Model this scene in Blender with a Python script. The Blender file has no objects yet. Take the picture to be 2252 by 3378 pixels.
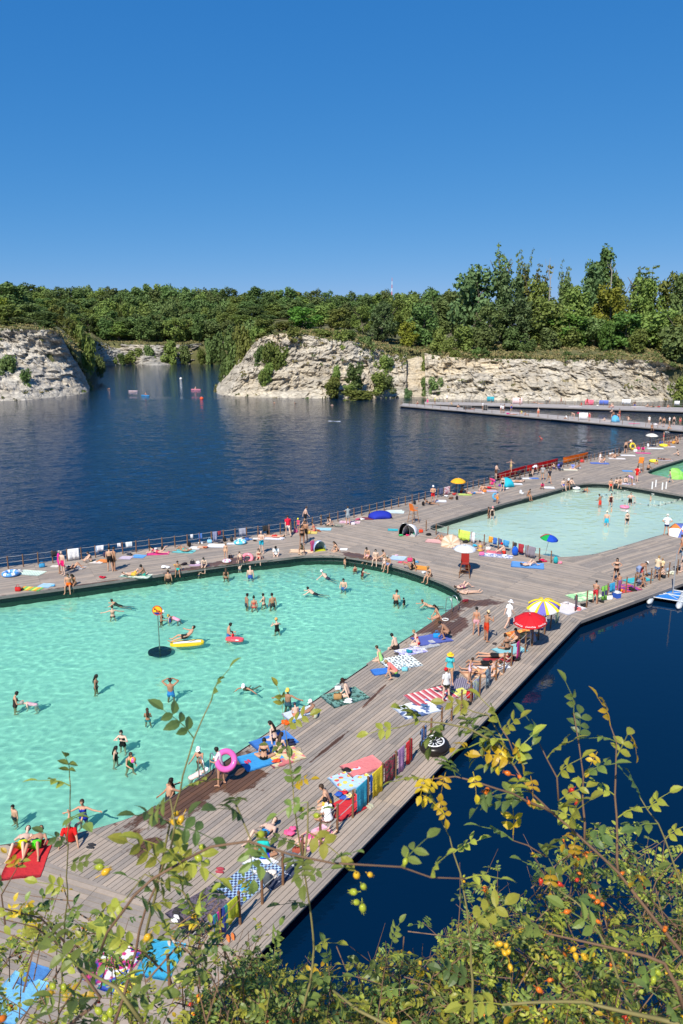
import bpy, bmesh, math, random
import numpy as np
from mathutils import Vector, Matrix, noise, geometry
SC = bpy.context.scene
COL = SC.collection
R = math.radians
rnd = random.Random(7)
# ------------------------------------------------------------------ camera
F, YH, CZ = 2500.0, 1095.0, 17.5            # focal length and horizon row in photo pixels, eye height over the lake
TH = math.atan((1689 - YH) / F)
cam = bpy.data.objects.new('camera', bpy.data.cameras.new('camera'))
COL.objects.link(cam); SC.camera = cam
cam.location = (0, 0, CZ); cam.rotation_euler = (math.pi / 2 - TH, 0, 0)
cam.data.sensor_fit = 'VERTICAL'; cam.data.sensor_height = 36
cam.data.lens = 36 * F / 3378
cam.data.dof.use_dof = True; cam.data.dof.focus_distance = 45; cam.data.dof.aperture_fstop = 9.5   # a phone's small aperture
cam.data.clip_start = 0.05; cam.data.clip_end = 6000
# ------------------------------------------------------------------ sky, sun, exposure
SUN_EL, SUN_AZ = R(47), R(202)
world = bpy.data.worlds.new('World'); SC.world = world; world.use_nodes = True
wn = world.node_tree
sky = wn.nodes.new('ShaderNodeTexSky'); sky.sky_type = 'NISHITA'; sky.sun_disc = False
sky.sun_elevation = SUN_EL; sky.sun_rotation = SUN_AZ
sky.altitude = 0; sky.air_density = 0.5; sky.dust_density = 0.2; sky.ozone_density = 10.0
sp = wn.nodes.new('ShaderNodeSeparateColor'); cb = wn.nodes.new('ShaderNodeCombineColor')   # one even colour grade of the whole sky: a clear deep blue
wn.links.new(sky.outputs[0], sp.inputs[0])
for i, (gam, gain) in enumerate(((1.2, .47), (.56, 1.07), (.30, 2.28))):
    pw = wn.nodes.new('ShaderNodeMath'); pw.operation = 'POWER'; pw.inputs[1].default_value = gam; wn.links.new(sp.outputs[i], pw.inputs[0])
    ml = wn.nodes.new('ShaderNodeMath'); ml.operation = 'MULTIPLY'; ml.inputs[1].default_value = gain; wn.links.new(pw.outputs[0], ml.inputs[0]); wn.links.new(ml.outputs[0], cb.inputs[i])
wn.links.new(cb.outputs[0], wn.nodes['Background'].inputs[0])
wn.nodes['Background'].inputs[1].default_value = 0.15
sun = bpy.data.objects.new('sun', bpy.data.lights.new('sun', 'SUN')); COL.objects.link(sun)
sun.data.energy = 5.0; sun.data.angle = R(0.53); sun.data.color = (1, 0.94, 0.84)
sd = Vector((-math.sin(SUN_AZ) * math.cos(SUN_EL), -math.cos(SUN_AZ) * math.cos(SUN_EL), -math.sin(SUN_EL)))
sun.rotation_euler = sd.to_track_quat('-Z', 'Y').to_euler()
sun.location = (-20, -40, 80)
sun.data.cycles.is_caustics_light = True
SC.view_settings.view_transform = 'Standard'; SC.view_settings.look = 'None'
SC.view_settings.exposure = 0.28; SC.view_settings.gamma = 1.0
SC.cycles.use_denoising = True
SC.cycles.max_bounces = 8; SC.cycles.transparent_max_bounces = 8
SC.cycles.diffuse_bounces = 3; SC.cycles.glossy_bounces = 3; SC.cycles.transmission_bounces = 6
# ------------------------------------------------------------------ helpers
DECK = 0.55
def G(x, y, z=DECK):
    """point of the place seen at photo pixel (x, y), on the level z"""
    u = (x - 1126) / F; v = -(y - 1689) / F
    d = Vector((u, math.cos(TH) + v * math.sin(TH), -math.sin(TH) + v * math.cos(TH)))
    t = (z - CZ) / d.z
    return Vector((d.x * t, d.y * t, z))
def A(x, y, r):
    """point at photo pixel (x, y) and depth r from the eye"""
    u = (x - 1126) / F; v = -(y - 1689) / F
    d = Vector((u, math.cos(TH) + v * math.sin(TH), -math.sin(TH) + v * math.cos(TH)))
    t = r / d.y
    return Vector((d.x * t, d.y * t, CZ + d.z * t))
def link(o, parent=None):
    COL.objects.link(o)
    if parent is not None: o.parent = parent
    return o
def tag(o, label=None, cat=None, group=None, kind=None):
    if label: o['label'] = label
    if cat: o['category'] = cat
    if group: o['group'] = group
    if kind: o['kind'] = kind
    return o
def empty(name, loc=(0, 0, 0), rz=0, s=1):
    o = bpy.data.objects.new(name, None); link(o); o.empty_display_size = 0.1
    o.location = loc; o.rotation_euler = (0, 0, rz); o.scale = (s, s, s)
    return o
class MB:
    def __init__(s): s.v = []; s.f = []; s.mi = []
    def add(s, vs, fs, mi=0):
        b = len(s.v); s.v += [tuple(p) for p in vs]; s.f += [tuple(i + b for i in f) for f in fs]; s.mi += [mi] * len(fs); return s
    def box(s, c, sz, rz=0, mi=0, M=None):
        hx, hy, hz = sz[0] / 2, sz[1] / 2, sz[2] / 2
        ca, sa = math.cos(rz), math.sin(rz); vs = []
        for z in (-hz, hz):
            for x, y in ((-hx, -hy), (hx, -hy), (hx, hy), (-hx, hy)):
                p = Vector((x * ca - y * sa, x * sa + y * ca, z))
                if M is not None: p = M @ Vector((x, y, z))
                vs.append((c[0] + p[0], c[1] + p[1], c[2] + p[2]))
        return s.add(vs, [(3, 2, 1, 0), (4, 5, 6, 7), (0, 1, 5, 4), (1, 2, 6, 5), (2, 3, 7, 6), (3, 0, 4, 7)], mi)
    def tube(s, pts, rad, n=6, mi=0, cap=True):
        pts = [Vector(p) for p in pts]
        if not isinstance(rad, (list, tuple)): rad = [rad] * len(pts)
        vs = []; up = Vector((0, 0, 1))
        t0 = (pts[1] - pts[0]).normalized()
        a = t0.cross(up if abs(t0.z) < .9 else Vector((1, 0, 0))).normalized()
        for i, p in enumerate(pts):
            t = (pts[min(i + 1, len(pts) - 1)] - pts[max(i - 1, 0)]).normalized()
            a = (a - t * a.dot(t)).normalized(); b = t.cross(a)
            for k in range(n):
                w = 2 * math.pi * k / n
                vs.append(p + a * (rad[i] * math.cos(w)) + b * (rad[i] * math.sin(w)))
        fs = []
        for i in range(len(pts) - 1):
            for k in range(n):
                fs.append((i * n + k, i * n + (k + 1) % n, (i + 1) * n + (k + 1) % n, (i + 1) * n + k))
        if cap: fs += [tuple(range(n - 1, -1, -1)), tuple((len(pts) - 1) * n + k for k in range(n))]
        return s.add(vs, fs, mi)
    def lathe(s, prof, c=(0, 0, 0), n=16, mi=0, M=None):
        vs = []
        for r, z in prof:
            for k in range(n):
                w = 2 * math.pi * k / n; p = Vector((r * math.cos(w), r * math.sin(w), z))
                if M is not None: p = M @ p
                vs.append(p + Vector(c))
        fs = []
        for i in range(len(prof) - 1):
            for k in range(n): fs.append((i * n + k, i * n + (k + 1) % n, (i + 1) * n + (k + 1) % n, (i + 1) * n + k))
        return s.add(vs, fs, mi)
    def torus(s, c, R0, r0, n=24, m=10, mi=0, M=None):
        vs = []; fs = []
        for i in range(n):
            for j in range(m):
                a = 2 * math.pi * i / n; b = 2 * math.pi * j / m
                p = Vector(((R0 + r0 * math.cos(b)) * math.cos(a), (R0 + r0 * math.cos(b)) * math.sin(a), r0 * math.sin(b)))
                if M is not None: p = M @ p
                vs.append(p + Vector(c))
                fs.append((i * m + j, ((i + 1) % n) * m + j, ((i + 1) % n) * m + (j + 1) % m, i * m + (j + 1) % m))
        return s.add(vs, fs, mi)
    def ball(s, c, rx, ry=None, rz=None, n=10, m=7, mi=0):
        ry = ry or rx; rz = rz or rx; vs = []; fs = []
        for i in range(m + 1):
            th = math.pi * i / m
            for k in range(n):
                w = 2 * math.pi * k / n
                vs.append((c[0] + rx * math.sin(th) * math.cos(w), c[1] + ry * math.sin(th) * math.sin(w), c[2] - rz * math.cos(th)))
        for i in range(m):
            for k in range(n): fs.append((i * n + k, i * n + (k + 1) % n, (i + 1) * n + (k + 1) % n, (i + 1) * n + k))
        return s.add(vs, fs, mi)
    def mesh(s, name, mats=(), smooth=False):
        me = bpy.data.meshes.new(name); me.from_pydata(s.v, [], s.f)
        for m in (mats if isinstance(mats, (list, tuple)) else [mats]): me.materials.append(m)
        if len(set(s.mi)) > 1: me.polygons.foreach_set('material_index', s.mi)
        if smooth: me.shade_smooth()
        me.update(); return me
    def build(s, name, mats, parent=None, smooth=False, loc=None):
        o = bpy.data.objects.new(name, s.mesh(name, mats, smooth)); link(o, parent)
        if loc is not None: o.location = loc
        return o
# ------------------------------------------------------------------ materials
class NT:
    def __init__(s, name):
        s.m = bpy.data.materials.new(name); s.m.use_nodes = True; s.t = s.m.node_tree
        s.b = s.t.nodes['Principled BSDF']; s.out = s.t.nodes['Material Output']
        s.b.inputs['Specular IOR Level'].default_value = 0.3
    def n(s, typ, **kw):
        o = s.t.nodes.new('ShaderNode' + typ)
        for k, v in kw.items():
            if k.startswith('_'): setattr(o, k[1:], v)
            else:
                i = o.inputs[int(k[1:])] if k[0] == 'i' and k[1:].isdigit() else o.inputs[k.replace('_', ' ')]
                if hasattr(v, 'is_linked') or isinstance(v, bpy.types.NodeSocket): s.t.links.new(v, i)
                else: i.default_value = v
        return o
    def l(s, a, b): s.t.links.new(a, b)
    def math(s, op, a, b=0.0, c=None, clamp=False):
        o = s.t.nodes.new('ShaderNodeMath'); o.operation = op; o.use_clamp = clamp
        for i, v in enumerate((a, b) if c is None else (a, b, c)):
            if isinstance(v, bpy.types.NodeSocket): s.t.links.new(v, o.inputs[i])
            else: o.inputs[i].default_value = v
        return o.outputs[0]
    def mix(s, f, a, b, mode='MIX'):
        o = s.t.nodes.new('ShaderNodeMix'); o.data_type = 'RGBA'; o.blend_type = mode
        for i, v in ((0, f), (6, a), (7, b)):
            if isinstance(v, bpy.types.NodeSocket): s.t.links.new(v, o.inputs[i])
            else: o.inputs[i].default_value = v if i == 0 else (tuple(v) + (1,))[:4]
        return o.outputs[2]
    def noise(s, vec, scale, detail=4, rough=.55):
        o = s.n('TexNoise', Scale=scale, Detail=detail, Roughness=rough)
        if vec is not None: s.l(vec, o.inputs['Vector'])
        return o.outputs['Fac']
    def ramp(s, f, stops, interp='LINEAR'):
        o = s.t.nodes.new('ShaderNodeValToRGB'); o.color_ramp.interpolation = interp; e = o.color_ramp.elements
        while len(e) < len(stops): e.new(0.5)
        for k, (p, c) in enumerate(stops):
            e[k].position = p; e[k].color = (tuple(c) + (1,))[:4] if not isinstance(c, (int, float)) else (c, c, c, 1)
        s.l(f, o.inputs[0]); return o.outputs[0]
    def pos(s): return s.n('NewGeometry').outputs['Position']
    def obj(s): return s.n('TexCoord').outputs['Object']
    def gen(s): return s.n('TexCoord').outputs['Generated']
    def sc(s, vec, v, rot=(0, 0, 0)):
        o = s.n('Mapping'); s.l(vec, o.inputs['Vector']); o.inputs['Scale'].default_value = v; o.inputs['Rotation'].default_value = rot
        return o.outputs[0]
    def bump(s, h, strength=.4, dist=.02):
        o = s.n('Bump', Strength=strength, Distance=dist); s.l(h, o.inputs['Height']); s.l(o.outputs[0], s.b.inputs['Normal'])
    def col(s, c):
        if isinstance(c, bpy.types.NodeSocket): s.l(c, s.b.inputs['Base Color'])
        else: s.b.inputs['Base Color'].default_value = (tuple(c) + (1,))[:4]
        return s
    def rough(s, v):
        if isinstance(v, bpy.types.NodeSocket): s.l(v, s.b.inputs['Roughness'])
        else: s.b.inputs['Roughness'].default_value = v
        return s
def hexc(h):
    h = h.lstrip('#'); c = [int(h[i:i + 2], 16) / 255 for i in (0, 2, 4)]
    return tuple(x / 12.92 if x <= .04045 else ((x + .055) / 1.055) ** 2.4 for x in c)
_mc = {}
def plain(name, c, rough=.6, metal=0, var=.12, scale=8):
    """one-colour surface with slight procedural mottling"""
    key = (name, tuple(c), rough)
    if key in _mc: return _mc[key]
    k = NT(name); n = k.noise(k.obj(), scale, 3)
    k.col(k.mix(n, [x * (1 - var) for x in c], [min(1, x * (1 + var)) for x in c])).rough(rough)
    k.b.inputs['Metallic'].default_value = metal
    _mc[key] = k.m; return k.m
def objcol(name, rough=.7, var=.12, scale=14, bump=0, sss=0):
    k = NT(name); c = k.n('ObjectInfo').outputs['Color']; n = k.noise(k.obj(), scale, 3)
    f = k.math('MULTIPLY_ADD', n, 2 * var, 1 - var)
    k.col(k.mix(1.0, c, k.n('CombineColor', Red=f, Green=f, Blue=f).outputs[0], 'MULTIPLY')).rough(rough)
    if bump: k.bump(k.noise(k.obj(), scale * 2.5, 4), bump, .02)
    if sss: k.b.inputs['Subsurface Weight'].default_value = sss; k.b.inputs['Subsurface Radius'].default_value = (.02, .008, .004)
    return k.m
M_SKIN = objcol('skin', .55, .07, 9)
M_CLOTH = objcol('cloth', .8, .14, 16, .3)
M_HAIR = objcol('hair', .55, .3, 40, .4)
M_PLASTIC = objcol('plastic', .35, .05, 6)
M_VINYL = objcol('vinyl', .22, .05, 6)
def smooth_poly(pts, step=.6, closed=True):
    """Catmull-Rom through the points, resampled"""
    n = len(pts); out = []
    rng = range(n) if closed else range(n - 1)
    for i in rng:
        if closed: a, b, c, d = (pts[(i + k) % n] for k in (-1, 0, 1, 2))
        else: a, b, c, d = (pts[min(max(i + k, 0), n - 1)] for k in (-1, 0, 1, 2))
        k = max(1, int((c - b).length / step))
        for j in range(k):
            t = j / k
            out.append(0.5 * ((2 * b) + (c - a) * t + (2 * a - 5 * b + 4 * c - d) * t * t + (3 * b - a - 3 * c + d) * t ** 3))
    if not closed: out.append(pts[-1])
    return out
def inside(poly, x, y):
    c = False; n = len(poly); j = n - 1
    for i in range(n):
        a, b = poly[i], poly[j]
        if (a[1] > y) != (b[1] > y) and x < (b[0] - a[0]) * (y - a[1]) / (b[1] - a[1]) + a[0]: c = not c
        j = i
    return c
def offset_poly(poly, d):
    """move the outline outwards by d"""
    n = len(poly); area = sum(poly[i][0] * poly[(i + 1) % n][1] - poly[(i + 1) % n][0] * poly[i][1] for i in range(n))
    s = 1 if area > 0 else -1; out = []
    for i in range(n):
        t = (Vector(poly[(i + 1) % n][:2]) - Vector(poly[i - 1][:2])).normalized()
        out.append(Vector((poly[i][0] + s * t.y * d, poly[i][1] - s * t.x * d, 0)))
    return out
# ------------------------------------------------------------------ lake, pools, boardwalk
def GP(pts, z=DECK): return [G(x, y, z) for x, y in pts]
POOL_PX = [
 [(-650,2058),(0,1968),(250,1934),(497,1899),(691,1871),(806,1855),(932,1841),(1000,1833),(1099,1832),(1180,1841),(1294,1864),(1394,1895),(1486,1933),(1514,1956),(1524,1972),(1514,1990),(1466,2023),(1378,2082),(1265,2155),(1126,2250),(1003,2333),(897,2406),(794,2474),(683,2550),(606,2603),(541,2645),(484,2678),(396,2709),(298,2737),(176,2763),(0,2787),(-300,2822),(-650,2850)],
 [(1418,1741),(1430,1730),(1470,1717),(1570,1687),(1673,1657),(1748,1638),(1843,1612),(1901,1597),(1970,1592),(2065,1602),(2252,1633),(2430,1662),(2430,1700),(2252,1746),(2153,1772),(2054,1803),(1981,1823),(1920,1833),(1824,1836),(1700,1812),(1560,1778),(1440,1752)],
 [(2138,1554),(2252,1514),(2420,1470),(2430,1560),(2252,1582),(2190,1572)]]
POOLS = [smooth_poly(GP(p), .5) for p in POOL_PX]
POOL_DEPTH = [.96, .5, .6]
OUTER = GP([(-700,1962),(0,1872),(960,1749),(2252,1441),(2500,1382),(2500,1834),(2252,1925),(1916,2048),(815,3175),(640,3325),(480,3440),(200,3560),(-700,3300)])
REGIONS = [  # outline, plank direction
 ([(-700,1962),(960,1749),(1105,1836),(1105,1850),(-700,2078)], (0,1968), (497,1899)),
 ([(960,1749),(1200,1692),(1418,1741),(1440,1752),(1560,1778),(1700,1812),(1824,1836),(2030,1905),(1916,2048),(1880,2030),(1525,1975),(1330,1890),(1105,1836)], (1200,1800), (1600,1885)),
 ([(1200,1692),(2500,1382),(2500,1690),(1960,1680),(1418,1741)], (1200,1692), (2252,1441)),
 ([(1824,1836),(1850,1760),(2500,1700),(2500,1834),(1916,2048),(2030,1905)], (1916,2048), (2252,1925)),
 ([(1525,1975),(1880,2030),(1916,2048),(815,3175),(800,3145),(684,3084),(485,2982),(158,2844),(60,2785),(200,2600),(900,2300)], (1514,1990), (606,2603)),
 ([(60,2785),(158,2844),(485,2982),(684,3084),(800,3145),(815,3175),(640,3325),(480,3440),(200,3560),(-700,3300),(-700,2850),(-300,2812)], (0,2930), (400,3060))]
def wood_mat(name, base, wet=()):
    k = NT(name); p = k.pos()
    a = k.n('Attribute', _attribute_name='pv').outputs['Fac']
    n1 = k.noise(k.sc(k.obj(), (1.2, 1.2, 1.2)), 1.0, 5, .6); n2 = k.noise(p, 9, 5, .7)
    v = k.math('ADD', k.math('MULTIPLY_ADD', a, .34, .76), k.math('MULTIPLY_ADD', n1, .5, -.25))
    v = k.math('ADD', v, k.math('MULTIPLY_ADD', n2, .36, -.18))
    hue = k.mix(k.noise(p, .35, 3), base, (base[0] * .93, base[1] * .97, base[2] * 1.06))
    warm = k.mix(k.math('MULTIPLY', a, .5), hue, (base[0] * 1.12, base[1] * 1.0, base[2] * .86))
    c = k.mix(1.0, warm, k.n('CombineColor', Red=v, Green=v, Blue=v).outputs[0], 'MULTIPLY')
    ro = .82
    if wet:
        acc = None
        for (cx, cy, ang, lx, ly) in wet:
            m = k.n('Mapping', _vector_type='TEXTURE'); k.l(p, m.inputs['Vector'])
            m.inputs['Location'].default_value = (cx, cy, DECK); m.inputs['Rotation'].default_value = (0, 0, ang); m.inputs['Scale'].default_value = (lx, ly, 3)
            d = k.n('VectorMath', _operation='LENGTH'); k.l(m.outputs[0], d.inputs[0]); d = d.outputs['Value']
            acc = d if acc is None else k.math('MINIMUM', acc, d)
        nn = k.math('MULTIPLY_ADD', k.noise(p, 1.6, 6, .65), 1.7, -.85)
        w = k.ramp(k.math('ADD', acc, nn), [(.72, 1.0), (.86, 0.0)])
        foot = k.ramp(k.noise(p, 2.6, 2, .4), [(.70, 0.0), (.74, 1.0)])     # drips and wet footprints
        near = k.ramp(acc, [(.3, 1.0), (1.0, 0.0)])
        lim = k.math('MULTIPLY', foot, k.ramp(k.math('MULTIPLY', acc, .35), [(.3, 1.0), (.8, 0.0)]))
        w = k.math('MAXIMUM', w, lim)
        c = k.mix(w, c, k.mix(1.0, c, (.40, .25, .17), 'MULTIPLY'))
        k.l(k.math('MULTIPLY_ADD', w, -.5, .82), k.b.inputs['Roughness'])
    else: k.rough(ro)
    k.col(c); k.bump(n2, .35, .006); return k.m
def wp(x, y, x2, y2, lx, ly):
    a, b = G(x, y), G(x2, y2); return (a.x, a.y, math.atan2(b.y - a.y, b.x - a.x), lx, ly)
WET = [wp(655,2590,794,2490,3.6,1.3), wp(560,2640,683,2565,2.2,.7), wp(800,2570,900,2500,1.5,.8), wp(1440,2040,1378,2082,4.2,1.2), wp(1560,1990,1640,1985,2.5,.8), wp(1480,2075,1400,2120,2.5,.9),
       wp(330,1925,497,1903,4.5,.5), wp(780,1850,860,1838,2.8,.9), wp(1190,1836,1250,1850,2.2,.8), wp(620,1880,700,1866,3,.6), wp(480,2790,600,2710,.7,.4),
       wp(1090,2460,1200,2370,2.0,.12), wp(1230,2300,1330,2200,1.6,.1)]
M_DECK = wood_mat('weathered_deck_wood', (.362, .305, .25), WET)
M_DECK2 = wood_mat('weathered_pier_wood', (.40, .37, .35))
M_FASCIA = wood_mat('deck_edge_wood', (.26, .235, .215))
M_UNDER = plain('shadow_black_deck_frame', (.02, .018, .016), .8)  # near-black frame colour also carries the shadow under the deck edge
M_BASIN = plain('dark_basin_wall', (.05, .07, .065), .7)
def spans(poly, v):
    """u-intervals where the line at height v is inside the rotated outline"""
    xs = []; n = len(poly)
    for i in range(n):
        a, b = poly[i], poly[(i + 1) % n]
        if (a[1] > v) != (b[1] > v): xs.append(a[0] + (b[0] - a[0]) * (v - a[1]) / (b[1] - a[1]))
    xs.sort(); return [(xs[i], xs[i + 1]) for i in range(0, len(xs) - 1, 2)]
def minus(iv, hs):
    for h0, h1 in hs:
        out = []
        for a, b in iv:
            if h1 <= a or h0 >= b: out.append((a, b)); continue
            if h0 > a: out.append((a, h0))
            if h1 < b: out.append((h1, b))
        iv = out
    return iv
def planks(region, d0, d1, holes, w=.19, gap=.021, panel=3.6, z1=DECK, th=.04):
    ang = math.atan2(d1[1] - d0[1], d1[0] - d0[0]); ca, sa = math.cos(ang), math.sin(ang)
    rot = lambda p: (p[0] * ca + p[1] * sa, -p[0] * sa + p[1] * ca)
    P = [rot(p) for p in region]; H = [[rot(p) for p in h] for h in holes]
    v0 = min(p[1] for p in P); v1 = max(p[1] for p in P); out = []
    k = 0; v = v0
    def at(v):
        iv = spans(P, v)
        for h in H: iv = minus(iv, spans(h, v))
        return [q for q in iv if q[1] - q[0] > .05]
    while v < v1:
        lo, hi = v + gap / 2, v + w - gap / 2
        A0, A1 = at(lo + 1e-4), at(hi)
        if len(A0) != len(A1): A0 = A1 = at((lo + hi) / 2)
        for (a0, b0), (a1, b1) in zip(A0, A1):
            if min(b0, b1) - max(a0, a1) < .05: continue
            s0 = math.floor(max(a0, a1) / panel) + 1; cuts = []
            while s0 * panel < min(b0, b1) - .15:
                if s0 * panel > max(a0, a1) + .15: cuts.append(s0 * panel)
                s0 += 1
            L = [(a0, a1)] + [(c + .006, c + .006) for c in cuts]; Rr = [(c - .006, c - .006) for c in cuts] + [(b0, b1)]
            for (l0, l1), (r0, r1) in zip(L, Rr):
                q = [(l0, lo), (r0, lo), (r1, hi), (l1, hi)]
                q = [(x * ca - y * sa, x * sa + y * ca) for x, y in q]
                dz = rnd.uniform(-.003, .003)
                out.append((q, z1 + dz, th))
        v += w; k += 1
    return out
def plank_mesh(pl, name, mat):
    vs = []; fs = []; pv = []
    for q, z, th in pl:
        b = len(vs); vs += [(x, y, z - th) for x, y in q] + [(x, y, z) for x, y in q]
        fs += [(b+4, b+5, b+6, b+7), (b, b+1, b+5, b+4), (b+1, b+2, b+6, b+5), (b+2, b+3, b+7, b+6), (b+3, b, b+4, b+7)]
        pv += [rnd.random() ** 1.3] * 5
    me = bpy.data.meshes.new(name); me.from_pydata(vs, [], fs); me.materials.append(mat)
    at = me.attributes.new('pv', 'FLOAT', 'FACE'); at.data.foreach_set('value', pv); return me
def frame(name, outer, holes, mat_side, mat_top, z0=-.25, zt=DECK - .045, fh=.19):
    """supporting frame, its colour painted shadow black, with a fascia board round every edge"""
    loops = [[Vector((p[0], p[1], 0)) for p in L] for L in [outer] + holes]
    tri = geometry.tessellate_polygon(loops); flat = [p for L in loops for p in L]; m = MB()
    m.add([(p.x, p.y, zt) for p in flat], [t if (flat[t[1]] - flat[t[0]]).cross(flat[t[2]] - flat[t[0]]).z > 0 else t[::-1] for t in tri], 1)
    root = None
    o = m.build(name, [mat_side, mat_top]); fas = []
    for li, L in enumerate(loops):
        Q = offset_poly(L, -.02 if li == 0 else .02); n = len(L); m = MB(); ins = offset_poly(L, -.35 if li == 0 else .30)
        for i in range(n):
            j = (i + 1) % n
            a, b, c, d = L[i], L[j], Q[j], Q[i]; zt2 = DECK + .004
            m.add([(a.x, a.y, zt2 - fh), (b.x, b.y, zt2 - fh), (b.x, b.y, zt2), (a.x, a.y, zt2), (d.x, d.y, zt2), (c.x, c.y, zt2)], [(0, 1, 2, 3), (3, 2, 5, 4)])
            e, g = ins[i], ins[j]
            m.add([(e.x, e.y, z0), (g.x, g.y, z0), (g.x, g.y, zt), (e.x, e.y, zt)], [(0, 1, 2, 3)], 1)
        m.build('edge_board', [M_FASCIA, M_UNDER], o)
    return o
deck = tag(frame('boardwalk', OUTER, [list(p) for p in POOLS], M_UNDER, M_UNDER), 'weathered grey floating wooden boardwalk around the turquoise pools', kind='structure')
allp = []
for px, a, b in REGIONS: allp += planks(GP(px), G(*a), G(*b), POOLS)
allp.sort(key=lambda q: (sum(p[0] for p in q[0]) / 4) ** 2 + (sum(p[1] for p in q[0]) / 4) ** 2)
def proj(x, y, z):
    dz = z - CZ; f = y * math.cos(TH) - dz * math.sin(TH); up = y * math.sin(TH) + dz * math.cos(TH)
    return 1126 + F * x / f, 1689 - F * up / f
vis, rest = [], []
for q in allp:
    cx = sum(p[0] for p in q[0]) / 4; cy = sum(p[1] for p in q[0]) / 4; X, Y = proj(cx, cy, DECK)
    (vis if len(vis) < 300 and -60 < X < 2300 and Y < 3300 else rest).append(q)
for q in vis: link(bpy.data.objects.new('plank', plank_mesh([q], 'plank', M_DECK)), deck)
tag(link(bpy.data.objects.new('planks', plank_mesh(rest, 'planks', M_DECK)), deck), kind='stuff')
for px, a, b, nm, lb in (([(1317,1338),(1652,1367),(2252,1421),(2500,1445),(2500,1425),(2252,1404),(1652,1354),(1330,1330)], (1317,1338), (2252,1421), 'pier', 'nearer of the two long grey piers before the far cliff'),
                 ([(1400,1333),(1652,1339),(2252,1358),(2500,1365),(2500,1350),(2252,1344),(1652,1329),(1400,1325)], (1652,1339), (2252,1358), 'pier', 'farther long grey pier at the foot of the right cliff')):
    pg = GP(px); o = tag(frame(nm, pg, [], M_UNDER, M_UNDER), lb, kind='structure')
    tag(link(bpy.data.objects.new('planks', plank_mesh(planks(pg, G(*a), G(*b), [], w=.3), 'planks', M_DECK2)), o), kind='stuff')
# ---- water of the pools: a real rippled refracting sheet over a pale floor
def water_mat(name, tint):
    m = bpy.data.materials.new(name); m.use_nodes = True; t = m.node_tree; t.nodes.clear()
    o = t.nodes.new('ShaderNodeOutputMaterial'); g = t.nodes.new('ShaderNodeBsdfGlass')
    g.inputs['Color'].default_value = tint + (1,); g.inputs['Roughness'].default_value = 0; g.inputs['IOR'].default_value = 1.33
    t.links.new(g.outputs[0], o.inputs[0]); return m
def ripple(x, y, s=1.0):
    v = Vector((x * 1.6 * s, y * 2.0 * s, .3)); a = .75 + .5 * noise.noise(Vector((x * .13, y * .13, 6)))
    return a * (.026 * noise.noise(v * .55 + Vector((2, 9, 4))) + .027 * noise.noise(v) + .0165 * noise.noise(v * 2.1 + Vector((7, 3, 1))) + .005 * noise.noise(v * 4.2))
WATER_TINT = [(.70, .98, .90), (.95, 1.0, .96), (.76, .97, .88)]
def floor_mat(name, c, seam):
    k = NT(name); p = k.pos()
    n = k.noise(p, .12, 4, .6); c2 = k.mix(k.ramp(n, [(.35, 0.), (.7, 1.)]), c, [x * .86 for x in c])
    k.col(k.mix(k.math('MULTIPLY', k.noise(p, 1.5, 4), .25), c2, [x * .8 for x in c])).rough(.9); return k.m
for i, (pool, dep) in enumerate(zip(POOLS, POOL_DEPTH)):
    big = offset_poly(pool, .28); n = len(big)
    xs = [p.x for p in big]; ys = [p.y for p in big]; st = .105 if i == 0 else .15
    X0, X1, Y0, Y1 = min(xs), max(xs), min(ys), max(ys)
    if i == 0: X0 = max(X0, -32)
    nx = int((X1 - X0) / st) + 2; ny = int((Y1 - Y0) / st) + 2
    gx, gy = np.meshgrid(X0 + np.arange(nx) * st, Y0 + np.arange(ny) * st); ins = np.zeros(gx.shape, bool)
    for a in range(n):
        p, q = big[a], big[a - 1]
        if p.y == q.y: continue
        ins ^= ((p.y > gy) != (q.y > gy)) & (gx < (q.x - p.x) * (gy - p.y) / (q.y - p.y) + p.x)
    cell = ins[:-1, :-1] | ins[1:, :-1] | ins[:-1, 1:] | ins[1:, 1:]
    use = np.zeros(gx.shape, bool); use[:-1, :-1] |= cell; use[1:, :-1] |= cell; use[:-1, 1:] |= cell; use[1:, 1:] |= cell
    idx = -np.ones(gx.shape, int); idx[use] = np.arange(use.sum())
    vs = [(x, y, ripple(x, y, 1.0 if i == 0 else .9) * (1 if i == 0 else .8)) for x, y in zip(gx[use].tolist(), gy[use].tolist())]
    jj, ii = np.nonzero(cell)
    fs = list(zip(idx[jj, ii].tolist(), idx[jj, ii + 1].tolist(), idx[jj + 1, ii + 1].tolist(), idx[jj + 1, ii].tolist()))
    me = bpy.data.meshes.new('pool_water'); me.from_pydata(vs, [], fs); me.shade_smooth()
    me.materials.append(water_mat('pool_water', WATER_TINT[i]))
    o = tag(link(bpy.data.objects.new('pool_water', me)), ('rippling turquoise water of the big near pool', 'pale shallow water of the second pool', 'green water of the third pool at the right edge')[i], kind='structure')
    o.cycles.is_caustics_caster = True
    m = MB(); tri = geometry.tessellate_polygon([[Vector((p.x, p.y, 0)) for p in big]])
    m.add([(p.x, p.y, -dep) for p in big], [t if (big[t[1]] - big[t[0]]).cross(big[t[2]] - big[t[0]]).z > 0 else t[::-1] for t in tri])
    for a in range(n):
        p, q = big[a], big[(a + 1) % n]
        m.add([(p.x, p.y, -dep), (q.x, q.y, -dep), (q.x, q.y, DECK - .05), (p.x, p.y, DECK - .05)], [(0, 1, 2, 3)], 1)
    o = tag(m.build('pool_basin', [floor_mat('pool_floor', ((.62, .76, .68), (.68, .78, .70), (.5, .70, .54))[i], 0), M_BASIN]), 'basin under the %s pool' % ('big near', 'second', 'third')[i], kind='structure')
    o.cycles.is_caustics_receiver = True
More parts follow.
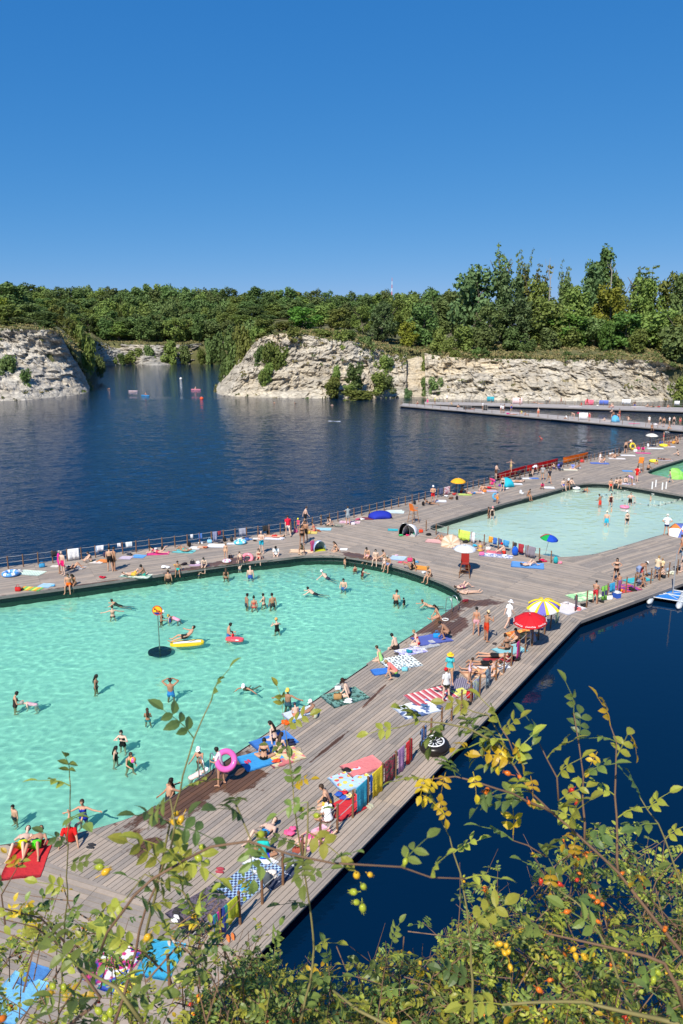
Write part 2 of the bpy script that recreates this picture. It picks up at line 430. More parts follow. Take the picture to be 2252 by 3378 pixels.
# ---- lake
k = NT('lake_water'); p = k.pos()
sx = k.n('SeparateXYZ', Vector=p)
w1 = k.noise(k.sc(p, (1.6, 2.4, 1)), 1.0, 3, .6)
calm = k.ramp(k.math('MULTIPLY_ADD', k.math('SUBTRACT', sx.outputs[1], k.math('MULTIPLY', sx.outputs[0], 1.9)), .02, 0.0), [(.30, 0.05), (.62, 1.0)])   # the cove behind the boardwalk lies calm
k.bump(k.math('MULTIPLY', w1, calm), 1.0, .10)
k.col(k.mix(k.noise(k.sc(p, (.02, .02, 1)), 1.0, 2), (.0003, .0105, .035), (.0003, .013, .038))).rough(.04)
k.b.inputs['IOR'].default_value = 1.33; k.b.inputs['Specular IOR Level'].default_value = .5
loops = [[Vector(p) for p in ((-420, -6, 0), (420, -6, 0), (420, 620, 0), (-420, 620, 0))]] + [[Vector((p.x, p.y, 0)) for p in offset_poly(q, .27)] for q in POOLS]
tri = geometry.tessellate_polygon(loops); flat = [p for L in loops for p in L]
tag(MB().add([(p.x, p.y, 0) for p in flat], [t if (flat[t[1]] - flat[t[0]]).cross(flat[t[2]] - flat[t[0]]).z > 0 else t[::-1] for t in tri]).build('lake', k.m), 'deep blue quarry lake', kind='structure')

# wind waves of the open lake as real relief, a hand above the calm sheet
st = .34; X0, X1, Y0, Y1 = -78.0, 80.0, 44.0, 212.0
e0, e1, e2 = G(-700, 1962), G(960, 1749), G(2500, 1382)
def behind(a, b, x, y): return (b.x - a.x) * (y - a.y) - (b.y - a.y) * (x - a.x)
nx = int((X1 - X0) / st) + 1; ny = int((Y1 - Y0) / st) + 1
gx, gy = np.meshgrid(X0 + np.arange(nx) * st, Y0 + np.arange(ny) * st)
d1 = behind(e0, e1, gx, gy) / (e1 - e0).length; d2 = behind(e1, e2, gx, gy) / (e2 - e1).length
dist = np.where(gx < e1.x, d1, d2); use = (dist > -1.6)
edge = np.minimum.reduce([(dist + 1.6) / 1.2, (gx - X0) / 6, (X1 - gx) / 6, (Y1 - gy) / 10]).clip(0, 1)
idx = -np.ones(gx.shape, int); idx[use] = np.arange(use.sum())
def wave(x, y, e):
    v = Vector((x * .30 + y * .10, y * .62 - x * .10, .7)); g = (.55 + .7 * abs(noise.noise(Vector((x * .03, y * .03, 8))))) * (1 - .72 * min(1, max(0, (y - 100) / 80)))
    return e * (.10 + g * (.058 * noise.noise(v) + .066 * noise.noise(v * 2.05 + Vector((3, 1, 5))) + .026 * noise.noise(v * 4.1)))
vs = [(x, y, .003 + wave(x, y, e)) for x, y, e in zip(gx[use].tolist(), gy[use].tolist(), edge[use].tolist())]
ok = use[:-1, :-1] & use[1:, :-1] & use[:-1, 1:] & use[1:, 1:]; jj, ii = np.nonzero(ok)
me = bpy.data.meshes.new('lake_waves'); me.from_pydata(vs, [], list(zip(idx[jj, ii].tolist(), idx[jj, ii + 1].tolist(), idx[jj + 1, ii + 1].tolist(), idx[jj + 1, ii].tolist()))); me.shade_smooth(); me.materials.append(k.m)
tag(link(bpy.data.objects.new('lake_waves', me)), 'wind rippled open water of the lake', kind='structure')
# ------------------------------------------------------------------ land behind the lake
def lerp_table(tab, x):
    if x <= tab[0][0]: return tab[0][1]
    for (a, b), (c, d) in zip(tab, tab[1:]):
        if x <= c: return b + (d - b) * (x - a) / (c - a)
    return tab[-1][1]
# column of the photo -> distance and height of the plateau rim
RIM_R = [(-900,222),(0,221),(190,223),(262,240),(300,300),(335,432),(760,440),(770,330),(800,262),(850,232),(930,222),(1150,222),(1260,232),(1380,234),(1500,215),(1900,211),(2150,210),(2245,216),(2330,226),(2700,200),(3200,160)]
RIM_H = [(-900,19),(0,17.6),(150,17.4),(200,16),(290,10),(345,11.5),(700,11.5),(760,10),(860,15),(930,16.6),(1130,15.5),(1240,12.5),(1380,11.8),(1460,11.2),(1900,11),(2160,10.2),(2240,8),(2330,9),(2700,12)]
HILL = [(-900,34),(0,31),(300,30),(700,32),(1000,29),(1300,25),(1700,20),(3200,20)]
def land_h(px, r):
    r0 = lerp_table(RIM_R, px); h0 = lerp_table(RIM_H, px); hh = lerp_table(HILL, px)
    near = h0 + min(max(r - r0, 0), 30) * .11
    t = min(max((r - max(r0 + 25, 400)) / 150, 0), 1); t = t * t * (3 - 2 * t)
    return near + (hh - near) * t
def land_pt(px, r):
    x, y = r * (px - 1126) / F / 1.012, r
    return Vector((x, y, land_h(px, r) + .6 * noise.noise(Vector((x * .05, y * .05, 0)))))
k = NT('dry_grass_ground'); p = k.pos()
g = k.ramp(k.noise(p, .08, 6, .65), [(.3, (.075, .085, .03)), (.5, (.14, .13, .055)), (.62, (.21, .175, .085)), (.75, (.34, .29, .21))])
k.col(k.mix(k.noise(p, 1.3, 5, .7), g, (.10, .105, .04))).rough(.95); k.bump(k.noise(p, .9, 5), .8, .5)
M_GRASS = k.m
cols = list(range(-900, 3201, 25)); rr = [0, 2, 5, 9, 14, 20, 28, 40, 60, 90, 130, 180, 260, 400, 700, 1300, 2400]
m = MB(); W = len(rr) + 1; vs = []
for c in cols:
    r0 = lerp_table(RIM_R, c); p = land_pt(c, r0); vs.append((p.x, p.y, -2))
    for d in rr: vs.append(land_pt(c, r0 + d))
m.add(vs, [(i * W + j, (i + 1) * W + j, (i + 1) * W + j + 1, i * W + j + 1) for i in range(len(cols) - 1) for j in range(W - 1)])
tag(m.build('hills', M_GRASS, smooth=True), 'wooded plateau and hills behind the lake', kind='structure')
# ---- cliffs
def rock_mat(name, light, mid, dark, strat=.45):
    k = NT(name); p = k.pos()
    n = k.noise(k.sc(p, (.12, .12, .2)), 1.0, 6, .6); f = k.noise(k.sc(p, (.9, .9, 1.8)), 1.0, 6, .7)
    c = k.ramp(n, [(.28, dark), (.45, mid), (.62, light), (.8, mid)])
    c = k.mix(k.math('MULTIPLY', k.ramp(f, [(.35, 1.0), (.55, 0.0)]), .55), c, [x * .55 for x in mid])
    ox = k.ramp(k.noise(k.sc(p, (.05, .05, .09)), 1.0, 4), [(.5, 0.), (.66, 1.)])
    c = k.mix(k.math('MULTIPLY', ox, .45), c, (light[0] * 1.0, light[1] * .86, light[2] * .62))
    wv = k.n('TexWave', _wave_type='BANDS', _bands_direction='Z', Scale=.16, Distortion=6.0, Detail=4.0); wv.inputs['Detail Scale'].default_value = .6; k.l(p, wv.inputs['Vector'])   # bedding joints
    c = k.mix(k.math('MULTIPLY', k.ramp(wv.outputs['Fac'], [(.05, 1.0), (.22, 0.0)]), .42), c, [x * .5 for x in mid])
    st_ = k.ramp(k.noise(k.sc(p, (.35, .35, .04)), 1.0, 4, .6), [(.56, 0.), (.70, 1.)])      # grey water streaks
    c = k.mix(k.math('MULTIPLY', st_, .45), c, (.27, .26, .245))
    k.col(c).rough(.95)
    v = k.n('TexVoronoi', _feature='DISTANCE_TO_EDGE', Scale=1.0); k.l(k.sc(p, (.55, .55, 1.1)), v.inputs['Vector'])
    hh = k.math('ADD', k.math('MULTIPLY', k.ramp(v.outputs['Distance'], [(0, 0.), (.09, 1.)]), .5), f)
    k.bump(hh, .9, .4); return k.m
M_ROCK = rock_mat('pale_limestone', (.67, .605, .49), (.52, .46, .365), (.28, .25, .205))
M_ROCKG = rock_mat('grey_limestone', (.66, .61, .52), (.50, .45, .375), (.26, .235, .20))
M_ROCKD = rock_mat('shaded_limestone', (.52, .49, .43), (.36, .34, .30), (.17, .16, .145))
M_SCREE = rock_mat('pale_scree', (.62, .54, .41), (.56, .48, .36), (.42, .36, .26))
def cliff(name, label, base, top, mat, ds=.5, nt=20, amp=1.0, bulge=.0, seed=0):
    nt = int(nt * 1.5)
    """wall of rock between a foot line and a rim line (px, py or (px, r)) with ledges and broken blocks"""
    B = smooth_poly(base, ds, False); n = len(B)
    T0 = smooth_poly(top, ds, False)
    T = [T0[int(i * (len(T0) - 1) / (n - 1))] for i in range(n)]
    vs = []; off = Vector((seed * 13.1, seed * 7.7, seed * 3.3))
    for i in range(n):
        d = (T[i] - B[i]); nrm = Vector((-B[i].x, -B[i].y, 0)).normalized()
        for j in range(nt + 1):
            t = j / nt; p = B[i] + d * t
            p.z = B[i].z + (T[i].z - B[i].z) * t
            q = Vector((p.x * .16, p.y * .16, p.z * .3)) + off
            a = noise.fractal(q, 1.0, 2.0, 4) * 1.5
            wx = p.x + 1.3 * noise.noise(q * 1.6); wz = p.z + .8 * noise.noise(q * 2.1 + Vector((5, 5, 5)))
            cell = noise.cell(Vector((math.floor(wx * .42), 3 + seed, math.floor(wz * .62)))) * 1.0 + noise.cell(Vector((math.floor(wx * 1.1), 9 + seed, math.floor(wz * 1.5)))) * .55
            crack = -1.6 * max(0, .10 - abs(noise.noise(Vector((p.x * .35, seed, p.z * .05))))) / .10 * (.5 + .5 * noise.noise(q))
            led = (abs((wz * .5 + noise.noise(q * .7) * 1.2) % 1.0 - .5)) * 1.3 + crack
            e = min(1, t * 5, (1 - t) * 6 + .3)
            p += nrm * ((a + cell * .95 + led - .6) * amp * e + bulge * math.sin(t * math.pi))
            p.z += noise.noise(q * 3 + off) * .35 * amp * e
            vs.append(p)
        # fold the rim back into the plateau
        q = T[i] - nrm * 6; q.z = T[i].z - 1.2; vs.append(q)
    W = nt + 2; CLIFFS.append((vs, n, W, seed))
    return tag(MB().add(vs, [(i * W + j, (i + 1) * W + j, (i + 1) * W + j + 1, i * W + j + 1) for i in range(n - 1) for j in range(W - 1)]).build(name, mat), label, kind='structure')
CLIFFS = []
def rim(*pts): return [A(x, y, r) for x, y, r in pts]
def foot(*pts): return [G(x, y, -.5) for x, y in pts]
cliff('cliff', 'pale grey cliff at the left edge of the lake', foot((-500,1345),(-200,1335),(0,1330),(90,1327),(180,1318),(250,1310),(288,1302),(300,1285),(290,1262)),
      rim((-500,1060,214),(-200,1075,216),(0,1083,218),(80,1087,219),(130,1088,219),(185,1094,220),(215,1130,226),(245,1180,232),(275,1225,246)), M_ROCKG, amp=1.0, seed=1, nt=26)
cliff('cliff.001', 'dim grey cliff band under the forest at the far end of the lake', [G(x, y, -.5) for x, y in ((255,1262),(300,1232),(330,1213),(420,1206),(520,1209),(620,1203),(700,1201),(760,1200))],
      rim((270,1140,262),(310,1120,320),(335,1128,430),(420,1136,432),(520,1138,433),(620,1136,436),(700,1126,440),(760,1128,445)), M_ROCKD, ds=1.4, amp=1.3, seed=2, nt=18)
cliff('cliff.002', 'pale limestone headland in the middle with a rubble face', foot((745,1236),(722,1262),(708,1290),(716,1306),(760,1313),(850,1318),(960,1321),(1060,1322),(1160,1321),(1260,1320),(1340,1320)),
      rim((790,1170,290),(790,1160,255),(800,1150,236),(830,1135,228),(870,1110,222),(930,1100,219),(1000,1104,218),(1080,1118,218),(1180,1130,219),(1250,1165,224),(1340,1170,230)), M_ROCK, amp=1.05, seed=3, nt=26)
cliff('cliff.003', 'pale scree gully between the headland and the right cliff', foot((1240,1323),(1300,1318),(1360,1317),(1420,1318),(1470,1324)), rim((1200,1140,224),(1290,1160,234),(1360,1168,236),(1430,1158,230),(1490,1172,216)), M_SCREE, amp=.8, seed=4, nt=22)
cliff('cliff.004', 'long straight layered limestone cliff on the right', foot((1405,1322),(1500,1326),(1700,1330),(1900,1333),(2100,1334),(2200,1330),(2240,1322),(2270,1305),(2300,1280)),
      rim((1400,1165,219),(1480,1178,213),(1650,1183,211),(1900,1187,208),(2080,1186,207),(2170,1192,208),(2220,1208,212),(2245,1222,218),(2275,1232,226)), M_ROCK, amp=1.0, seed=5, nt=24)
# ------------------------------------------------------------------ trees
def leaf_mat(name, c1, c2, tr=.25):
    k = NT(name); p = k.obj(); r = k.n('ObjectInfo')
    n = k.noise(p, .9, 3); c = k.mix(k.ramp(n, [(.35, 0.), (.65, 1.)]), c1, c2)
    hsv = k.n('HueSaturation', Color=c); hsv.inputs['Hue'].default_value = .5
    k.l(k.math('MULTIPLY_ADD', r.outputs['Random'], .035, .488), hsv.inputs['Hue'])
    k.l(k.math('MULTIPLY_ADD', r.outputs['Random'], .55, .72), hsv.inputs['Value'])
    tint = k.mix(1.0, hsv.outputs[0], r.outputs['Color'], 'MULTIPLY')
    k.col(tint).rough(.6); k.b.inputs['Specular IOR Level'].default_value = .2
    t = k.n('BsdfTranslucent'); k.l(tint, t.inputs['Color'])
    mx = k.n('MixShader', Fac=tr); k.l(k.b.outputs[0], mx.inputs[1]); k.l(t.outputs[0], mx.inputs[2]); k.l(mx.outputs[0], k.out.inputs[0])
    return k.m
M_LEAF = leaf_mat('tree_leaves', (.118, .168, .05), (.185, .235, .075))
M_BARK = plain('grey_brown_bark', (.14, .115, .09), .9, 0, .3, 6)
def crown_mesh(name, seed, style, n=1500, leaf=.62):
    """unit tree of height 10: leaf-sized faces in clumps spread through the crown"""
    q = random.Random(seed); cl = []; sticks = []
    if style == 'round':
        for i in range(30):
            z = q.uniform(.12, .95); rr_ = (1 - ((z - .52) / .52) ** 2) ** .5 * 3.3 if abs(z - .52) < .52 else .4
            a = q.uniform(0, 6.28); d = rr_ * q.uniform(.35, .95); cl.append((d * math.cos(a), d * math.sin(a), z * 10, q.uniform(.9, 1.55), q.uniform(.8, 1.3)))
    elif style == 'tall':
        for i in range(30):
            z = q.uniform(.12, .98); rr_ = (1.9 * (1 - z) ** .55 + .15) * (1 if z > .3 else .8)
            a = q.uniform(0, 6.28); d = rr_ * q.uniform(.2, 1.05); cl.append((d * math.cos(a), d * math.sin(a), z * 10, q.uniform(.5, .95), q.uniform(.9, 1.7)))
    elif style == 'willow':
        for i in range(30):
            z = q.uniform(.15, .93); rr_ = 2.9 * (1 - abs(z - .45) ** 1.7 * 2.2); a = q.uniform(0, 6.28); d = max(.3, rr_) * q.uniform(.3, 1.0)
            cl.append((d * math.cos(a), d * math.sin(a), z * 10, q.uniform(.55, .95), q.uniform(1.1, 2.0)))
    elif style == 'open':
        for br in range(9):
            a = q.uniform(0, 6.28); l = q.uniform(.4, 1.5); top = q.uniform(6.0, 9.9)
            sticks.append([(0, 0, 2), (l * .6 * math.cos(a), l * .6 * math.sin(a), 2.5 + (top - 3) * .55), (l * math.cos(a), l * math.sin(a), top)])
            for s in range(10):
                t = (s + 1) / 10; cl.append((l * t * math.cos(a) + q.uniform(-.22, .22), l * t * math.sin(a) + q.uniform(-.22, .22), 2.6 + (top - 2.8) * t, .62 - .34 * t, .9))
    else:  # bush
        for i in range(16):
            z = q.uniform(.08, .85); rr_ = 5.2 * (1 - z * z) ** .5; a = q.uniform(0, 6.28); d = rr_ * q.uniform(.2, .95)
            cl.append((d * math.cos(a), d * math.sin(a), z * 10, q.uniform(1.4, 2.6), q.uniform(.8, 1.2)))
    m = MB(); tot = sum(c[3] ** 1.8 for c in cl)
    vs = []; fs = []
    for x, y, z, r, st in cl:
        for _ in range(max(6, int(n * r ** 1.8 / tot))):
            v = Vector((q.gauss(0, 1), q.gauss(0, 1), q.gauss(0, 1))).normalized() * r * q.uniform(.55, 1.05)
            p = Vector((x + v.x, y + v.y, z + v.z * st))
            nrm = (v.normalized() + Vector((q.gauss(0, .55), q.gauss(0, .55), q.gauss(.25, .55)))).normalized()
            a = nrm.orthogonal().normalized(); a.rotate(Matrix.Rotation(q.uniform(0, 6.28), 3, nrm)); b = nrm.cross(a)
            s = leaf * q.uniform(.5, 1.1); l = s * q.uniform(.9, 1.5)
            if style == 'willow': b = (b * 1.0 + Vector((0, 0, -.8))).normalized(); l *= 1.25; s *= .85
            k0 = len(vs); vs += [p - a * s * .5, p + b * l * .55 + nrm * s * .12, p + a * s * .5, p - b * l * .55 + nrm * s * .12]; fs.append((k0, k0 + 1, k0 + 2, k0 + 3))
    m.add(vs, fs)
    for P in sticks: m.tube(P, [.07, .045, .012], 5, 1)
    return m.mesh(name, [M_LEAF, M_BARK])
def trunk_mesh(seed, style):
    q = random.Random(seed); m = MB(); top = 8 if style != 'bush' else 5
    P = [(q.uniform(-.12, .12) * i, q.uniform(-.12, .12) * i, -.8 + (top + .8) * i / 5) for i in range(6)]
    m.tube(P, [.26, .22, .18, .13, .08, .03], 6)
    for i in range(6):
        b = Vector(P[2 + i % 3]); a = q.uniform(0, 6.28); l = q.uniform(1.2, 2.3) * (.6 if style in ('tall', 'open') else 1)
        m.tube([b, b + Vector((math.cos(a) * l * .6, math.sin(a) * l * .6, l * .5)), b + Vector((math.cos(a) * l, math.sin(a) * l, l * 1.3))], [.09, .06, .02], 5)
    return m.mesh('trunk', M_BARK)
KINDS = {}
for st, cnt, nn, lf in (('round', 5, 2600, .58), ('tall', 3, 2200, .40), ('willow', 3, 2800, .42), ('open', 2, 2300, .27), ('bush', 4, 1700, .95)):
    KINDS[st] = [(crown_mesh('crown', 100 + i * 7 + len(st) * 31, st, nn, lf), trunk_mesh(50 + i, st)) for i in range(cnt)]
def tree(name, pos, h, w, style, label, cat, color=(1, 1, 1), group=None, var=None):
    """h, w: height and width in metres"""
    cm, tm = (KINDS[style][var % len(KINDS[style])] if var is not None else rnd.choice(KINDS[style]))
    e = empty(name, pos, rnd.uniform(0, 6.28)); wid = {'round': 7.6, 'tall': 4.6, 'willow': 6.6, 'open': 3.6, 'bush': 12.5}[style]
    e.scale = (w / wid, w / wid, h / 10)
    c = link(bpy.data.objects.new('crown', cm), e); c.color = tuple(color) + (1,)
    link(bpy.data.objects.new('trunk' if style != 'bush' else 'stem', tm), e)
    return tag(e, label, cat, group)
def tree_at(name, px, top, r, wpx, style, label, cat='tree', color=(1, 1, 1), group=None, base=None, var=None):
    g = land_pt(px, r) if base is None else base
    d = math.hypot(g.x, g.y); topz = A(px, top, d).z
    return tree(name, (g.x, g.y, g.z - .3), max(1.0, topz - g.z + .3), wpx * d / F, style, label, cat, color, group, var)
DK, LT, YL, BL, OL = (.78, .88, .82), (1.25, 1.2, .9), (1.7, 1.35, .6), (.85, .95, 1.15), (1.2, 1.0, .75)
# the dense far wood, tree by tree in rows up the hill
rows = [(446, 1062, 22), (462, 1040, 22), (482, 1018, 23), (504, 998, 24), (530, 976, 24), (560, 960, 22)]
nfar = 0; FW = {}
ROWN = ('front row', 'second row', 'third row', 'fourth row', 'fifth row', 'skyline row'); SECT = ((130, 'above the left cliff'), (330, 'behind the left scree'), (480, 'left over the channel'), (620, 'mid over the channel'), (760, 'right over the channel'), (950, 'behind the headland tip'), (1150, 'behind the headland'), (1330, 'behind the gully'), (9999, 'near the mast'))
ORD = ('leftmost', 'second from left', 'third from left', 'fourth from left', 'fifth from left', 'sixth from left', 'seventh from left')
for ri, (r, topy, step) in enumerate(rows):
    x = -40 + ri * 9
    while x < (760, 900, 1150, 1350, 1500, 1560)[ri]:
        if r - lerp_table(RIM_R, x) > 2 and nfar < 250:
            tp = topy + rnd.uniform(-10, 14) - (8 if x < 700 else 0)
            if ri == 5: tp = 955 + rnd.uniform(-8, 12) - 10 * math.exp(-((x - 620) / 160) ** 2) + (10 if x > 1000 else 0)
            q = rnd.random(); s = 'round' if q < .78 else ('tall' if q < .88 else 'willow')
            c = rnd.choice([DK, DK, (.85, .9, .85), (1, 1, 1), LT]); tn = 'dark' if c[0] < .8 else 'deep green' if c[0] < .9 else 'mid green' if c[0] < 1.1 else 'light green'
            kk = (tn, s, ri, next(t for lim, t in SECT if x < lim)); FW[kk] = FW.get(kk, -1) + 1
            lb = '%s %s tree, %s of far wood %s, %s' % (tn, {'round': 'rounded', 'tall': 'slender', 'willow': 'weeping'}[s], ROWN[ri], kk[3], ORD[min(FW[kk], 6)])
            tree_at('forest_tree', x + rnd.uniform(-7, 7), tp, r + rnd.uniform(-6, 6), rnd.uniform(58, 88), s, lb, 'tree', c, 'trees of the far hillside wood'); nfar += 1
        x += step * rnd.uniform(1.25, 1.9)
# nearer trees one can tell apart: column, top row, distance, width, style, colour, label
NEAR = [
 (60,950,300,100,'round',DK,'dark broad tree on the skyline above the left cliff'),
 (10,990,260,90,'round',YL,'yellowing tree at the left edge above the cliff'),
 (50,1010,250,70,'round',LT,'bright green tree just right of the yellowing one'),
 (115,1010,262,80,'round',(1,1,1),'green tree above the notch of the left cliff'),
 (165,1030,258,66,'round',DK,'dark tree near the right end of the left cliff top'),
 (205,1010,300,60,'willow',OL,'olive willow behind the end of the left cliff'),
 (255,1010,290,60,'tall',BL,'slender grey green tree on the left scree'),
 (262,1040,285,60,'willow',LT,'pale willow leaning over the left scree slope'),
 (240,1050,270,50,'willow',OL,'olive birch at the top of the left scree'),
 (880,1055,218,70,'round',LT,'bright small tree on the left brow of the headland'),
 (800,1085,235,60,'bush',LT,'light green bushy tree at the headland tip'),
 (840,1062,228,56,'round',(1,1,1),'green small tree on the headland tip'),
 (945,1060,222,62,'round',OL,'olive small tree behind the headland brow'),
 (1000,1012,236,95,'round',(.8,1.15,.6),'broad bright green tree in the middle of the headland top'),
 (1060,1010,262,70,'round',LT,'light green tree right of the broad headland tree'),
 (1115,1020,235,70,'round',OL,'reddish olive tree above the headland clearing'),
 (1150,1000,262,80,'round',(1,1,1),'green tree behind the headland clearing'),
 (1195,1010,240,74,'willow',LT,'light willow right of the headland clearing'),
 (1260,1000,236,100,'willow',BL,'big grey green willow over the gully'),
 (1300,985,262,90,'willow',LT,'pale green willow behind the gully'),
 (1340,1055,232,56,'round',YL,'yellowish small tree at the gully head'),
 (1390,1010,236,92,'round',DK,'dark round tree over the right side of the gully'),
 (1440,985,258,90,'round',(1,1,1),'green tree behind the dark gully tree'),
 (1330,960,300,80,'round',LT,'lighter tree under the radio mast'),
 (1420,962,300,70,'round',DK,'dark tree standing above the others near the mast'),
 (1480,965,290,80,'round',(1,1,1),'rounded green tree left of the tall clump'),
 (1560,880,236,130,'round',BL,'big dark blue green tree at the left of the tall clump'),
 (1570,860,242,60,'open',BL,'feathery top beside the big dark tree'),
 (1652,786,240,92,'open',(1,1,1),'tallest poplar of the clump on the right'),
 (1705,800,243,50,'open',(1,1,1),'leaning side stem of the tallest poplar'),
 (1660,900,232,120,'willow',BL,'leafy lower half of the tallest poplar'),
 (1745,850,242,90,'open',OL,'thin topped poplar right of the tallest one'),
 (1760,930,236,110,'willow',OL,'olive willow under the thin topped poplar'),
 (1838,845,246,40,'open',(1,1,1),'spindly young poplar alone against the sky'),
 (1850,920,240,90,'willow',(1,1,1),'green willow below the spindly poplar'),
 (1960,842,238,90,'tall',DK,'dark pointed tree in the middle of the right clump'),
 (1935,870,236,110,'willow',BL,'weeping dark tree left of the pointed one'),
 (2010,905,240,90,'willow',OL,'brownish willow right of the dark pointed tree'),
 (2060,890,246,46,'open',(1,1,1),'thin gappy poplar with sky showing through'),
 (2110,868,242,100,'open',LT,'light feathery tree near the right end of the clump'),
 (2100,930,236,110,'willow',LT,'light green willow under the feathery tree'),
 (2180,915,236,110,'willow',OL,'olive willow left of the last tree'),
 (2235,905,230,120,'willow',(1,1,1),'big soft tree at the right edge of the picture'),
 (1880,960,228,90,'round',LT,'yellow green tree low in the middle of the clump'),
 (1990,960,228,100,'round',YL,'golden tree patch under the pointed tree'),
 (1600,1000,224,110,'willow',(1,1,1),'pale grey willow low at the left of the clump'),
 (1700,985,224,120,'willow',BL,'broad weeping tree low under the tallest poplar'),
 (1790,1000,222,110,'round',LT,'bright rounded tree above the grass shelf'),
 (1860,1040,220,110,'round',(.9,1.2,.7),'bright green tree at the back of the grass shelf'),
 (1950,1045,220,90,'round',(1,1,1),'green tree on the shelf beneath the golden patch'),
 (2050,1040,218,110,'round',(.85,1.1,.8),'fresh green tree at the back of the shelf, right half'),
 (2150,1020,220,120,'round',LT,'light tree at the back of the shelf near the right edge'),
 (2240,1030,214,120,'willow',OL,'drooping tree above the right end of the cliff'),
 (2210,1080,208,110,'bush',(1,1,1),'dense shrub mass at the right end of the cliff top'),
]
for px, top, r, w, st, c, lb in NEAR: tree_at('tree', px, top, r + (12 if r < 280 else 60), w * 1.25, st, lb, 'tree', c)
SHRUBS = [
 (1520,1075,214,110,LT,'light shrub at the left end of the grass shelf'),(1600,1085,213,110,(1,1,1),'green shrub left on the grass shelf'),(1690,1080,214,110,DK,'dark shrub behind the grass shelf'),
 (1790,1085,213,100,(1,1,1),'wide shrub in the middle of the shelf'),(1745,1120,208,46,DK,'small dark fir shaped shrub on the shelf edge'),(1870,1080,215,90,LT,'bright shrub right of the middle of the shelf'),
 (1990,1060,210,70,(.8,1.15,.7),'bright green bushy sapling on the shelf'),(2095,1085,209,90,LT,'yellow green shrub right of the sapling'),(1450,1085,214,80,OL,'brownish shrub above the gully edge'),
 (1480,1110,208,60,LT,'pale shrub on the brow left of the shelf'),(1060,1085,212,80,OL,'low brown shrub in the headland clearing'),(985,1082,212,70,OL,'low shrub on the headland rim'),(1150,1090,211,70,(.9,1,.8),'green shrub on the headland rim'),
 (1195,1110,214,66,(1,1,1),'shrub hanging over the headland shoulder'),(20,1060,226,110,OL,'brown bush on the left cliff top'),(90,1050,232,90,(1,1,1),'green bush on the left cliff top'),(160,1060,228,80,DK,'dark bush by the left cliff notch')]
for px, top, r, w, c, lb in SHRUBS: tree_at('shrub', px, top, r + 12, w, 'bush', lb, 'shrub', c)
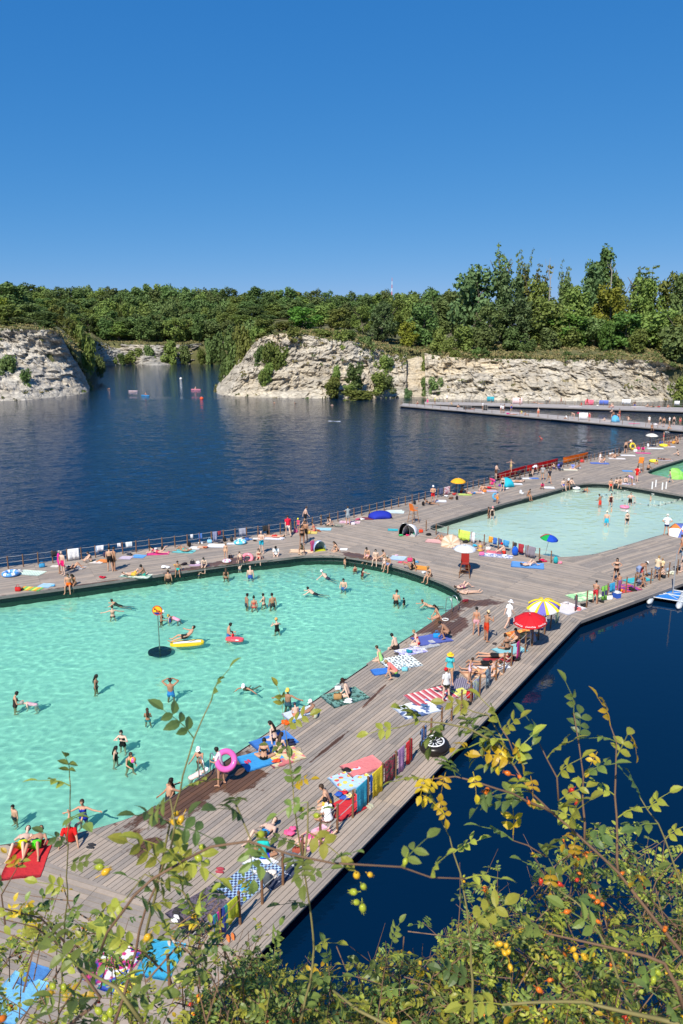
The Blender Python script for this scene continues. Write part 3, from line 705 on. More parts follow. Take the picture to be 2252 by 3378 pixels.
# shrubs rooted on the cliffs: column, foot row, top row, distance, width
for px, fy, top, r, w, c, lb in [
 (30,1270,1180,196,66,(1,1,1),'green bush growing on the left cliff face'),(85,1275,1215,195,40,DK,'small dark bush beside it on the left cliff'),(65,1290,1262,194,40,OL,'dry brown bush low on the left cliff'),
 (285,1240,1080,250,90,LT,'tall light birch clump on the left scree'),(245,1180,1090,248,70,OL,'sallow birch halfway up the scree'),(330,1240,1170,262,50,(1,1,1),'small green bush at the scree foot'),
 (450,1205,1150,366,90,LT,'light bush on the far bank'),(490,1205,1140,367,70,(1,1,1),'rounded bush on the far bank'),(400,1205,1165,366,70,DK,'dark bush on the far bank'),(570,1205,1125,366,100,LT,'big light bush on the far bank below the wood'),(610,1203,1140,367,70,(1,1,1),'green bush right on the far bank'),(665,1203,1150,366,50,LT,'small bright bush at the far shore'),(720,1205,1100,366,80,DK,'dark tree at the far shore behind the headland'),
 (770,1225,1120,222,60,(.95,1,.9),'dark twiggy tree on the headland tip'),(800,1215,1090,216,60,OL,'leafy tree beside the tip of the headland'),(760,1215,1150,228,40,LT,'light bush at the headland tip'),(900,1250,1145,203,70,(1.1,1.1,.8),'slanting green bush in the headland cleft'),(945,1200,1140,205,36,LT,'small bush high in the cleft'),(870,1275,1230,199,40,LT,'small bush low in the cleft'),(860,1210,1150,205,40,DK,'dark little bush in the cleft'),
 (1170,1275,1205,194,62,DK,'round dark green bush on the headland foot'),(1110,1290,1215,193,36,LT,'upright light bush on the headland foot'),(1100,1310,1250,191,56,OL,'olive bush by the water under the headland'),(1250,1290,1235,195,70,OL,'wide dry bush right of the round dark one'),(1275,1290,1245,194,46,(1,1,1),'green bush by the gully foot'),(1180,1318,1290,190,110,OL,'low dry reeds along the headland shore'),(1285,1230,1185,208,40,(1,1,1),'small bush on the gully side'),
 (1435,1305,1250,194,52,(1,1,1),'green bush at the foot of the gully right side'),(1440,1210,1165,208,30,DK,'little dark bush on the gully rim'),(1345,1320,1285,194,26,BL,'grey green sapling in the gully mouth'),(1787,1225,1195,196,20,LT,'tiny bright bush on the right cliff face'),(2100,1245,1220,196,26,LT,'tiny bush high on the right cliff'),(1955,1325,1285,190,56,OL,'dry olive bush at the foot of the right cliff'),(1980,1325,1268,191,30,(.9,.9,.9),'thin dark sapling at the right cliff foot'),(2240,1330,1240,190,60,OL,'olive bush at the right end of the cliff foot'),(375,1212,1175,362,50,LT,'low bright bush by the far water, left'),(690,1204,1120,366,60,(1,1,1),'tree rising from the right end of the far bank'),
 (785,1200,1085,224,70,DK,'dark leafy tree crowning the headland tip'),(825,1175,1075,220,60,(1,1,1),'green tree on the shoulder of the headland tip'),(855,1160,1075,216,56,LT,'light tree above the headland cleft'),(745,1250,1165,226,36,DK,'dark bush low on the headland tip'),(925,1215,1150,203,50,(1.1,1.1,.8),'green bush in the upper part of the cleft'),(885,1265,1205,200,44,LT,'bright bush in the lower part of the cleft'),(965,1125,1085,206,50,OL,'dry bush on the headland rim, left'),(1120,1150,1095,207,60,OL,'dry bush on the headland rim, right'),(1215,1185,1120,210,60,(1,1,1),'green bush on the headland shoulder'),
 (1405,1250,1180,212,40,OL,'dry bush on the gully right flank'),(1400,1300,1250,200,36,(1,1,1),'green bush low on the gully right flank'),(1310,1210,1165,216,44,OL,'sallow bush in the upper gully'),(1260,1240,1180,206,46,LT,'light bush on the left flank of the gully'),(1500,1195,1160,202,36,OL,'dry bush on the right cliff brow, left end'),(1690,1195,1168,200,40,OL,'dry bush on the right cliff brow, middle'),(2010,1195,1165,199,40,OL,'dry bush on the right cliff brow, right part'),(2160,1205,1170,200,46,(1,1,1),'green bush near the right end of the brow'),(1150,1300,1270,190,40,LT,'light bush left under the round dark one'),
 (1570,1185,1150,200,30,(.9,1,.8),'little shrub on the right cliff brow'),(1600,1182,1150,200,26,DK,'dark little shrub on the right cliff brow'),(1870,1190,1160,199,30,DK,'dark small shrub on the brow of the right cliff')]:
    r = r * 1.16 if r > 350 else r + 13
    b = A(px, fy, r); tree_at('shrub', px, top - (fy - top) * (.12 if r < 240 else 0), r, w * (1.35 if r < 240 else .8), 'bush', lb, 'shrub', c, base=b)
# bare snags and radio mast
for px, by, ty, r, lb in ((1815,930,850,244,'bare dead treetop left of the spindly poplar'), (2018,900,858,246,'bare dead twig above the brownish willow')):
    b = A(px, by, r); t = A(px, ty, r); m = MB(); d = t - b
    m.tube([b - Vector((0, 0, 8)), b, b + d * .5 + Vector((-.4, 0, 0)), t], [.2, .15, .1, .03], 5)
    m.tube([b + d * .1, b + d * .45 + Vector((.9, 0, 0)), b + d * .75 + Vector((1.3, 0, 0))], [.1, .06, .02], 5); m.tube([b + d * .2, b + d * .5 + Vector((-1.1, 0, 0)), b + d * .95 + Vector((-1.5, 0, 0))], [.1, .06, .02], 5)
    tag(m.build('dead_tree', plain('dead_wood', (.32, .29, .25), .9)), lb, 'tree')
b = A(1292, 975, 1400); t = A(1292, 916, 1400); e = empty('radio_mast', (b.x, b.y, 20))
for i in range(6):
    z0 = (b.z - 25) + (t.z - b.z + 5) * i / 6; z1 = (b.z - 25) + (t.z - b.z + 5) * (i + 1) / 6 - .05
    MB().tube([(0, 0, z0), (0, 0, z1)], [1.0 - .12 * i, .88 - .12 * i], 6).build('mast_section', plain(*(('mast_white', (.75, .75, .75)) if i % 2 == 0 else ('mast_red', (.6, .12, .1)))), e)
tag(e, 'thin red and white radio mast on the skyline', 'mast')

# ---- scrub and dry grass on the rims and ledges (uncountable)
M_SCRUB = [plain('olive_scrub', (.11, .115, .035), .8, 0, .3, 3), plain('dry_grass', (.24, .20, .085), .9, 0, .3, 3), plain('green_scrub', (.085, .125, .035), .8, 0, .3, 3)]
q = random.Random(5); scr = [MB(), MB(), MB()]
def tuft(m, p, h, w, n):
    vs = []; fs = []
    for _ in range(n):
        c = p + Vector((q.gauss(0, w * .5), q.gauss(0, w * .5), abs(q.gauss(0, h * .45)))); a = Vector((q.gauss(0, 1), q.gauss(0, 1), q.gauss(0, .6))).normalized(); b = a.orthogonal().normalized(); b.rotate(Matrix.Rotation(q.uniform(0, 6.28), 3, a)); d = a.cross(b); s_ = q.uniform(.18, .4); k0 = len(vs)
        vs += [c - b * s_, c + d * s_ * .7, c + b * s_, c - d * s_ * .7]; fs.append((k0, k0 + 1, k0 + 2, k0 + 3))
    m.add(vs, fs)
for vs_, n_, W_, sd_ in CLIFFS:
    for i in range(n_):
        for j in range(1, W_ - 1):
            p = Vector(vs_[i * W_ + j]); t = j / (W_ - 2); g = noise.noise(Vector((p.x * .09, p.z * .16, sd_ * 5.0))) + .5 * noise.noise(Vector((p.x * .3, p.z * .4, 2)))
            pr = .55 * max(0, t - .9) * 10 + (1.1 if g > .42 else .0) * (.20) + (.25 if t > .8 and g > .1 else 0) + (.10 if t < .06 else 0)
            if sd_ in (5,): pr *= .45 if t < .9 else 1
            if q.random() < pr * .30: tuft(scr[0 if q.random() < .45 else (1 if q.random() < .6 else 2)], p, q.uniform(.4, 1.1), q.uniform(.5, 1.0), q.randrange(8, 18))
for c in range(-100, 2300, 6):
    for _ in range(5):
        r = lerp_table(RIM_R, c) + q.uniform(-6, 24); p = land_pt(c + q.uniform(-4, 4), max(r, lerp_table(RIM_R, c) - 1)); tuft(scr[1 if q.random() < .6 else (0 if q.random() < .5 else 2)], p, .5, .9, 10)
for m_, mt, lb in zip(scr, M_SCRUB, ('olive scrub on the cliff rims and ledges', 'dry yellow grass on the cliff tops', 'low green growth on the cliff ledges')): tag(m_.build('scrub', mt), lb, 'scrub', kind='stuff')
# ------------------------------------------------------------------ rope fences
M_POST = plain('brown_post_wood', (.20, .105, .055), .75, 0, .3, 9)
M_ROPE = plain('pale_steel_rope', (.42, .40, .37), .5)
FENCES = {}; FENCE_H = {}
def fence(key, pts, label, step=1.03, h=.98, r=.045, mat=M_POST, sag=.02):
    P = [G(x, y) for x, y in pts]; posts = []
    for a, b in zip(P, P[1:]):
        n = max(1, round((b - a).length / step))
        for i in range(n): posts.append(a.lerp(b, i / n))
    posts.append(P[-1])
    e = empty('rope_fence', posts[0]); o0 = posts[0]
    me = MB().lathe([(r, -.05), (r, h - .012), (r * .8, h), (.001, h + .001)], (0, 0, 0), 8).mesh('post', mat)
    for p in posts:
        o = link(bpy.data.objects.new('post', me), e); o.location = p - o0; o.rotation_euler = (rnd.uniform(-.02, .02), rnd.uniform(-.02, .02), 0)
    for z in (h * .92, h * .5):
        m = MB(); L = []
        for a, b in zip(posts, posts[1:]):
            for t in (0, .5): q = a.lerp(b, t) - o0; q.z += z - o0.z + DECK - DECK * 0 - 0 - (sag if t else 0) + o0.z - DECK; L.append(q)
        q = posts[-1] - o0; q.z += z; L.append(q)
        m.tube(L, .014, 5).build('rope', M_ROPE, e)
    FENCES[key] = posts; FENCE_H[key] = h * .92 + .012
    return tag(e, label, 'fence')
fence('lakeL', [(-120,1895),(27,1876),(577,1806),(960,1757)], 'rope fence with brown posts along the lake, left deck')
fence('lakeR', [(972,1754),(1359,1662),(1541,1617),(1730,1572),(2040,1499)], 'rope fence with brown posts along the lake, receding to the right')
fence('lakeFar', [(2060,1494),(2226,1456),(2330,1432)], 'rope fence at the far right end of the lakeside deck')
fence('pool2', [(1405,1752),(1438,1764),(1596,1801),(1740,1838),(1817,1858)], 'short rope fence beside the second pool', step=1.35)
fence('near', [(560,3265),(660,3168),(792,3048),(933,2918),(1058,2797),(1163,2697),(1304,2562),(1395,2474)], 'rope fence along the near walkway, lower stretch', step=1.0, h=1.12)
fence('near2', [(1420,2448),(1489,2377),(1552,2321),(1661,2220),(1754,2131),(1834,2055)], 'rope fence along the near walkway, upper stretch', step=1.0, h=1.12)
fence('right', [(1897,2017),(1970,1990),(2063,1956),(2146,1925),(2260,1885)], 'rope fence along the right deck edge', h=1.12)
fence('pier1', [(1325,1337),(1652,1365),(2252,1419),(2400,1433)], 'thin fence along the near pier', step=2.2, r=.04, h=1.0)
fence('pier2', [(1400,1326),(1652,1330),(2252,1345),(2400,1350)], 'thin fence along the far pier', step=2.2, r=.04, h=1.0)
# ------------------------------------------------------------------ people
def fl(a): return Matrix.Rotation(-R(a), 3, 'X')
def ldir(s, f, ab): return Vector((s * math.sin(R(ab)), math.sin(R(f)) * math.cos(R(ab)), -math.cos(R(f)) * math.cos(R(ab))))
ARM0 = (4, 10, 12, 6); LEG0 = (3, 4, 1, 4)
POSES = {  # pitch, bend, nod, turn, arms (flex, abd, forearm flex, forearm abd) L R, legs L R, where the origin sits
 'stand': (0, 3, 8, 10, ARM0, (-4, 11, 10, 6), (4, 5, 0, 4), (-3, 6, -5, 5), 'feet'),
 'hips': (0, 0, 15, -15, (-20, 45, 15, -52), (-20, 45, 15, -52), LEG0, (-4, 6, -6, 5), 'feet'),
 'cross': (0, 2, 5, 10, (28, 12, 75, -55), (22, 14, 80, -58), LEG0, (-3, 6, -5, 5), 'feet'),
 'behind': (0, -4, -5, 0, (150, 48, 190, -58), (150, 48, 190, -58), LEG0, (-3, 6, -5, 5), 'feet'),
 'walk': (3, 4, 5, 0, (-22, 8, -8, 4), (22, 8, 42, 2), (24, 4, 14, 3), (-16, 4, -34, 3), 'feet'),
 'hold': (0, 6, 22, 5, (18, 14, 85, -18), (14, 14, 78, -12), LEG0, (-4, 6, -8, 5), 'feet'),
 'face': (0, 4, 10, 0, (45, 40, 130, -45), (45, 40, 130, -45), LEG0, (-3, 5, -5, 5), 'feet'),
 'reach': (5, 6, 0, 0, (70, 14, 88, 10), (70, 14, 88, 10), LEG0, (-3, 5, -5, 5), 'feet'),
 'armsup': (0, 0, -8, 0, (165, 18, 172, 4), (165, 18, 172, 4), LEG0, (-3, 5, -5, 5), 'feet'),
 'out': (0, 0, 0, 0, (15, 72, 20, 82), (35, 60, 50, 70), LEG0, (-3, 5, -5, 5), 'feet'),
 'bend': (52, 18, -10, 0, (62, 10, 80, 0), (70, 12, 85, 4), (58, 5, 44, 4), (48, 5, 40, 4), 'feet'),
 'edge': (-4, 14, 14, 12, (-8, 14, -2, 10), (14, 10, 55, -20), (84, 7, 6, 4), (86, 9, -8, 6), 'seat'),
 'edge2': (4, 20, 10, -15, (30, 10, 60, -14), (30, 10, 62, -18), (86, 6, 10, 3), (84, 8, 20, 5), 'seat'),
 'knees': (-12, 32, 6, 10, (62, 12, 78, -22), (62, 12, 74, -25), (138, 7, 40, 5), (134, 9, 36, 8), 'seat'),
 'legsout': (-30, 16, 10, 20, (-52, 16, -28, 10), (-46, 18, -30, 10), (116, 8, 84, 6), (128, 8, 40, 8), 'seat'),
 'cross_legged': (-2, 20, 22, -8, (28, 14, 70, -20), (32, 14, 72, -24), (88, 48, 70, -58), (86, 50, 76, -55), 'seat'),
 'side_sit': (8, 14, 5, 30, (-5, 30, -4, 18), (30, 12, 60, -10), (84, 18, 40, -66), (80, -6, 28, -70), 'seat'),
 'lie_back': (-88, 0, 10, 15, (6, 22, 8, 14), (-2, 30, 30, -30), (2, 7, -2, 6), (4, 8, 0, 6), 'lie'),
 'lie_knees': (-88, 4, 18, -10, (8, 24, 20, 4), (150, 50, 185, -50), (52, 8, -46, 6), (20, 10, -12, 8), 'lie'),
 'lie_knees2': (-88, 4, 18, 10, (6, 26, 15, 4), (14, 20, 55, -35), (50, 10, -48, 9), (46, 10, -44, 10), 'lie'),
 'lie_front': (88, -4, -22, 35, (165, 50, 175, -52), (165, 50, 175, -52), (-2, 7, -4, 5), (0, 8, -3, 6), 'lie'),
 'lie_read': (86, -34, -20, 0, (72, 14, 140, -8), (72, 14, 140, -12), (0, 7, -4, 5), (-6, 8, -60, 6), 'lie'),
 'crouch': (24, 26, -10, 5, (58, 12, 76, 0), (52, 12, 70, -6), (134, 12, 0, 8), (128, 14, -6, 10), 'feet'),
 'kneel': (30, 16, 4, 0, (58, 10, 70, -6), (52, 12, 60, -2), (96, 10, -60, 6), (92, 12, -64, 8), 'feet'),
 'swim': (74, -14, -38, 0, (112, 34, 128, 22), (128, 26, 140, 10), (-4, 10, -14, 8), (4, 10, -6, 8), 'water'),
 'swim_out': (62, -10, -30, 0, (70, 74, 80, 66), (60, 68, 80, 40), (6, 14, -20, 10), (16, 12, -14, 8), 'water'),
 'float': (-66, 22, 22, 10, (20, 55, 40, 30), (20, 50, 60, 10), (18, 10, 8, 8), (30, 12, -10, 10), 'lie'),
}
def fk(pose, fem):
    pitch, bend, nod, turn, LA, RA, LL, RL, org = POSES[pose]
    J = {}; Fp = fl(pitch); Ft = Fp @ fl(bend); Fh = Ft @ fl(nod) @ Matrix.Rotation(R(turn), 3, 'Z')
    P = Vector((0, 0, 0)); Fm = Fp @ fl(bend * .5)
    J['pel'] = P; J['waist'] = P + Fm @ Vector((0, 0, .19)); J['chest'] = J['waist'] + Ft @ Vector((0, 0, .20))
    J['sh'] = J['chest'] + Ft @ Vector((0, -.01, .09)); J['neck'] = J['sh'] + Ft @ Vector((0, 0, .05)); J['nk2'] = J['neck'] + (Ft @ fl(nod * .5)) @ Vector((0, .012, .06))
    J['head'] = J['nk2'] + Fh @ Vector((0, .022, .115)); sw = .155 if fem else .18; hw = .092 if fem else .085
    for s, n, a, l in ((-1, 'L', LA, LL), (1, 'R', RA, RL)):
        S = J['chest'] + Ft @ Vector((s * sw, -.005, .065)); E = S + Ft @ ldir(s, a[0], a[1]) * .285; Wr = E + Ft @ ldir(s, a[2], a[3]) * .25
        J['S' + n], J['E' + n], J['W' + n] = S, E, Wr; J['hd' + n] = Ft @ ldir(s, a[2] + 6, a[3])
        H = P + Fp @ Vector((s * hw, 0, -.04)); K = H + Fp @ ldir(s, l[0], l[1]) * .43; An = K + Fp @ ldir(s, l[2], l[3]) * .42
        J['H' + n], J['K' + n], J['A' + n] = H, K, An
        sd_ = Fp @ ldir(s, l[2], l[3]); ff = ldir(s, l[2] + (88 if org in ('feet', 'seat') else 55), l[3] * .5 + 6); J['T' + n] = An + (Fp @ ff).normalized() * .15; J['Z' + n] = An - (Fp @ ff).normalized() * .045 + sd_ * .055; J['T' + n] += sd_ * .06
    return J, Fp, Fm, Ft, Fh, org
def ring_loft(m, rings, n=12):
    """rings: centre, right, forward axes scaled"""
    vs = []
    for c, a, b in rings:
        for k in range(n):
            w = 2 * math.pi * k / n; vs.append(c + a * math.cos(w) + b * math.sin(w))
    fs = [(i * n + k, i * n + (k + 1) % n, (i + 1) * n + (k + 1) % n, (i + 1) * n + k) for i in range(len(rings) - 1) for k in range(n)]
    fs += [tuple(range(n - 1, -1, -1)), tuple((len(rings) - 1) * n + k for k in range(n))]
    m.add(vs, fs)
def capsule(m, pts, rad, n=10):
    pts = [Vector(p) for p in pts]; d0 = (pts[0] - pts[1]).normalized(); d1 = (pts[-1] - pts[-2]).normalized()
    P = [pts[0] + d0 * rad[0] * .95, pts[0] + d0 * rad[0] * .6] + pts + [pts[-1] + d1 * rad[-1] * .6, pts[-1] + d1 * rad[-1] * .95]
    Q = [rad[0] * .3, rad[0] * .8] + list(rad) + [rad[-1] * .8, rad[-1] * .3]
    m.tube(P, Q, n)
def body_shells(pose, fem):
    J, Fp, Fm, Ft, Fh, org = fk(pose, fem); m = MB(); X, Y = Vector((1, 0, 0)), Vector((0, 1, 0))
    rg = lambda c, Fr, rx, ry: (c, Fr @ (X * rx), Fr @ (Y * ry))
    if fem: T = [('pel', -.12, Fp, .10, .085), ('pel', -.06, Fp, .162, .115), ('pel', .02, Fp, .168, .115), ('pel', .1, Fm, .14, .098), ('waist', 0, Fm, .118, .088), ('waist', .1, Ft, .13, .095), ('chest', 0, Ft, .142, .10), ('chest', .06, Ft, .148, .085), ('sh', .02, Ft, .09, .06)]
    else: T = [('pel', -.12, Fp, .10, .08), ('pel', -.06, Fp, .148, .11), ('pel', .02, Fp, .155, .11), ('pel', .1, Fm, .145, .102), ('waist', 0, Fm, .142, .10), ('waist', .1, Ft, .158, .108), ('chest', 0, Ft, .172, .115), ('chest', .06, Ft, .172, .098), ('sh', .03, Ft, .10, .065)]
    ring_loft(m, [rg(J[j] + Fr @ Vector((0, 0, d)), Fr, rx, ry) for j, d, Fr, rx, ry in T], 14)
    if fem:
        for s in (-1, 1): m.ball(J['chest'] + Ft @ Vector((s * .066, .082, -.02)), .055, n=8, m=6)
    capsule(m, [J['sh'], J['neck'], J['nk2'] + Fh @ Vector((0, .01, .03))], [.06, .05, .05])
    # head: skull, face wedge, nose, ears
    H = J['head']
    for c, rx, ry, rz in (((0, -.008, .025), .074, .092, .09), ((0, .018, -.035), .058, .068, .078)):
        mb = MB().ball((0, 0, 0), rx, ry, rz, 12, 8); m.add([H + Fh @ (Vector(v) + Vector(c)) for v in mb.v], mb.f)
    capsule(m, [H + Fh @ Vector((0, .078, .012)), H + Fh @ Vector((0, .094, -.024))], [.010, .014], 6)
    for s in (-1, 1): capsule(m, [H + Fh @ Vector((s * .076, -.01, .015)), H + Fh @ Vector((s * .074, -.004, -.02))], [.014, .011], 6)
    for s, n in ((-1, 'L'), (1, 'R')):
        g = .88 if fem else 1.0
        capsule(m, [J['S' + n], (J['S' + n] * .6 + J['E' + n] * .4), J['E' + n]], [.058 * g, .05 * g, .04 * g])
        capsule(m, [J['E' + n], J['E' + n] * .7 + J['W' + n] * .3, J['W' + n]], [.04 * g, .042 * g, .029 * g])
        d = J['hd' + n].normalized(); sd_ = d.cross(Ft @ X).normalized() if abs(d.dot(Ft @ X)) < .9 else d.cross(Ft @ Y).normalized()
        W = J['W' + n]; capsule(m, [W, W + d * .045], [.029, .033], 8); up = d.cross(sd_).normalized()
        for q in range(4):      # four fingers and a thumb
            b = W + d * .07 + sd_ * ((q - 1.5) * .021); l = (.062, .076, .072, .056)[q]
            capsule(m, [W + d * .04 + sd_ * ((q - 1.5) * .017), b, b + d * l * .5, b + (d * .8 + up * .3 * s).normalized() * l], [.013, .012, .0105, .009], 6)
        capsule(m, [W + d * .02 - sd_ * .024, W + d * .055 - sd_ * .048, W + d * .085 - sd_ * .056], [.014, .012, .010], 6)
        t = 1.04 if fem else 1.0
        capsule(m, [J['H' + n], J['H' + n] * .65 + J['K' + n] * .35, J['K' + n]], [.088 * t, .076 * t, .053])
        capsule(m, [J['K' + n], J['K' + n] * .7 + J['A' + n] * .3, J['A' + n]], [.053, .054, .035])
        capsule(m, [J['Z' + n], J['A' + n] * .5 + (J['Z' + n] + J['T' + n]) * .25, J['T' + n]], [.033, .042, .028], 8)
        for q in range(2): m.ball(J['T' + n] + (J['T' + n] - J['Z' + n]).normalized() * .02 + (Fp @ X) * (q - .5) * .04, .022, n=6, m=5)
    return m, J, (Fp, Fm, Ft, Fh), org
BODIES = {}; GARM = {}
def make_bodies(keys):
    tmp = []
    for pose, fem in keys:
        m, J, Fr, org = body_shells(pose, fem)
        o = bpy.data.objects.new('tmp', m.mesh('tmp')); link(o)
        md = o.modifiers.new('r', 'REMESH'); md.mode = 'VOXEL'; md.voxel_size = .0145
        s = o.modifiers.new('s', 'SMOOTH'); s.factor = .5; s.iterations = 3
        dc = o.modifiers.new('d', 'DECIMATE'); dc.ratio = .28
        tmp.append((pose, fem, o, J, Fr, org))
    dg = bpy.context.evaluated_depsgraph_get()
    for pose, fem, o, J, Fr, org in tmp:
        me = bpy.data.meshes.new_from_object(o.evaluated_get(dg)); me.name = 'person_body'
        co = np.empty(len(me.vertices) * 3); me.vertices.foreach_get('co', co); co = co.reshape(-1, 3)
        low = co[:, 2].min()
        zo = {'feet': -low, 'seat': .125, 'lie': -low, 'water': .02}[org]
        co[:, 2] += zo; me.vertices.foreach_set('co', co.ravel()); me.materials.clear(); me.materials.append(M_SKIN); me.shade_smooth(); me.update()
        J = {k: v + Vector((0, 0, zo)) for k, v in J.items() if not k.startswith('hd')}
        # region of every vertex: nearest bone and position along it
        bones = [('pelvis', J['pel'] - Fr[0] @ Vector((0, 0, .13)), J['pel'] + Fr[1] @ Vector((0, 0, .06)), .14), ('belly', J['pel'] + Fr[1] @ Vector((0, 0, .06)), J['waist'] + Fr[2] @ Vector((0, 0, .08)), .12),
                 ('chest', J['waist'] + Fr[2] @ Vector((0, 0, .08)), J['sh'] + Fr[2] @ Vector((0, 0, .02)), .13), ('neck', J['neck'], J['nk2'], .05), ('head', J['head'] - Fr[3] @ Vector((0, 0, .07)), J['head'] + Fr[3] @ Vector((0, 0, .05)), .08)]
        for n in 'LR': bones += [('uarm', J['S' + n], J['E' + n], .048), ('farm', J['E' + n], J['W' + n] + (J['W' + n] - J['E' + n]) * .5, .035), ('thigh', J['H' + n], J['K' + n], .07), ('shin', J['K' + n], J['A' + n], .045), ('foot', J['Z' + n], J['T' + n], .035)]
        best = np.full(len(co), 9e9); reg = np.zeros(len(co), int); tt = np.zeros(len(co))
        for bi, (nm, a, b, r) in enumerate(bones):
            a = np.array(a); b = np.array(b); d = b - a; t = np.clip(((co - a) @ d) / (d @ d), 0, 1)
            dist = np.linalg.norm(co - a - t[:, None] * d, axis=1) / r; k = dist < best; best[k] = dist[k]; reg[k] = bi; tt[k] = t[k]
        nor = np.empty(len(co) * 3); me.vertices.foreach_get('normal', nor); nor = nor.reshape(-1, 3)
        hl = (co - np.array(J['head'])) @ np.array(Fr[3])
        tl = (co - np.array(J['pel']))
        BODIES[(pose, fem)] = dict(me=me, co=co, nor=nor, reg=[bones[i][0] for i in reg], t=tt, hl=hl, J=J, Fr=Fr, faces=[tuple(p.vertices) for p in me.polygons])
        bpy.data.objects.remove(o)
def in_garment(g, r, t, hl):
    if g == 'swim_trunks': return r == 'pelvis' or (r == 'thigh' and t < .56) or (r == 'belly' and t < .22)
    if g == 'shorts': return r == 'pelvis' or (r == 'thigh' and t < .36) or (r == 'belly' and t < .3)
    if g in ('swim_briefs', 'bikini_bottom'): return (r == 'pelvis' and t < .9) or (r == 'thigh' and t < .07)
    if g == 'bikini_top': return r == 'chest' and .06 < t < .46
    if g == 'swimsuit': return r in ('pelvis', 'belly') or (r == 'chest' and t < .62) or (r == 'thigh' and t < .05)
    if g == 'shirt': return r in ('belly', 'chest') or (r == 'uarm' and t < .62) or (r == 'pelvis' and t > .55)
    if g == 'dress': return r in ('belly', 'chest', 'pelvis') or (r == 'uarm' and t < .3) or (r == 'thigh' and t < .55)
    if g == 'hair': return r == 'head' and hl[2] > -.055 and not (hl[1] > .035 and hl[2] < .068) and hl[1] < .085
    return False
def garment(key, g):
    if (key, g) in GARM: return GARM[(key, g)]
    B = BODIES[key]; ok = [in_garment(g, r, t, h) for r, t, h in zip(B['reg'], B['t'], B['hl'])]
    off = {'hair': .017, 'shirt': .02, 'dress': .022, 'swim_trunks': .016, 'shorts': .016}.get(g, .009)
    fs = [f for f in B['faces'] if sum(ok[i] for i in f) >= 2]; ids = sorted({i for f in fs for i in f}); mp = {i: k for k, i in enumerate(ids)}
    if not fs: return None
    me = bpy.data.meshes.new(g); me.from_pydata([tuple(B['co'][i] + B['nor'][i] * off) for i in ids], [], [tuple(mp[i] for i in f) for f in fs])
    me.materials.append(M_HAIR if g == 'hair' else M_CLOTH); me.shade_smooth(); GARM[(key, g)] = me; return me
def long_hair(key):
    if (key, 'long') in GARM: return GARM[(key, 'long')]
    B = BODIES[key]; J, Fh, Ft = B['J'], B['Fr'][3], B['Fr'][2]; H = J['head']; m = MB()
    a = H + Fh @ Vector((0, -.085, .03)); b = H + Fh @ Vector((0, -.10, -.09)); c = J['sh'] + Ft @ Vector((0, -.125, -.03)); d = J['chest'] + Ft @ Vector((0, -.145, -.09))
    ring_loft(m, [(p, (Fh if i < 2 else Ft) @ Vector((w, 0, 0)), (Fh if i < 2 else Ft) @ Vector((0, th, 0))) for i, (p, w, th) in enumerate(((a, .07, .04), (b, .085, .045), (c, .08, .035), (d, .05, .02)))], 10)
    me = m.mesh('hair', M_HAIR, True); GARM[(key, 'long')] = me; return me
def bun_mesh():
    if 'bun' not in GARM: GARM['bun'] = MB().ball((0, -.06, .125), .045, n=10, m=7).mesh('bun', M_HAIR, True)
    return GARM['bun']
def hat_mesh(kind):
    if kind in GARM: return GARM[kind]
    m = MB(); dome = [(.098, -.01), (.10, .03), (.092, .075), (.065, .115), (.03, .13), (.002, .133)]
    m.lathe(dome, (0, -.008, .02), 16)
    if kind == 'cap':
        vs = []
        for i in range(9):
            w = R(20 + 140 * i / 8); vs += [(.1 * math.cos(w), .1 * math.sin(w) - .008, .03), (.105 * math.cos(w), .10 * math.sin(w) + .075 * math.sin(w), .018)]
        m.add(vs, [(2 * i, 2 * i + 1, 2 * i + 3, 2 * i + 2) for i in range(8)]); m.add([(x, y, z - .006) for x, y, z in vs], [(2 * i + 2, 2 * i + 3, 2 * i + 1, 2 * i) for i in range(8)])
    else: m.lathe([(.097, .0), (.14, -.012), (.185, -.022), (.188, -.026), (.14, -.018), (.097, -.006)], (0, -.008, .022), 20)
    GARM[kind] = m.mesh(kind, M_CLOTH, True); return GARM[kind]
HAIRC = {'k': (.012, .009, .007), 'b': (.05, .028, .015), 'l': (.32, .20, .09), 'g': (.34, .32, .30), 'r': (.16, .05, .02)}
SKINS = [(.55, .32, .21), (.62, .40, .29), (.48, .26, .165), (.66, .45, .345), (.40, .205, .12), (.54, .30, .19), (.64, .41, .31), (.34, .18, .11)]
GN = {'tr': 'swim_trunks', 'st': 'shorts', 'br': 'swim_briefs', 'bb': 'bikini_bottom', 'bt': 'bikini_top', 'sw': 'swimsuit', 'sh': 'shirt', 'dr': 'dress'}
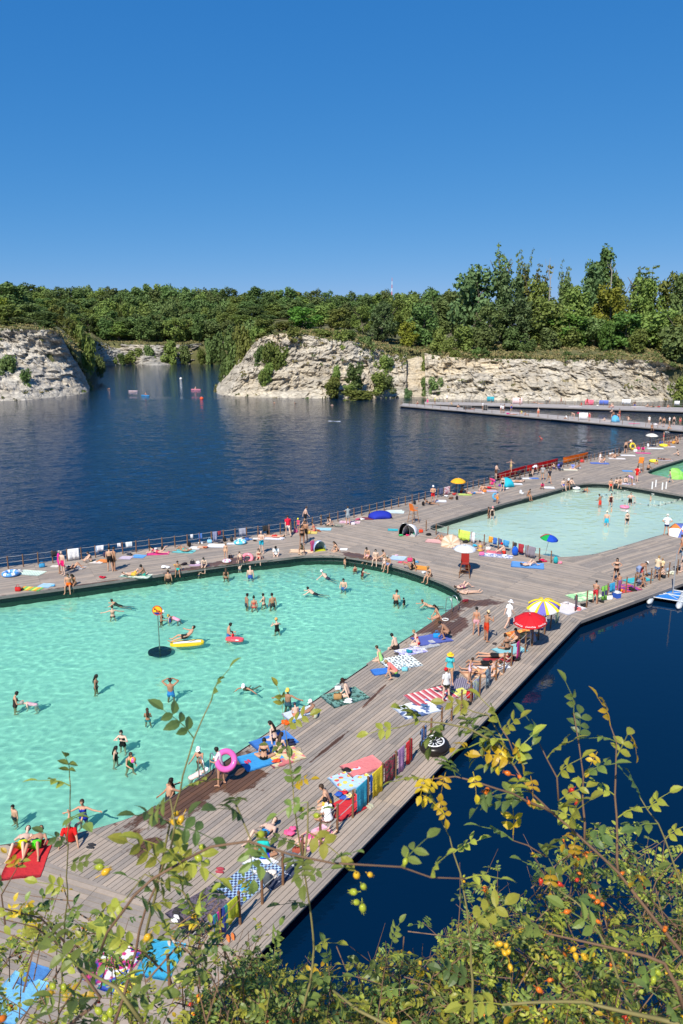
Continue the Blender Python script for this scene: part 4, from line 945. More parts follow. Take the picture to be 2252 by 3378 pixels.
def person(pt, pose, fem, rz, h, hair, garb, label, group, tone=None, tilt=None):
    key = (pose, fem); B = BODIES[key]; s = h / 1.76
    o = bpy.data.objects.new('person', B['me']); link(o); o.location = pt; o.rotation_euler = (0, 0, R(rz)); o.scale = (s, s, s)
    o.color = tuple(SKINS[tone] if tone is not None else rnd.choice(SKINS)) + (1,)
    hat = None
    if ':' in hair: hair, hat = hair.split(':')
    H = B['J']['head']; Mh = Matrix.Translation(H) @ B['Fr'][3].to_4x4()
    if hair != 'n':
        me = garment(key, 'hair')
        c = link(bpy.data.objects.new('hair', me), o); c.color = HAIRC[hair[0].lower()] + (1,)
        if hair[0].isupper(): c2 = link(bpy.data.objects.new('hair', long_hair(key)), o); c2.color = c.color
        if len(hair) > 1: c2 = link(bpy.data.objects.new('hair_bun', bun_mesh()), o); c2.color = c.color; c2.matrix_local = Mh
    if hat:
        kd = 'cap' if hat[0] == 'c' else 'sun_hat'
        c = link(bpy.data.objects.new(kd, hat_mesh(kd)), o); c.color = hexc(hat[1:]) + (1,); c.matrix_local = Mh
    for g in garb.split():
        k, cl = g[:2], hexc(g[2:])
        for nm in (('bikini_top', 'bikini_bottom') if k == 'bk' else (GN[k],)):
            me = garment(key, nm)
            if me: c = link(bpy.data.objects.new(nm, me), o); c.color = cl + (1,)
    return tag(o, label, 'person', group)
PEOPLE = []
def block(ox, oy, k, rows):
    for r in rows: PEOPLE.append(((ox + r[0] * k, oy + r[1] * k),) + r[2:])
K = 600 / 1568
# zoom x, y, level (d deck, 1 2 3 pool, L lake), pose, sex, facing, height, hair, clothes, label
block(0, 1650, K, [
 (190,850,'1','reach','f',-8,1.65,'bx','bkffffff','person in pool with arms resting on the edge beside striped lilo'),
 (515,628,'d','stand','f',-60,1.66,'g','dre0258c','person in magenta beachwear standing by the fence, left of pair'),
 (548,645,'d','stand','m',150,1.76,'n','trd8186a','bald person in magenta shorts standing by the fence'),
 (632,590,'d','lie_knees2','f',-70,1.65,'b','bk303040','person with raised knees on striped towel below white towel'),
 (592,738,'d','edge','m',188,1.78,'b','trf0700c','person in orange trunks sitting with feet in the pool'),
 (640,722,'d','edge2','f',170,1.66,'B','bkd0a060','person sitting close beside the orange trunks at pool edge'),
 (785,530,'d','knees','f',120,1.62,'b','bk556020','person hugging knees on towel by the left fence'),
 (950,612,'d','stand','m',12,1.78,'k','tr101014','person in black shorts seen from behind on left deck'),
 (985,606,'d','stand','m',-40,1.74,'b','tr3a2a20','person half hidden beside the black shorts on left deck'),
 (1350,462,'d','lie_read','f',95,1.65,'K','bkd04060','sunbather lying on pink mat by the left fence'),
 (1150,650,'d','lie_knees','m',-78,1.76,'b','trd8b040','sunbather in yellow shorts lying with one knee up near pool'),
 (1245,650,'d','knees','f',100,1.62,'b:c2a2a2a','st2fa890','person in cap and green shorts sitting by the sunbather'),
 (1450,694,'1','stand','m',8,1.74,'b','tr202020','person with bare back standing in pool by left edge'),
 (1532,606,'d','edge','m',190,1.5,'k','tr20b8b0','person in turquoise shorts sitting on pool edge beside bags'),
 (1030,912,'1','swim','f',80,1.64,'b','sw203028','breaststroke swimmer at upper left of the big pool'),
 (970,998,'1','out','f',15,1.62,'b','bk201818','person in dark bikini wading below the upper left swimmer'),
 (1388,1040,'1','hold','f',-80,1.62,'k:cf0f0f0','bk181818','person in white cap facing a child beside the sign'),
 (1462,1042,'1','stand','f',80,1.15,'l','sw5060c0','child held between two bathers beside the sign'),
 (1535,1030,'1','bend','f',80,1.64,'b:cf0d050','swe8a0b8','person in yellow cap leaning to child near the sign')])
block(500, 1600, K, [
 (275,572,'d','lie_knees2','f',70,1.65,'l','bk30b0a0','sunbather with knees up on turquoise towel, left deck'),
 (640,640,'d','stand','f',175,1.3,'L','swd0a888','blond child standing on the pool edge of left deck'),
 (458,698,'d','edge2','m',172,1.5,'k','tr20223c','child in navy shorts sitting on left pool edge'),
 (405,775,'1','reach','m',-60,1.2,'b','tr304060','child in pool under the navy shorts sitter'),
 (655,715,'1','armsup','f',160,1.3,'b','sw805040','child in pool holding a white ring up to the deck'),
 (640,800,'1','stand','f',5,1.66,'B','bk402018','person with long brown hair in pool by left edge'),
 (768,672,'d','kneel','m',20,1.4,'b','tr806050','child kneeling on the pool edge beside pink ring'),
 (758,728,'1','armsup','m',-5,1.3,'b','tr506080','child in pool with raised arms below pink ring'),
 (925,634,'d','edge','f',178,1.62,'K','bkb82828','person in red bikini sitting with feet in the pool'),
 (1072,606,'d','edge2','m',182,1.66,'k:c181818','shf0f0f0 tr202020','person in white shirt and black cap on pool edge'),
 (948,588,'d','cross','m',170,1.78,'n','tr28b0c8','bald person in turquoise trunks standing with folded arms'),
 (1068,452,'d','lie_back','m',80,1.76,'b','trc02828','sunbather with red trunks on white towel by the fence'),
 (1175,440,'d','walk','m',15,1.8,'b','shd01838 ste8e0d8','person in red shirt and white shorts standing at fence'),
 (1325,350,'d','walk','m',-70,1.78,'b','tr101016','person in black shorts walking at the far side fence'),
 (1265,402,'d','stand','f',150,1.2,'l:cf0e040','shd05070 st303870','child in striped shirt and yellow cap by the fence'),
 (1296,515,'d','stand','f',200,1.68,'K','bk0c0c0c','person in black bikini standing in front of fence group'),
 (1328,490,'d','stand','m',160,1.8,'k','tr0c0c0c','person in black trunks behind the black bikini'),
 (1302,590,'d','crouch','f',170,1.62,'b','bke8d8c8','person crouching on checked blanket at pool corner'),
 (1402,398,'d','cross_legged','f',60,1.62,'b','bkd06060','person sitting cross legged on towel behind fence group'),
 (1548,352,'d','kneel','f',140,1.62,'K','bka87048','long haired person kneeling by the lake fence'),
 (850,795,'1','stand','m',5,1.78,'n','tr3050a0','bald person with broad bare back in the pool'),
 (1518,805,'1','swim_out','m',60,1.74,'g:ce8e8f0','tr303040','neck deep swimmer in white cap near pool corner'),
 (1410,940,'1','swim','m',70,1.7,'k','tr202028','dark haired swimmer in the middle of the pool'),
 (818,1036,'1','stand','m',-60,1.74,'k','tr304050','leftmost of four bathers chatting in the pool'),
 (882,1050,'1','stand','f',10,1.66,'kx','bkd04840','person with hair bun and coral bikini among four bathers'),
 (966,1026,'1','cross','f',60,1.66,'k','bk183030','third from left of four bathers chatting in the pool'),
 (1042,1040,'1','stand','m',30,1.78,'k','tr303030','rightmost, tallest of four bathers chatting in the pool')])
block(950, 1600, K, [
 (515,342,'d','face','f',10,1.68,'b','dr8f9aa0','person in grey dress standing at the lake fence'),
 (418,568,'d','side_sit','f',120,1.64,'K','bk181014','dark haired person sitting alone near the pool corner'),
 (487,682,'1','stand','m',-70,1.5,'b','tr203050','child bathing under the top edge of the pool'),
 (577,736,'1','stand','f',30,1.4,'k','sw804030','girl bathing near the top edge of the pool'),
 (638,776,'1','reach','f',-60,1.5,'K','sw703028','girl with outstretched arms near the top edge of pool'),
 (690,618,'d','edge2','m',150,1.7,'k','tre0a8a8','person in pale pink trunks on the top pool edge'),
 (756,642,'d','edge','m',165,1.66,'k','trc8a890','young person right of the pale pink trunks'),
 (868,690,'d','edge2','m',150,1.72,'g','tr8090b8','grey haired person on the curved pool edge'),
 (835,680,'d','edge','f',165,1.3,'l','swe8d0c8','small child beside the grey haired person'),
 (1062,730,'d','legsout','f',80,1.66,'K','sw181010','person in dark swimsuit reclining by orange towel'),
 (1225,785,'d','edge2','f',130,1.66,'l','bk181818','blond person in black bikini on the curved pool edge'),
 (478,896,'1','hold','m',170,1.76,'k','tr2860a0','person holding a blue toy in the upper pool'),
 (930,1014,'1','hold','m',-20,1.78,'b:c101010','tr181818','person in black cap seen from behind in right of pool'),
 (1000,1026,'1','stand','f',60,1.1,'k','sh101014','child in black shirt beside the black cap bather'),
 (1225,1044,'1','swim','f',85,1.62,'r','bkd0a080','red haired swimmer by the right pool corner'),
 (1292,1140,'d','side_sit','f',100,1.66,'K','bkd89878','long haired person sitting on pool corner deck'),
 (1505,890,'d','lie_knees2','f',-60,1.64,'b','bk802070','sunbather with raised knees near the pool corner, upper'),
 (1545,935,'d','lie_back','f',-80,1.64,'b','bkd0b0a0','sunbather on white towel near the pool corner, lower')])
block(1252, 1400, K, [
 (457,678,'d','cross','m',175,1.8,'n:ce0e0e0','trd81c1c','person in red shorts and white cap standing at fence'),
 (430,692,'d','lie_read','f',80,1.65,'k','bk101010','sunbather on dark towel below the red shorts'),
 (700,590,'d','knees','m',-80,1.7,'k','tr802020','person sitting in the shade of the orange umbrella'),
 (800,600,'d','lie_back','m',-80,1.75,'b','tr2070b0','sunbather in blue trunks right of orange umbrella'),
 (885,574,'d','knees','f',150,1.64,'b','bkd08050','person sitting right of the blue trunks sunbather'),
 (940,556,'d','lie_front','m',70,1.74,'b','trc02030','sunbather lying face down by the lake fence posts'),
 (985,552,'d','bend','f',80,1.6,'k','shd84070 st8030a0','person in pink top bending over towels'),
 (1057,576,'d','stand','f',160,1.68,'k','bk141414','person in black bikini standing left of blue tent'),
 (1000,470,'d','hold','m',-60,1.78,'k','tr604030','bare chested person standing at red canoe tip'),
 (1130,412,'d','out','f',120,1.6,'b','bkd0c080','person with spread arms beside the red canoe'),
 (1190,498,'d','lie_back','m',80,1.74,'b','trb08060','sunbather stretched out right of blue tent'),
 (1012,684,'d','walk','m',-20,1.2,'b:c4060a0','trf08828','child in orange shorts carrying a blue ring'),
 (1278,616,'d','edge2','f',-150,1.64,'k','bk141414','person in black sitting at second pool edge'),
 (940,800,'2','stand','f',60,1.5,'b','sw202020','smaller of two bathers at left end of second pool'),
 (968,808,'2','stand','f',190,1.62,'g:cd89090','sw201818','person in pink cap at left end of second pool'),
 (1400,556,'d','kneel','f',170,1.4,'b','she04070','person in pink shirt kneeling by a stroller'),
 (1402,480,'d','stand','m',160,1.74,'g','sha0a0a0 st807870','person in grey clothes standing behind the kneeler'),
 (1458,512,'d','walk','m',-160,1.78,'k','sh2a2c38 stb08868','person with dark shirt and backpack on far walkway'),
 (1318,440,'d','bend','m',-60,1.74,'b','shd8d8e0 st404048','person in pale shirt bending over a bag'),
 (540,1000,'d','lie_knees2','f',30,1.66,'b','bkd09070','sunbather with legs up beside striped parasol'),
 (868,1094,'d','cross_legged','f',5,1.64,'kx','bkd8b838','person in yellow bikini sitting with back turned'),
 (1075,1116,'d','knees','m',70,1.74,'k:cc01818','trc82818','person in red cap sitting under hanging towels'),
 (50,1176,'d','knees','m',70,1.7,'k','tr303040','person sitting by white towel above pool curve')])
block(1652, 1250, K, [
 (945,925,'d','edge','m',170,1.78,'k','tre02c10','person in bright red shorts at second pool edge'),
 (998,908,'d','knees','f',150,1.6,'k','bk302020','dark haired person in the second pool edge group'),
 (1025,905,'d','edge2','m',160,1.7,'b','tr604838','bare chested person in the second pool edge group'),
 (1072,895,'d','knees','f',170,1.6,'k','bk201818','person at back of the second pool edge group'),
 (1125,915,'d','bend','f',100,1.6,'l','shd8b0d0 st8868a0','person in lilac bending at right of edge group'),
 (1168,888,'d','hips','m',-60,1.8,'b','shd81818 std81818','lifeguard in red shirt and shorts'),
 (535,925,'d','edge','m',185,1.78,'k','tr2850b0','person in blue shorts at far left edge of second pool'),
 (578,915,'d','edge2','f',170,1.64,'k:cffffff','bk303038','person in white cap beside the blue shorts'),
 (648,945,'2','hold','f',20,1.0,'l','swd0b0c0','toddler in a white swim ring'),
 (715,970,'2','swim_out','m',-60,1.6,'k','tr303030','dark haired bather low in second pool'),
 (745,975,'2','stand','f',80,1.1,'b','swc08060','child beside low bather in the second pool'),
 (1112,1085,'2','face','m',175,1.8,'k','tr101010','person in black trunks wading in second pool'),
 (1290,1045,'2','stand','f',100,1.05,'b','swd0b0a0','child playing near the white posts'),
 (945,1086,'2','stand','f',175,1.7,'k','sw401818','person in dark swimsuit wading in second pool'),
 (852,1100,'2','hold','m',40,1.78,'b','trf04030','person in red orange shorts wading with small child'),
 (1065,1110,'2','hold','f',170,.95,'k','swe07098','toddler in pink swim ring'),
 (1072,640,'d','stand','m',20,1.8,'k','tr141414','person with bare back at the far fence'),
 (1120,560,'d','knees','f',100,1.6,'b','shf0f0f0','person in white shirt beyond the far fence'),
 (1225,630,'d','kneel','f',150,1.6,'b','she82890','person in pink sitting by the far fence'),
 (985,685,'d','knees','f',120,1.62,'k','bk604848','person in a pair on white towel, far deck'),
 (850,722,'d','cross_legged','f',-120,1.62,'k','bke8e0e0','left one of two sunbathers on blue towel, far deck'),
 (895,722,'d','knees','m',110,1.72,'b','trd0c8c0','right one of two sunbathers on blue towel, far deck'),
 (620,775,'d','cross_legged','f',150,1.62,'l','sh8090d8','person in violet shirt near orange canoe'),
 (680,775,'d','knees','m',90,1.7,'b','trc0c0c8','person sitting right below the orange canoe'),
 (1400,540,'d','hips','f',60,1.66,'K','bkd03040','person in red at the far right fence'),
 (1445,580,'d','cross_legged','f',150,1.6,'b','bkc08070','person sitting near far fence right of cream umbrella'),
 (1525,560,'d','knees','m',120,1.7,'b','tr705848','person at far right edge of the deck'),
 (1530,660,'d','knees','f',60,1.64,'k','bk302828','person on right edge by third pool'),
 (1335,770,'3','stand','m',-10,1.7,'k','tr604040','bather beside the yellow float in third pool'),
 (1265,785,'d','knees','m',-60,1.7,'k','tr141414','person in black by third pool edge'),
 (1400,700,'d','lie_front','f',80,1.64,'k','bk402838','sunbather by the third pool edge'),
 (1455,895,'d','walk','m',60,1.5,'b','tr8a8c94','child walking by the green ring'),
 (1195,810,'d','cross_legged','m',80,1.7,'k','trc83020','person in the shade by orange chair'),
 (15,295,'d','stand','m',150,1.78,'k','shd8d8d8 st303038','person in grey shirt at left end of near pier'),
 (88,280,'d','stand','m',20,1.76,'k','tr2838a0','person in blue shorts on near pier'),
 (180,300,'d','cross_legged','f',120,1.6,'l','shd8c860','person in yellow shirt sitting on near pier'),
 (110,310,'d','lie_back','f',80,1.66,'b','bkc09080','sunbather lying on near pier, left part'),
 (205,315,'d','knees','f',-100,1.6,'b','bkd08078','person sitting right of the yellow shirt'),
 (320,325,'d','stand','m',10,1.8,'n','tre07050','bare backed person in orange shorts on near pier'),
 (565,342,'d','cross_legged','f',90,1.62,'k','shf0f0f0','person in white shirt sitting on near pier, middle'),
 (628,345,'d','bend','m',80,1.76,'b','trd8a090','person bending over on near pier, middle'),
 (760,360,'d','stand','f',170,1.66,'b','swd03850','person in red swimsuit standing on near pier'),
 (895,362,'d','knees','f',120,1.6,'k','bk606068','person sitting on near pier left of blue mat'),
 (965,355,'d','stand','m',190,1.76,'k','tr604848','person standing behind the blue mat on near pier'),
 (1022,355,'d','bend','f',60,1.66,'b','bkc02838','person bending right of the blue mat'),
 (1095,360,'d','knees','m',-60,1.7,'b','trb09080','person sitting alone right part of near pier'),
 (1275,395,'d','stand','f',150,1.66,'L','she8e8e0','person in white top standing on near pier'),
 (1300,425,'d','edge','m',175,1.74,'b','trc89070','person sitting on the edge of near pier'),
 (1370,400,'d','stand','m',30,1.74,'k','tr283028','left of three standing people on near pier end'),
 (1400,415,'d','stand','m',170,1.8,'k','tr403838','middle of three standing people on near pier end'),
 (1450,400,'d','stand','f',100,1.66,'b','shf0f0f0','right of three standing people, in white shirt'),
 (1488,402,'d','stand','m',15,1.8,'k','tr141414','person in black trunks on near pier right end'),
 (1440,435,'d','knees','f',-120,1.6,'l','bkd0a080','person sitting by the pier edge near its right end'),
 (1542,400,'d','stand','f',-20,1.66,'B','bkd04858','person at right edge of near pier'),
 (420,208,'d','stand','f',100,1.66,'k','shf0f0f0 st282838','person in white shirt on the far pier'),
 (518,216,'d','walk','m',60,1.78,'b','tra05038','person in brown shorts walking on the far pier'),
 (162,225,'d','stand','m',-60,1.76,'b','trd8b0b0','person by the pale windbreak on far pier'),
 (742,226,'d','stand','f',150,1.64,'k','drb01828','person in dark red dress on far pier'),
 (695,228,'d','cross_legged','f',90,1.6,'l','shd83030','person in red shirt sitting on the far pier'),
 (940,246,'d','cross_legged','f',60,1.6,'b','bkc04050','left of two people sitting on far pier'),
 (965,246,'d','knees','m',120,1.7,'b','trd07080','right of two people sitting on far pier'),
 (1150,258,'d','stand','m',170,1.8,'k','tr2858b8 sh705848','person in blue shorts on far pier'),
 (1268,242,'d','knees','f',80,1.6,'k','bk503838','person sitting on far pier, right part'),
 (1310,246,'d','lie_front','m',80,1.7,'k','tr302828','sunbather lying on far pier, right part'),
 (1436,246,'d','knees','f',-80,1.6,'b','bkc84838','person in red sitting near far pier right end'),
 (345,215,'d','lie_back','f',80,1.6,'b','bkb08870','sunbather lying on far pier, left part'),
 (1110,335,'L','swim','m',90,1.7,'k','tr202020','swimmer between the two piers'),
 (360,520,'L','swim_out','f',90,1.66,'b:cc02020','swd02828','swimmer with red cap and blue float on the lake')])
block(1652, 1650, K, [
 (908,215,'2','stand','m',-20,1.8,'b:he8e0c8','tr28b0d0','person in straw hat and turquoise shorts, second pool'),
 (952,95,'2','stand','f',60,1.0,'b','swd0a080','child behind the straw hat bather'),
 (1085,200,'2','stand','f',10,1.68,'k:hf8f8f8','bk0c0c0c','person in black bikini and white hat, second pool'),
 (1422,302,'d','hips','m',-10,1.8,'g:he0d8c8','shf4f4f4 st1a2a5a','person in white shirt and navy shorts at second pool rim'),
 (988,702,'d','hips','f',165,1.7,'K','bk201010','person in bikini with hand on hip on right deck'),
 (808,888,'d','cross','m',-40,1.5,'k','trc83038','child in red shorts leaning on the fence'),
 (1025,720,'d','knees','m',10,1.4,'k','trc83848','child sitting between hanging towels and red blanket'),
 (1178,700,'d','bend','m',-70,1.78,'b:hf0e8e0','tr8090b0','person in white hat bending down to a child'),
 (1205,690,'d','stand','f',150,1.2,'k','swc05050','child under the white hat person'),
 (1185,745,'d','crouch','m',-120,1.7,'b','tr707c90','person crouching in grey shorts by right fence'),
 (1340,678,'d','hold','f',-40,1.66,'l','shd8c0a0 st5878a8','blond person in denim shorts by right fence'),
 (1385,640,'d','stand','m',120,1.2,'l','she8d0a0','blond child by denim shorts'),
 (1405,670,'d','knees','m',60,1.7,'k','tr202830','person sitting behind right fence posts'),
 (240,566,'d','lie_knees2','f',-70,1.66,'b','bkf0d8d0','sunbather with raised knees on blue towel'),
 (62,1100,'d','walk','f',-60,1.7,'b:hf8f8f8','shf4f4f4 stf4f4f4','person all in white with white hat near red umbrella'),
 (1556,470,'d','walk','f',40,1.6,'b','swb07050','person at right border above the fence'),
 (1556,620,'d','stand','m',60,1.78,'k','sh9098a0 st303038','person in grey shirt at right border')])
block(1252, 1950, K, [
 (145,500,'d','edge2','m',60,1.76,'k','tr241a1a','dark haired person seated on pool edge with back turned'),
 (330,460,'d','side_sit','f',70,1.66,'l','bkc01828','person in red bikini sitting on striped towel'),
 (592,415,'d','crouch','m',75,1.76,'k','br141418','person in black briefs crouching on blue mat'),
 (828,380,'d','stand','f',-10,1.66,'k','bbd8a0a8 btc08060','person in striped bikini seen from behind on walkway'),
 (915,432,'d','face','m',-60,1.78,'b:cd0b890','trc83818','person in red trunks and beige cap on walkway'),
 (1098,505,'d','cross_legged','f',20,1.66,'kx','bk181818','person in black bikini sitting on turquoise towel'),
 (1195,440,'d','knees','m',110,1.72,'k','tr302018','person sitting in the shade of the red umbrella'),
 (1330,440,'d','knees','f',60,1.6,'b','sh9898a8','person in grey shirt in the umbrella shade'),
 (1000,578,'d','lie_front','m',-100,1.76,'b','tr16161a','sunbather in black trunks, upper of three'),
 (920,646,'d','lie_front','m',-98,1.78,'b','tr101014','sunbather in black trunks, middle of three'),
 (850,706,'d','lie_back','f',82,1.66,'k','bkd8a070','sunbather, lowest of three by the fence'),
 (992,732,'d','cross_legged','f',60,1.64,'k','bkc87838','dark haired person sitting behind fence posts'),
 (775,790,'d','hold','f',-110,1.35,'b','swd8b8c8','girl in pale swimsuit standing by the fence'),
 (600,800,'d','stand','f',175,1.66,'b:hf0c030','sh48b8c0 std0a880','person in turquoise shirt and yellow hat'),
 (570,948,'d','stand','f',20,1.62,'b:cd01828','shd8d8d8 bb303020','person in red cap, white top and dotted bikini'),
 (10,600,'d','side_sit','f',60,1.62,'b','swa0d880','person in green swimsuit at pool edge'),
 (135,755,'d','crouch','f',80,1.66,'l','she88078 bb80c850','person in coral shirt crouching on white towel')])
block(500, 2000, K, [
 (165,758,'1','behind','m',5,1.8,'b','tr3080c8','person with hands behind head and blue trunks in pool'),
 (1080,204,'1','face','f',30,1.66,'l:ce0a860','sw101010','person in black swimsuit and cap in mid pool'),
 (662,258,'1','hold','m',-80,1.78,'k','tr3870b0','person steadying a child on a red float'),
 (702,272,'1','stand','f',80,1.0,'k','shc82030','child with red vest on float'),
 (832,716,'1','swim_out','f',160,1.64,'b:cf4f4f4','sw303028','swimmer with white cap and spread arms'),
 (1175,846,'1','out','m',160,1.76,'b:ce8c860','tr305060','person in yellow cap in water by the deck edge'),
 (1244,950,'d','edge2','m',20,1.2,'b:c283858','trd08060','child in navy cap sitting on pool edge'),
 (1410,958,'d','knees','f',75,1.66,'g:cf0e8e0','swc0c8b0','person in white cap hugging knees by pool edge'),
 (300,318,'1','float','m',100,1.74,'k','tr181818','sunbather floating on yellow air mattress')])
block(900, 2250, K, [
 (650,120,'d','side_sit','m',80,1.76,'k:h302018','br181414','tanned person in dark hat sitting on leaf towel'),
 (20,500,'d','side_sit','f',60,1.66,'K','bk181014','long haired person on blue towel by pool edge'),
 (55,610,'d','cross_legged','f',-20,1.64,'B','bk201818','brown haired person on yellow patterned towel')])
block(300, 2350, K, [
 (1490,405,'d','cross_legged','f',0,1.66,'k','bk0c0c0c','person in black bikini with bare back on blue towel'),
 (1118,628,'d','hold','f',70,1.58,'k','she8d8e0 bbd89878','girl in white top carrying a pink ring'),
 (940,420,'1','reach','f',170,1.66,'b:cf4f4f4','bk803820','person in white cap at the pool ladder'),
 (862,560,'1','bend','f',-70,1.62,'g:hf4f4f8','dre8c8c0','person in white hat and pale dress at ladder'),
 (668,748,'1','reach','m',-50,1.78,'k','tr303038','dark haired person embracing at pool edge'),
 (708,722,'1','reach','f',150,1.66,'B','bk181818','brown haired person embracing at pool edge'),
 (272,270,'1','face','f',170,1.62,'k','sw141414','person adjusting goggles in the pool'),
 (208,386,'1','stand','f',-90,1.45,'K','sw281c1c','long haired girl beside goggles wearer'),
 (332,448,'1','hold','f',-130,1.55,'b','sw186840','girl in green swimsuit holding a ball'),
 (488,58,'1','cross','f',10,1.35,'B','bb2090b0','child in blue trunks seen from behind in pool')])
block(0, 2450, K, [
 (128,636,'1','stand','m',150,1.3,'k','tr203040','small child alone at left of the pool'),
 (718,640,'1','out','f',175,1.66,'b','sw2030a0','person in blue swimsuit and sunglasses, arms out'),
 (615,850,'d','legsout','m',5,1.76,'g:cd8d8d8','shd01818 tr303030','person in red shirt seated at pool edge'),
 (190,905,'d','lie_knees2','m',185,1.76,'b','trd8e010','sunbather in yellow shorts on red towel'),
 (310,905,'d','lie_knees2','m',187,1.76,'b','tr60e828','sunbather in green shorts on red towel')])
block(0, 1950, K, [
 (128,985,'1','hold','f',-60,1.64,'k','sw302020','person standing at far left of the pool'),
 (305,975,'1','bend','f',110,1.6,'g','swd8b0b8','person bending forward in pink at left of pool'),
 (825,828,'1','stand','f',-80,1.62,'K','bk503020','person with long dark hair alone in left half of pool')])
block(700, 2600, K, [
 (1005,150,'d','side_sit','m',90,1.76,'b','trd0b040','tanned person sitting on walkway by fence post'),
 (1000,285,'d','cross_legged','f',30,1.64,'k','shf4f4f4 st805850','person in white shirt sitting by fence post'),
 (440,420,'d','lie_knees2','m',150,1.76,'b','tr2088c8','sunbather in blue trunks behind rose twigs'),
 (430,600,'d','cross_legged','f',-20,1.66,'b','sh18b8b0 st1828c8','person in turquoise top and royal blue shorts'),
 (830,460,'d','lie_back','f',-60,1.66,'b','bke85890','sunbather in pink behind rose twigs')])
kx = 800 / 1568
block(0, 750, kx, [
 (858,1060,'L','stand','f',80,1.0,'k','sw803040','swimmer lying on pale float, left of paddler'),
 (938,1086,'L','cross_legged','m',-60,1.7,'b','trb06040','paddler on blue board on the far lake'),
 (1265,1046,'L','cross_legged','f',60,1.6,'k','bkd04848','person on pink float on the far lake'),
 (712,1045,'L','swim','m',80,1.7,'k','tr303030','swimmer far out on the lake, leftmost')])
block(700, 750, kx, [(410,1137,'L','swim','m',80,1.7,'k','tr202020','left of two swimmers below the headland'), (545,1140,'L','swim','f',80,1.7,'k','sw303030','right of two swimmers below the headland'), (785,1153,'L','swim','m',95,1.75,'b','tr503828','swimmer below the headland shore reeds')])
block(1250, 1250, 1002/1568, [
 (200,128,'d','cross_legged','m',80,1.7,'k','trb05048','person sitting at the left tip of the near pier'),(250,136,'d','stand','f',170,1.66,'b','swe82888','person in hot pink at the left part of the near pier'),(288,130,'d','stand','f',60,1.62,'l','shd8d860','person in yellow top near the pier tip'),(350,118,'d','stand','m',150,1.76,'k','shf0f0f0 tr404040','person in white shirt at the start of the far pier'),(376,132,'d','knees','f',60,1.6,'b','bkd8b830','person in yellow sitting between the two piers'),
 (405,150,'d','knees','m',-60,1.7,'k','tr303030','dark person sitting on the near pier, left part'),(478,158,'d','lie_back','f',80,1.66,'b','bkd07878','sunbather in coral on the near pier, left part'),(535,160,'d','stand','m',20,1.76,'b','shd0d0d0 st806050','person in pale shirt standing on the near pier'),(628,172,'d','stand','f',120,1.66,'k','shf0f0f0 stc04040','left of two talking on the near pier'),(645,172,'d','stand','m',-120,1.78,'k','tr383848','right of two talking on the near pier'),
 (1200,198,'d','hold','m',100,1.76,'k','tr403030','person standing left of the blue tent, near pier'),(1240,196,'d','stand','f',20,1.66,'b','bkd04838','person in red bikini near the blue tent, near pier'),(800,124,'d','lie_front','m',80,1.7,'b','trb07050','sunbather lying on the far pier, middle'),(1390,143,'d','cross_legged','f',60,1.6,'k','bk402828','person sitting on far pier toward right end'),(1200,140,'d','cross_legged','m',-60,1.7,'b','trd06050','reddish person on the far pier'),
 (1305,335,'d','knees','m',60,1.7,'k','tr705040','person leaning at the far fence beside the yellow ring'),(1500,330,'d','lie_back','f',80,1.6,'b','bkc87060','sunbather at the far fence, right end'),(1530,318,'d','knees','f',-60,1.6,'k','bk805040','second sitter at the far fence, right end'),(1215,400,'d','lie_knees2','f',80,1.6,'b','bk503838','sunbather with raised knees at far fence'),
 (1140,425,'d','stand','f',150,1.2,'l','swf0f0f0','child in white at the far deck'),(905,465,'d','knees','m',60,1.7,'k','tr403868','person in violet trunks by the strollers'),(990,545,'d','knees','f',190,1.6,'k','bk704040','third person of the left group at second pool'),(1015,560,'2','stand','f',100,1.0,'b','swd0a0b0','toddler by the left group in second pool')])
make_bodies(sorted({(r[2], r[3] == 'f') for r in PEOPLE}))
def place(pxy, lev, pose, fem, h):
    x, y = pxy
    if lev == 'd': return G(x, y, DECK + .012)
    p = G(x, y, 0)
    if POSES[pose][8] == 'water': p.z = -.04; return p
    if POSES[pose][8] == 'lie': p.z = .16; return p
    if POSES[pose][8] == 'seat': p.z = .12; return p
    if lev == 'L': p.z = -h * .8; return p
    d = POOL_DEPTH[int(lev) - 1]
    p.z = -d if h > 1.35 else -min(d, h * .62)
    return p
GRP = {'d': 'sunbathers on the boardwalk', '1': 'bathers in the big pool', '2': 'bathers in the second pool', '3': 'bathers in the third pool', 'L': 'people on the lake'}
for pxy, lev, pose, sex, rz, h, hair, garb, label in PEOPLE:
    o = person(place(pxy, lev, pose, sex == 'f', h), pose, sex == 'f', rz, h, hair, garb, label, GRP[lev])
    if lev in '123':
        o.cycles.is_caustics_receiver = True
        for c in o.children: c.cycles.is_caustics_receiver = True
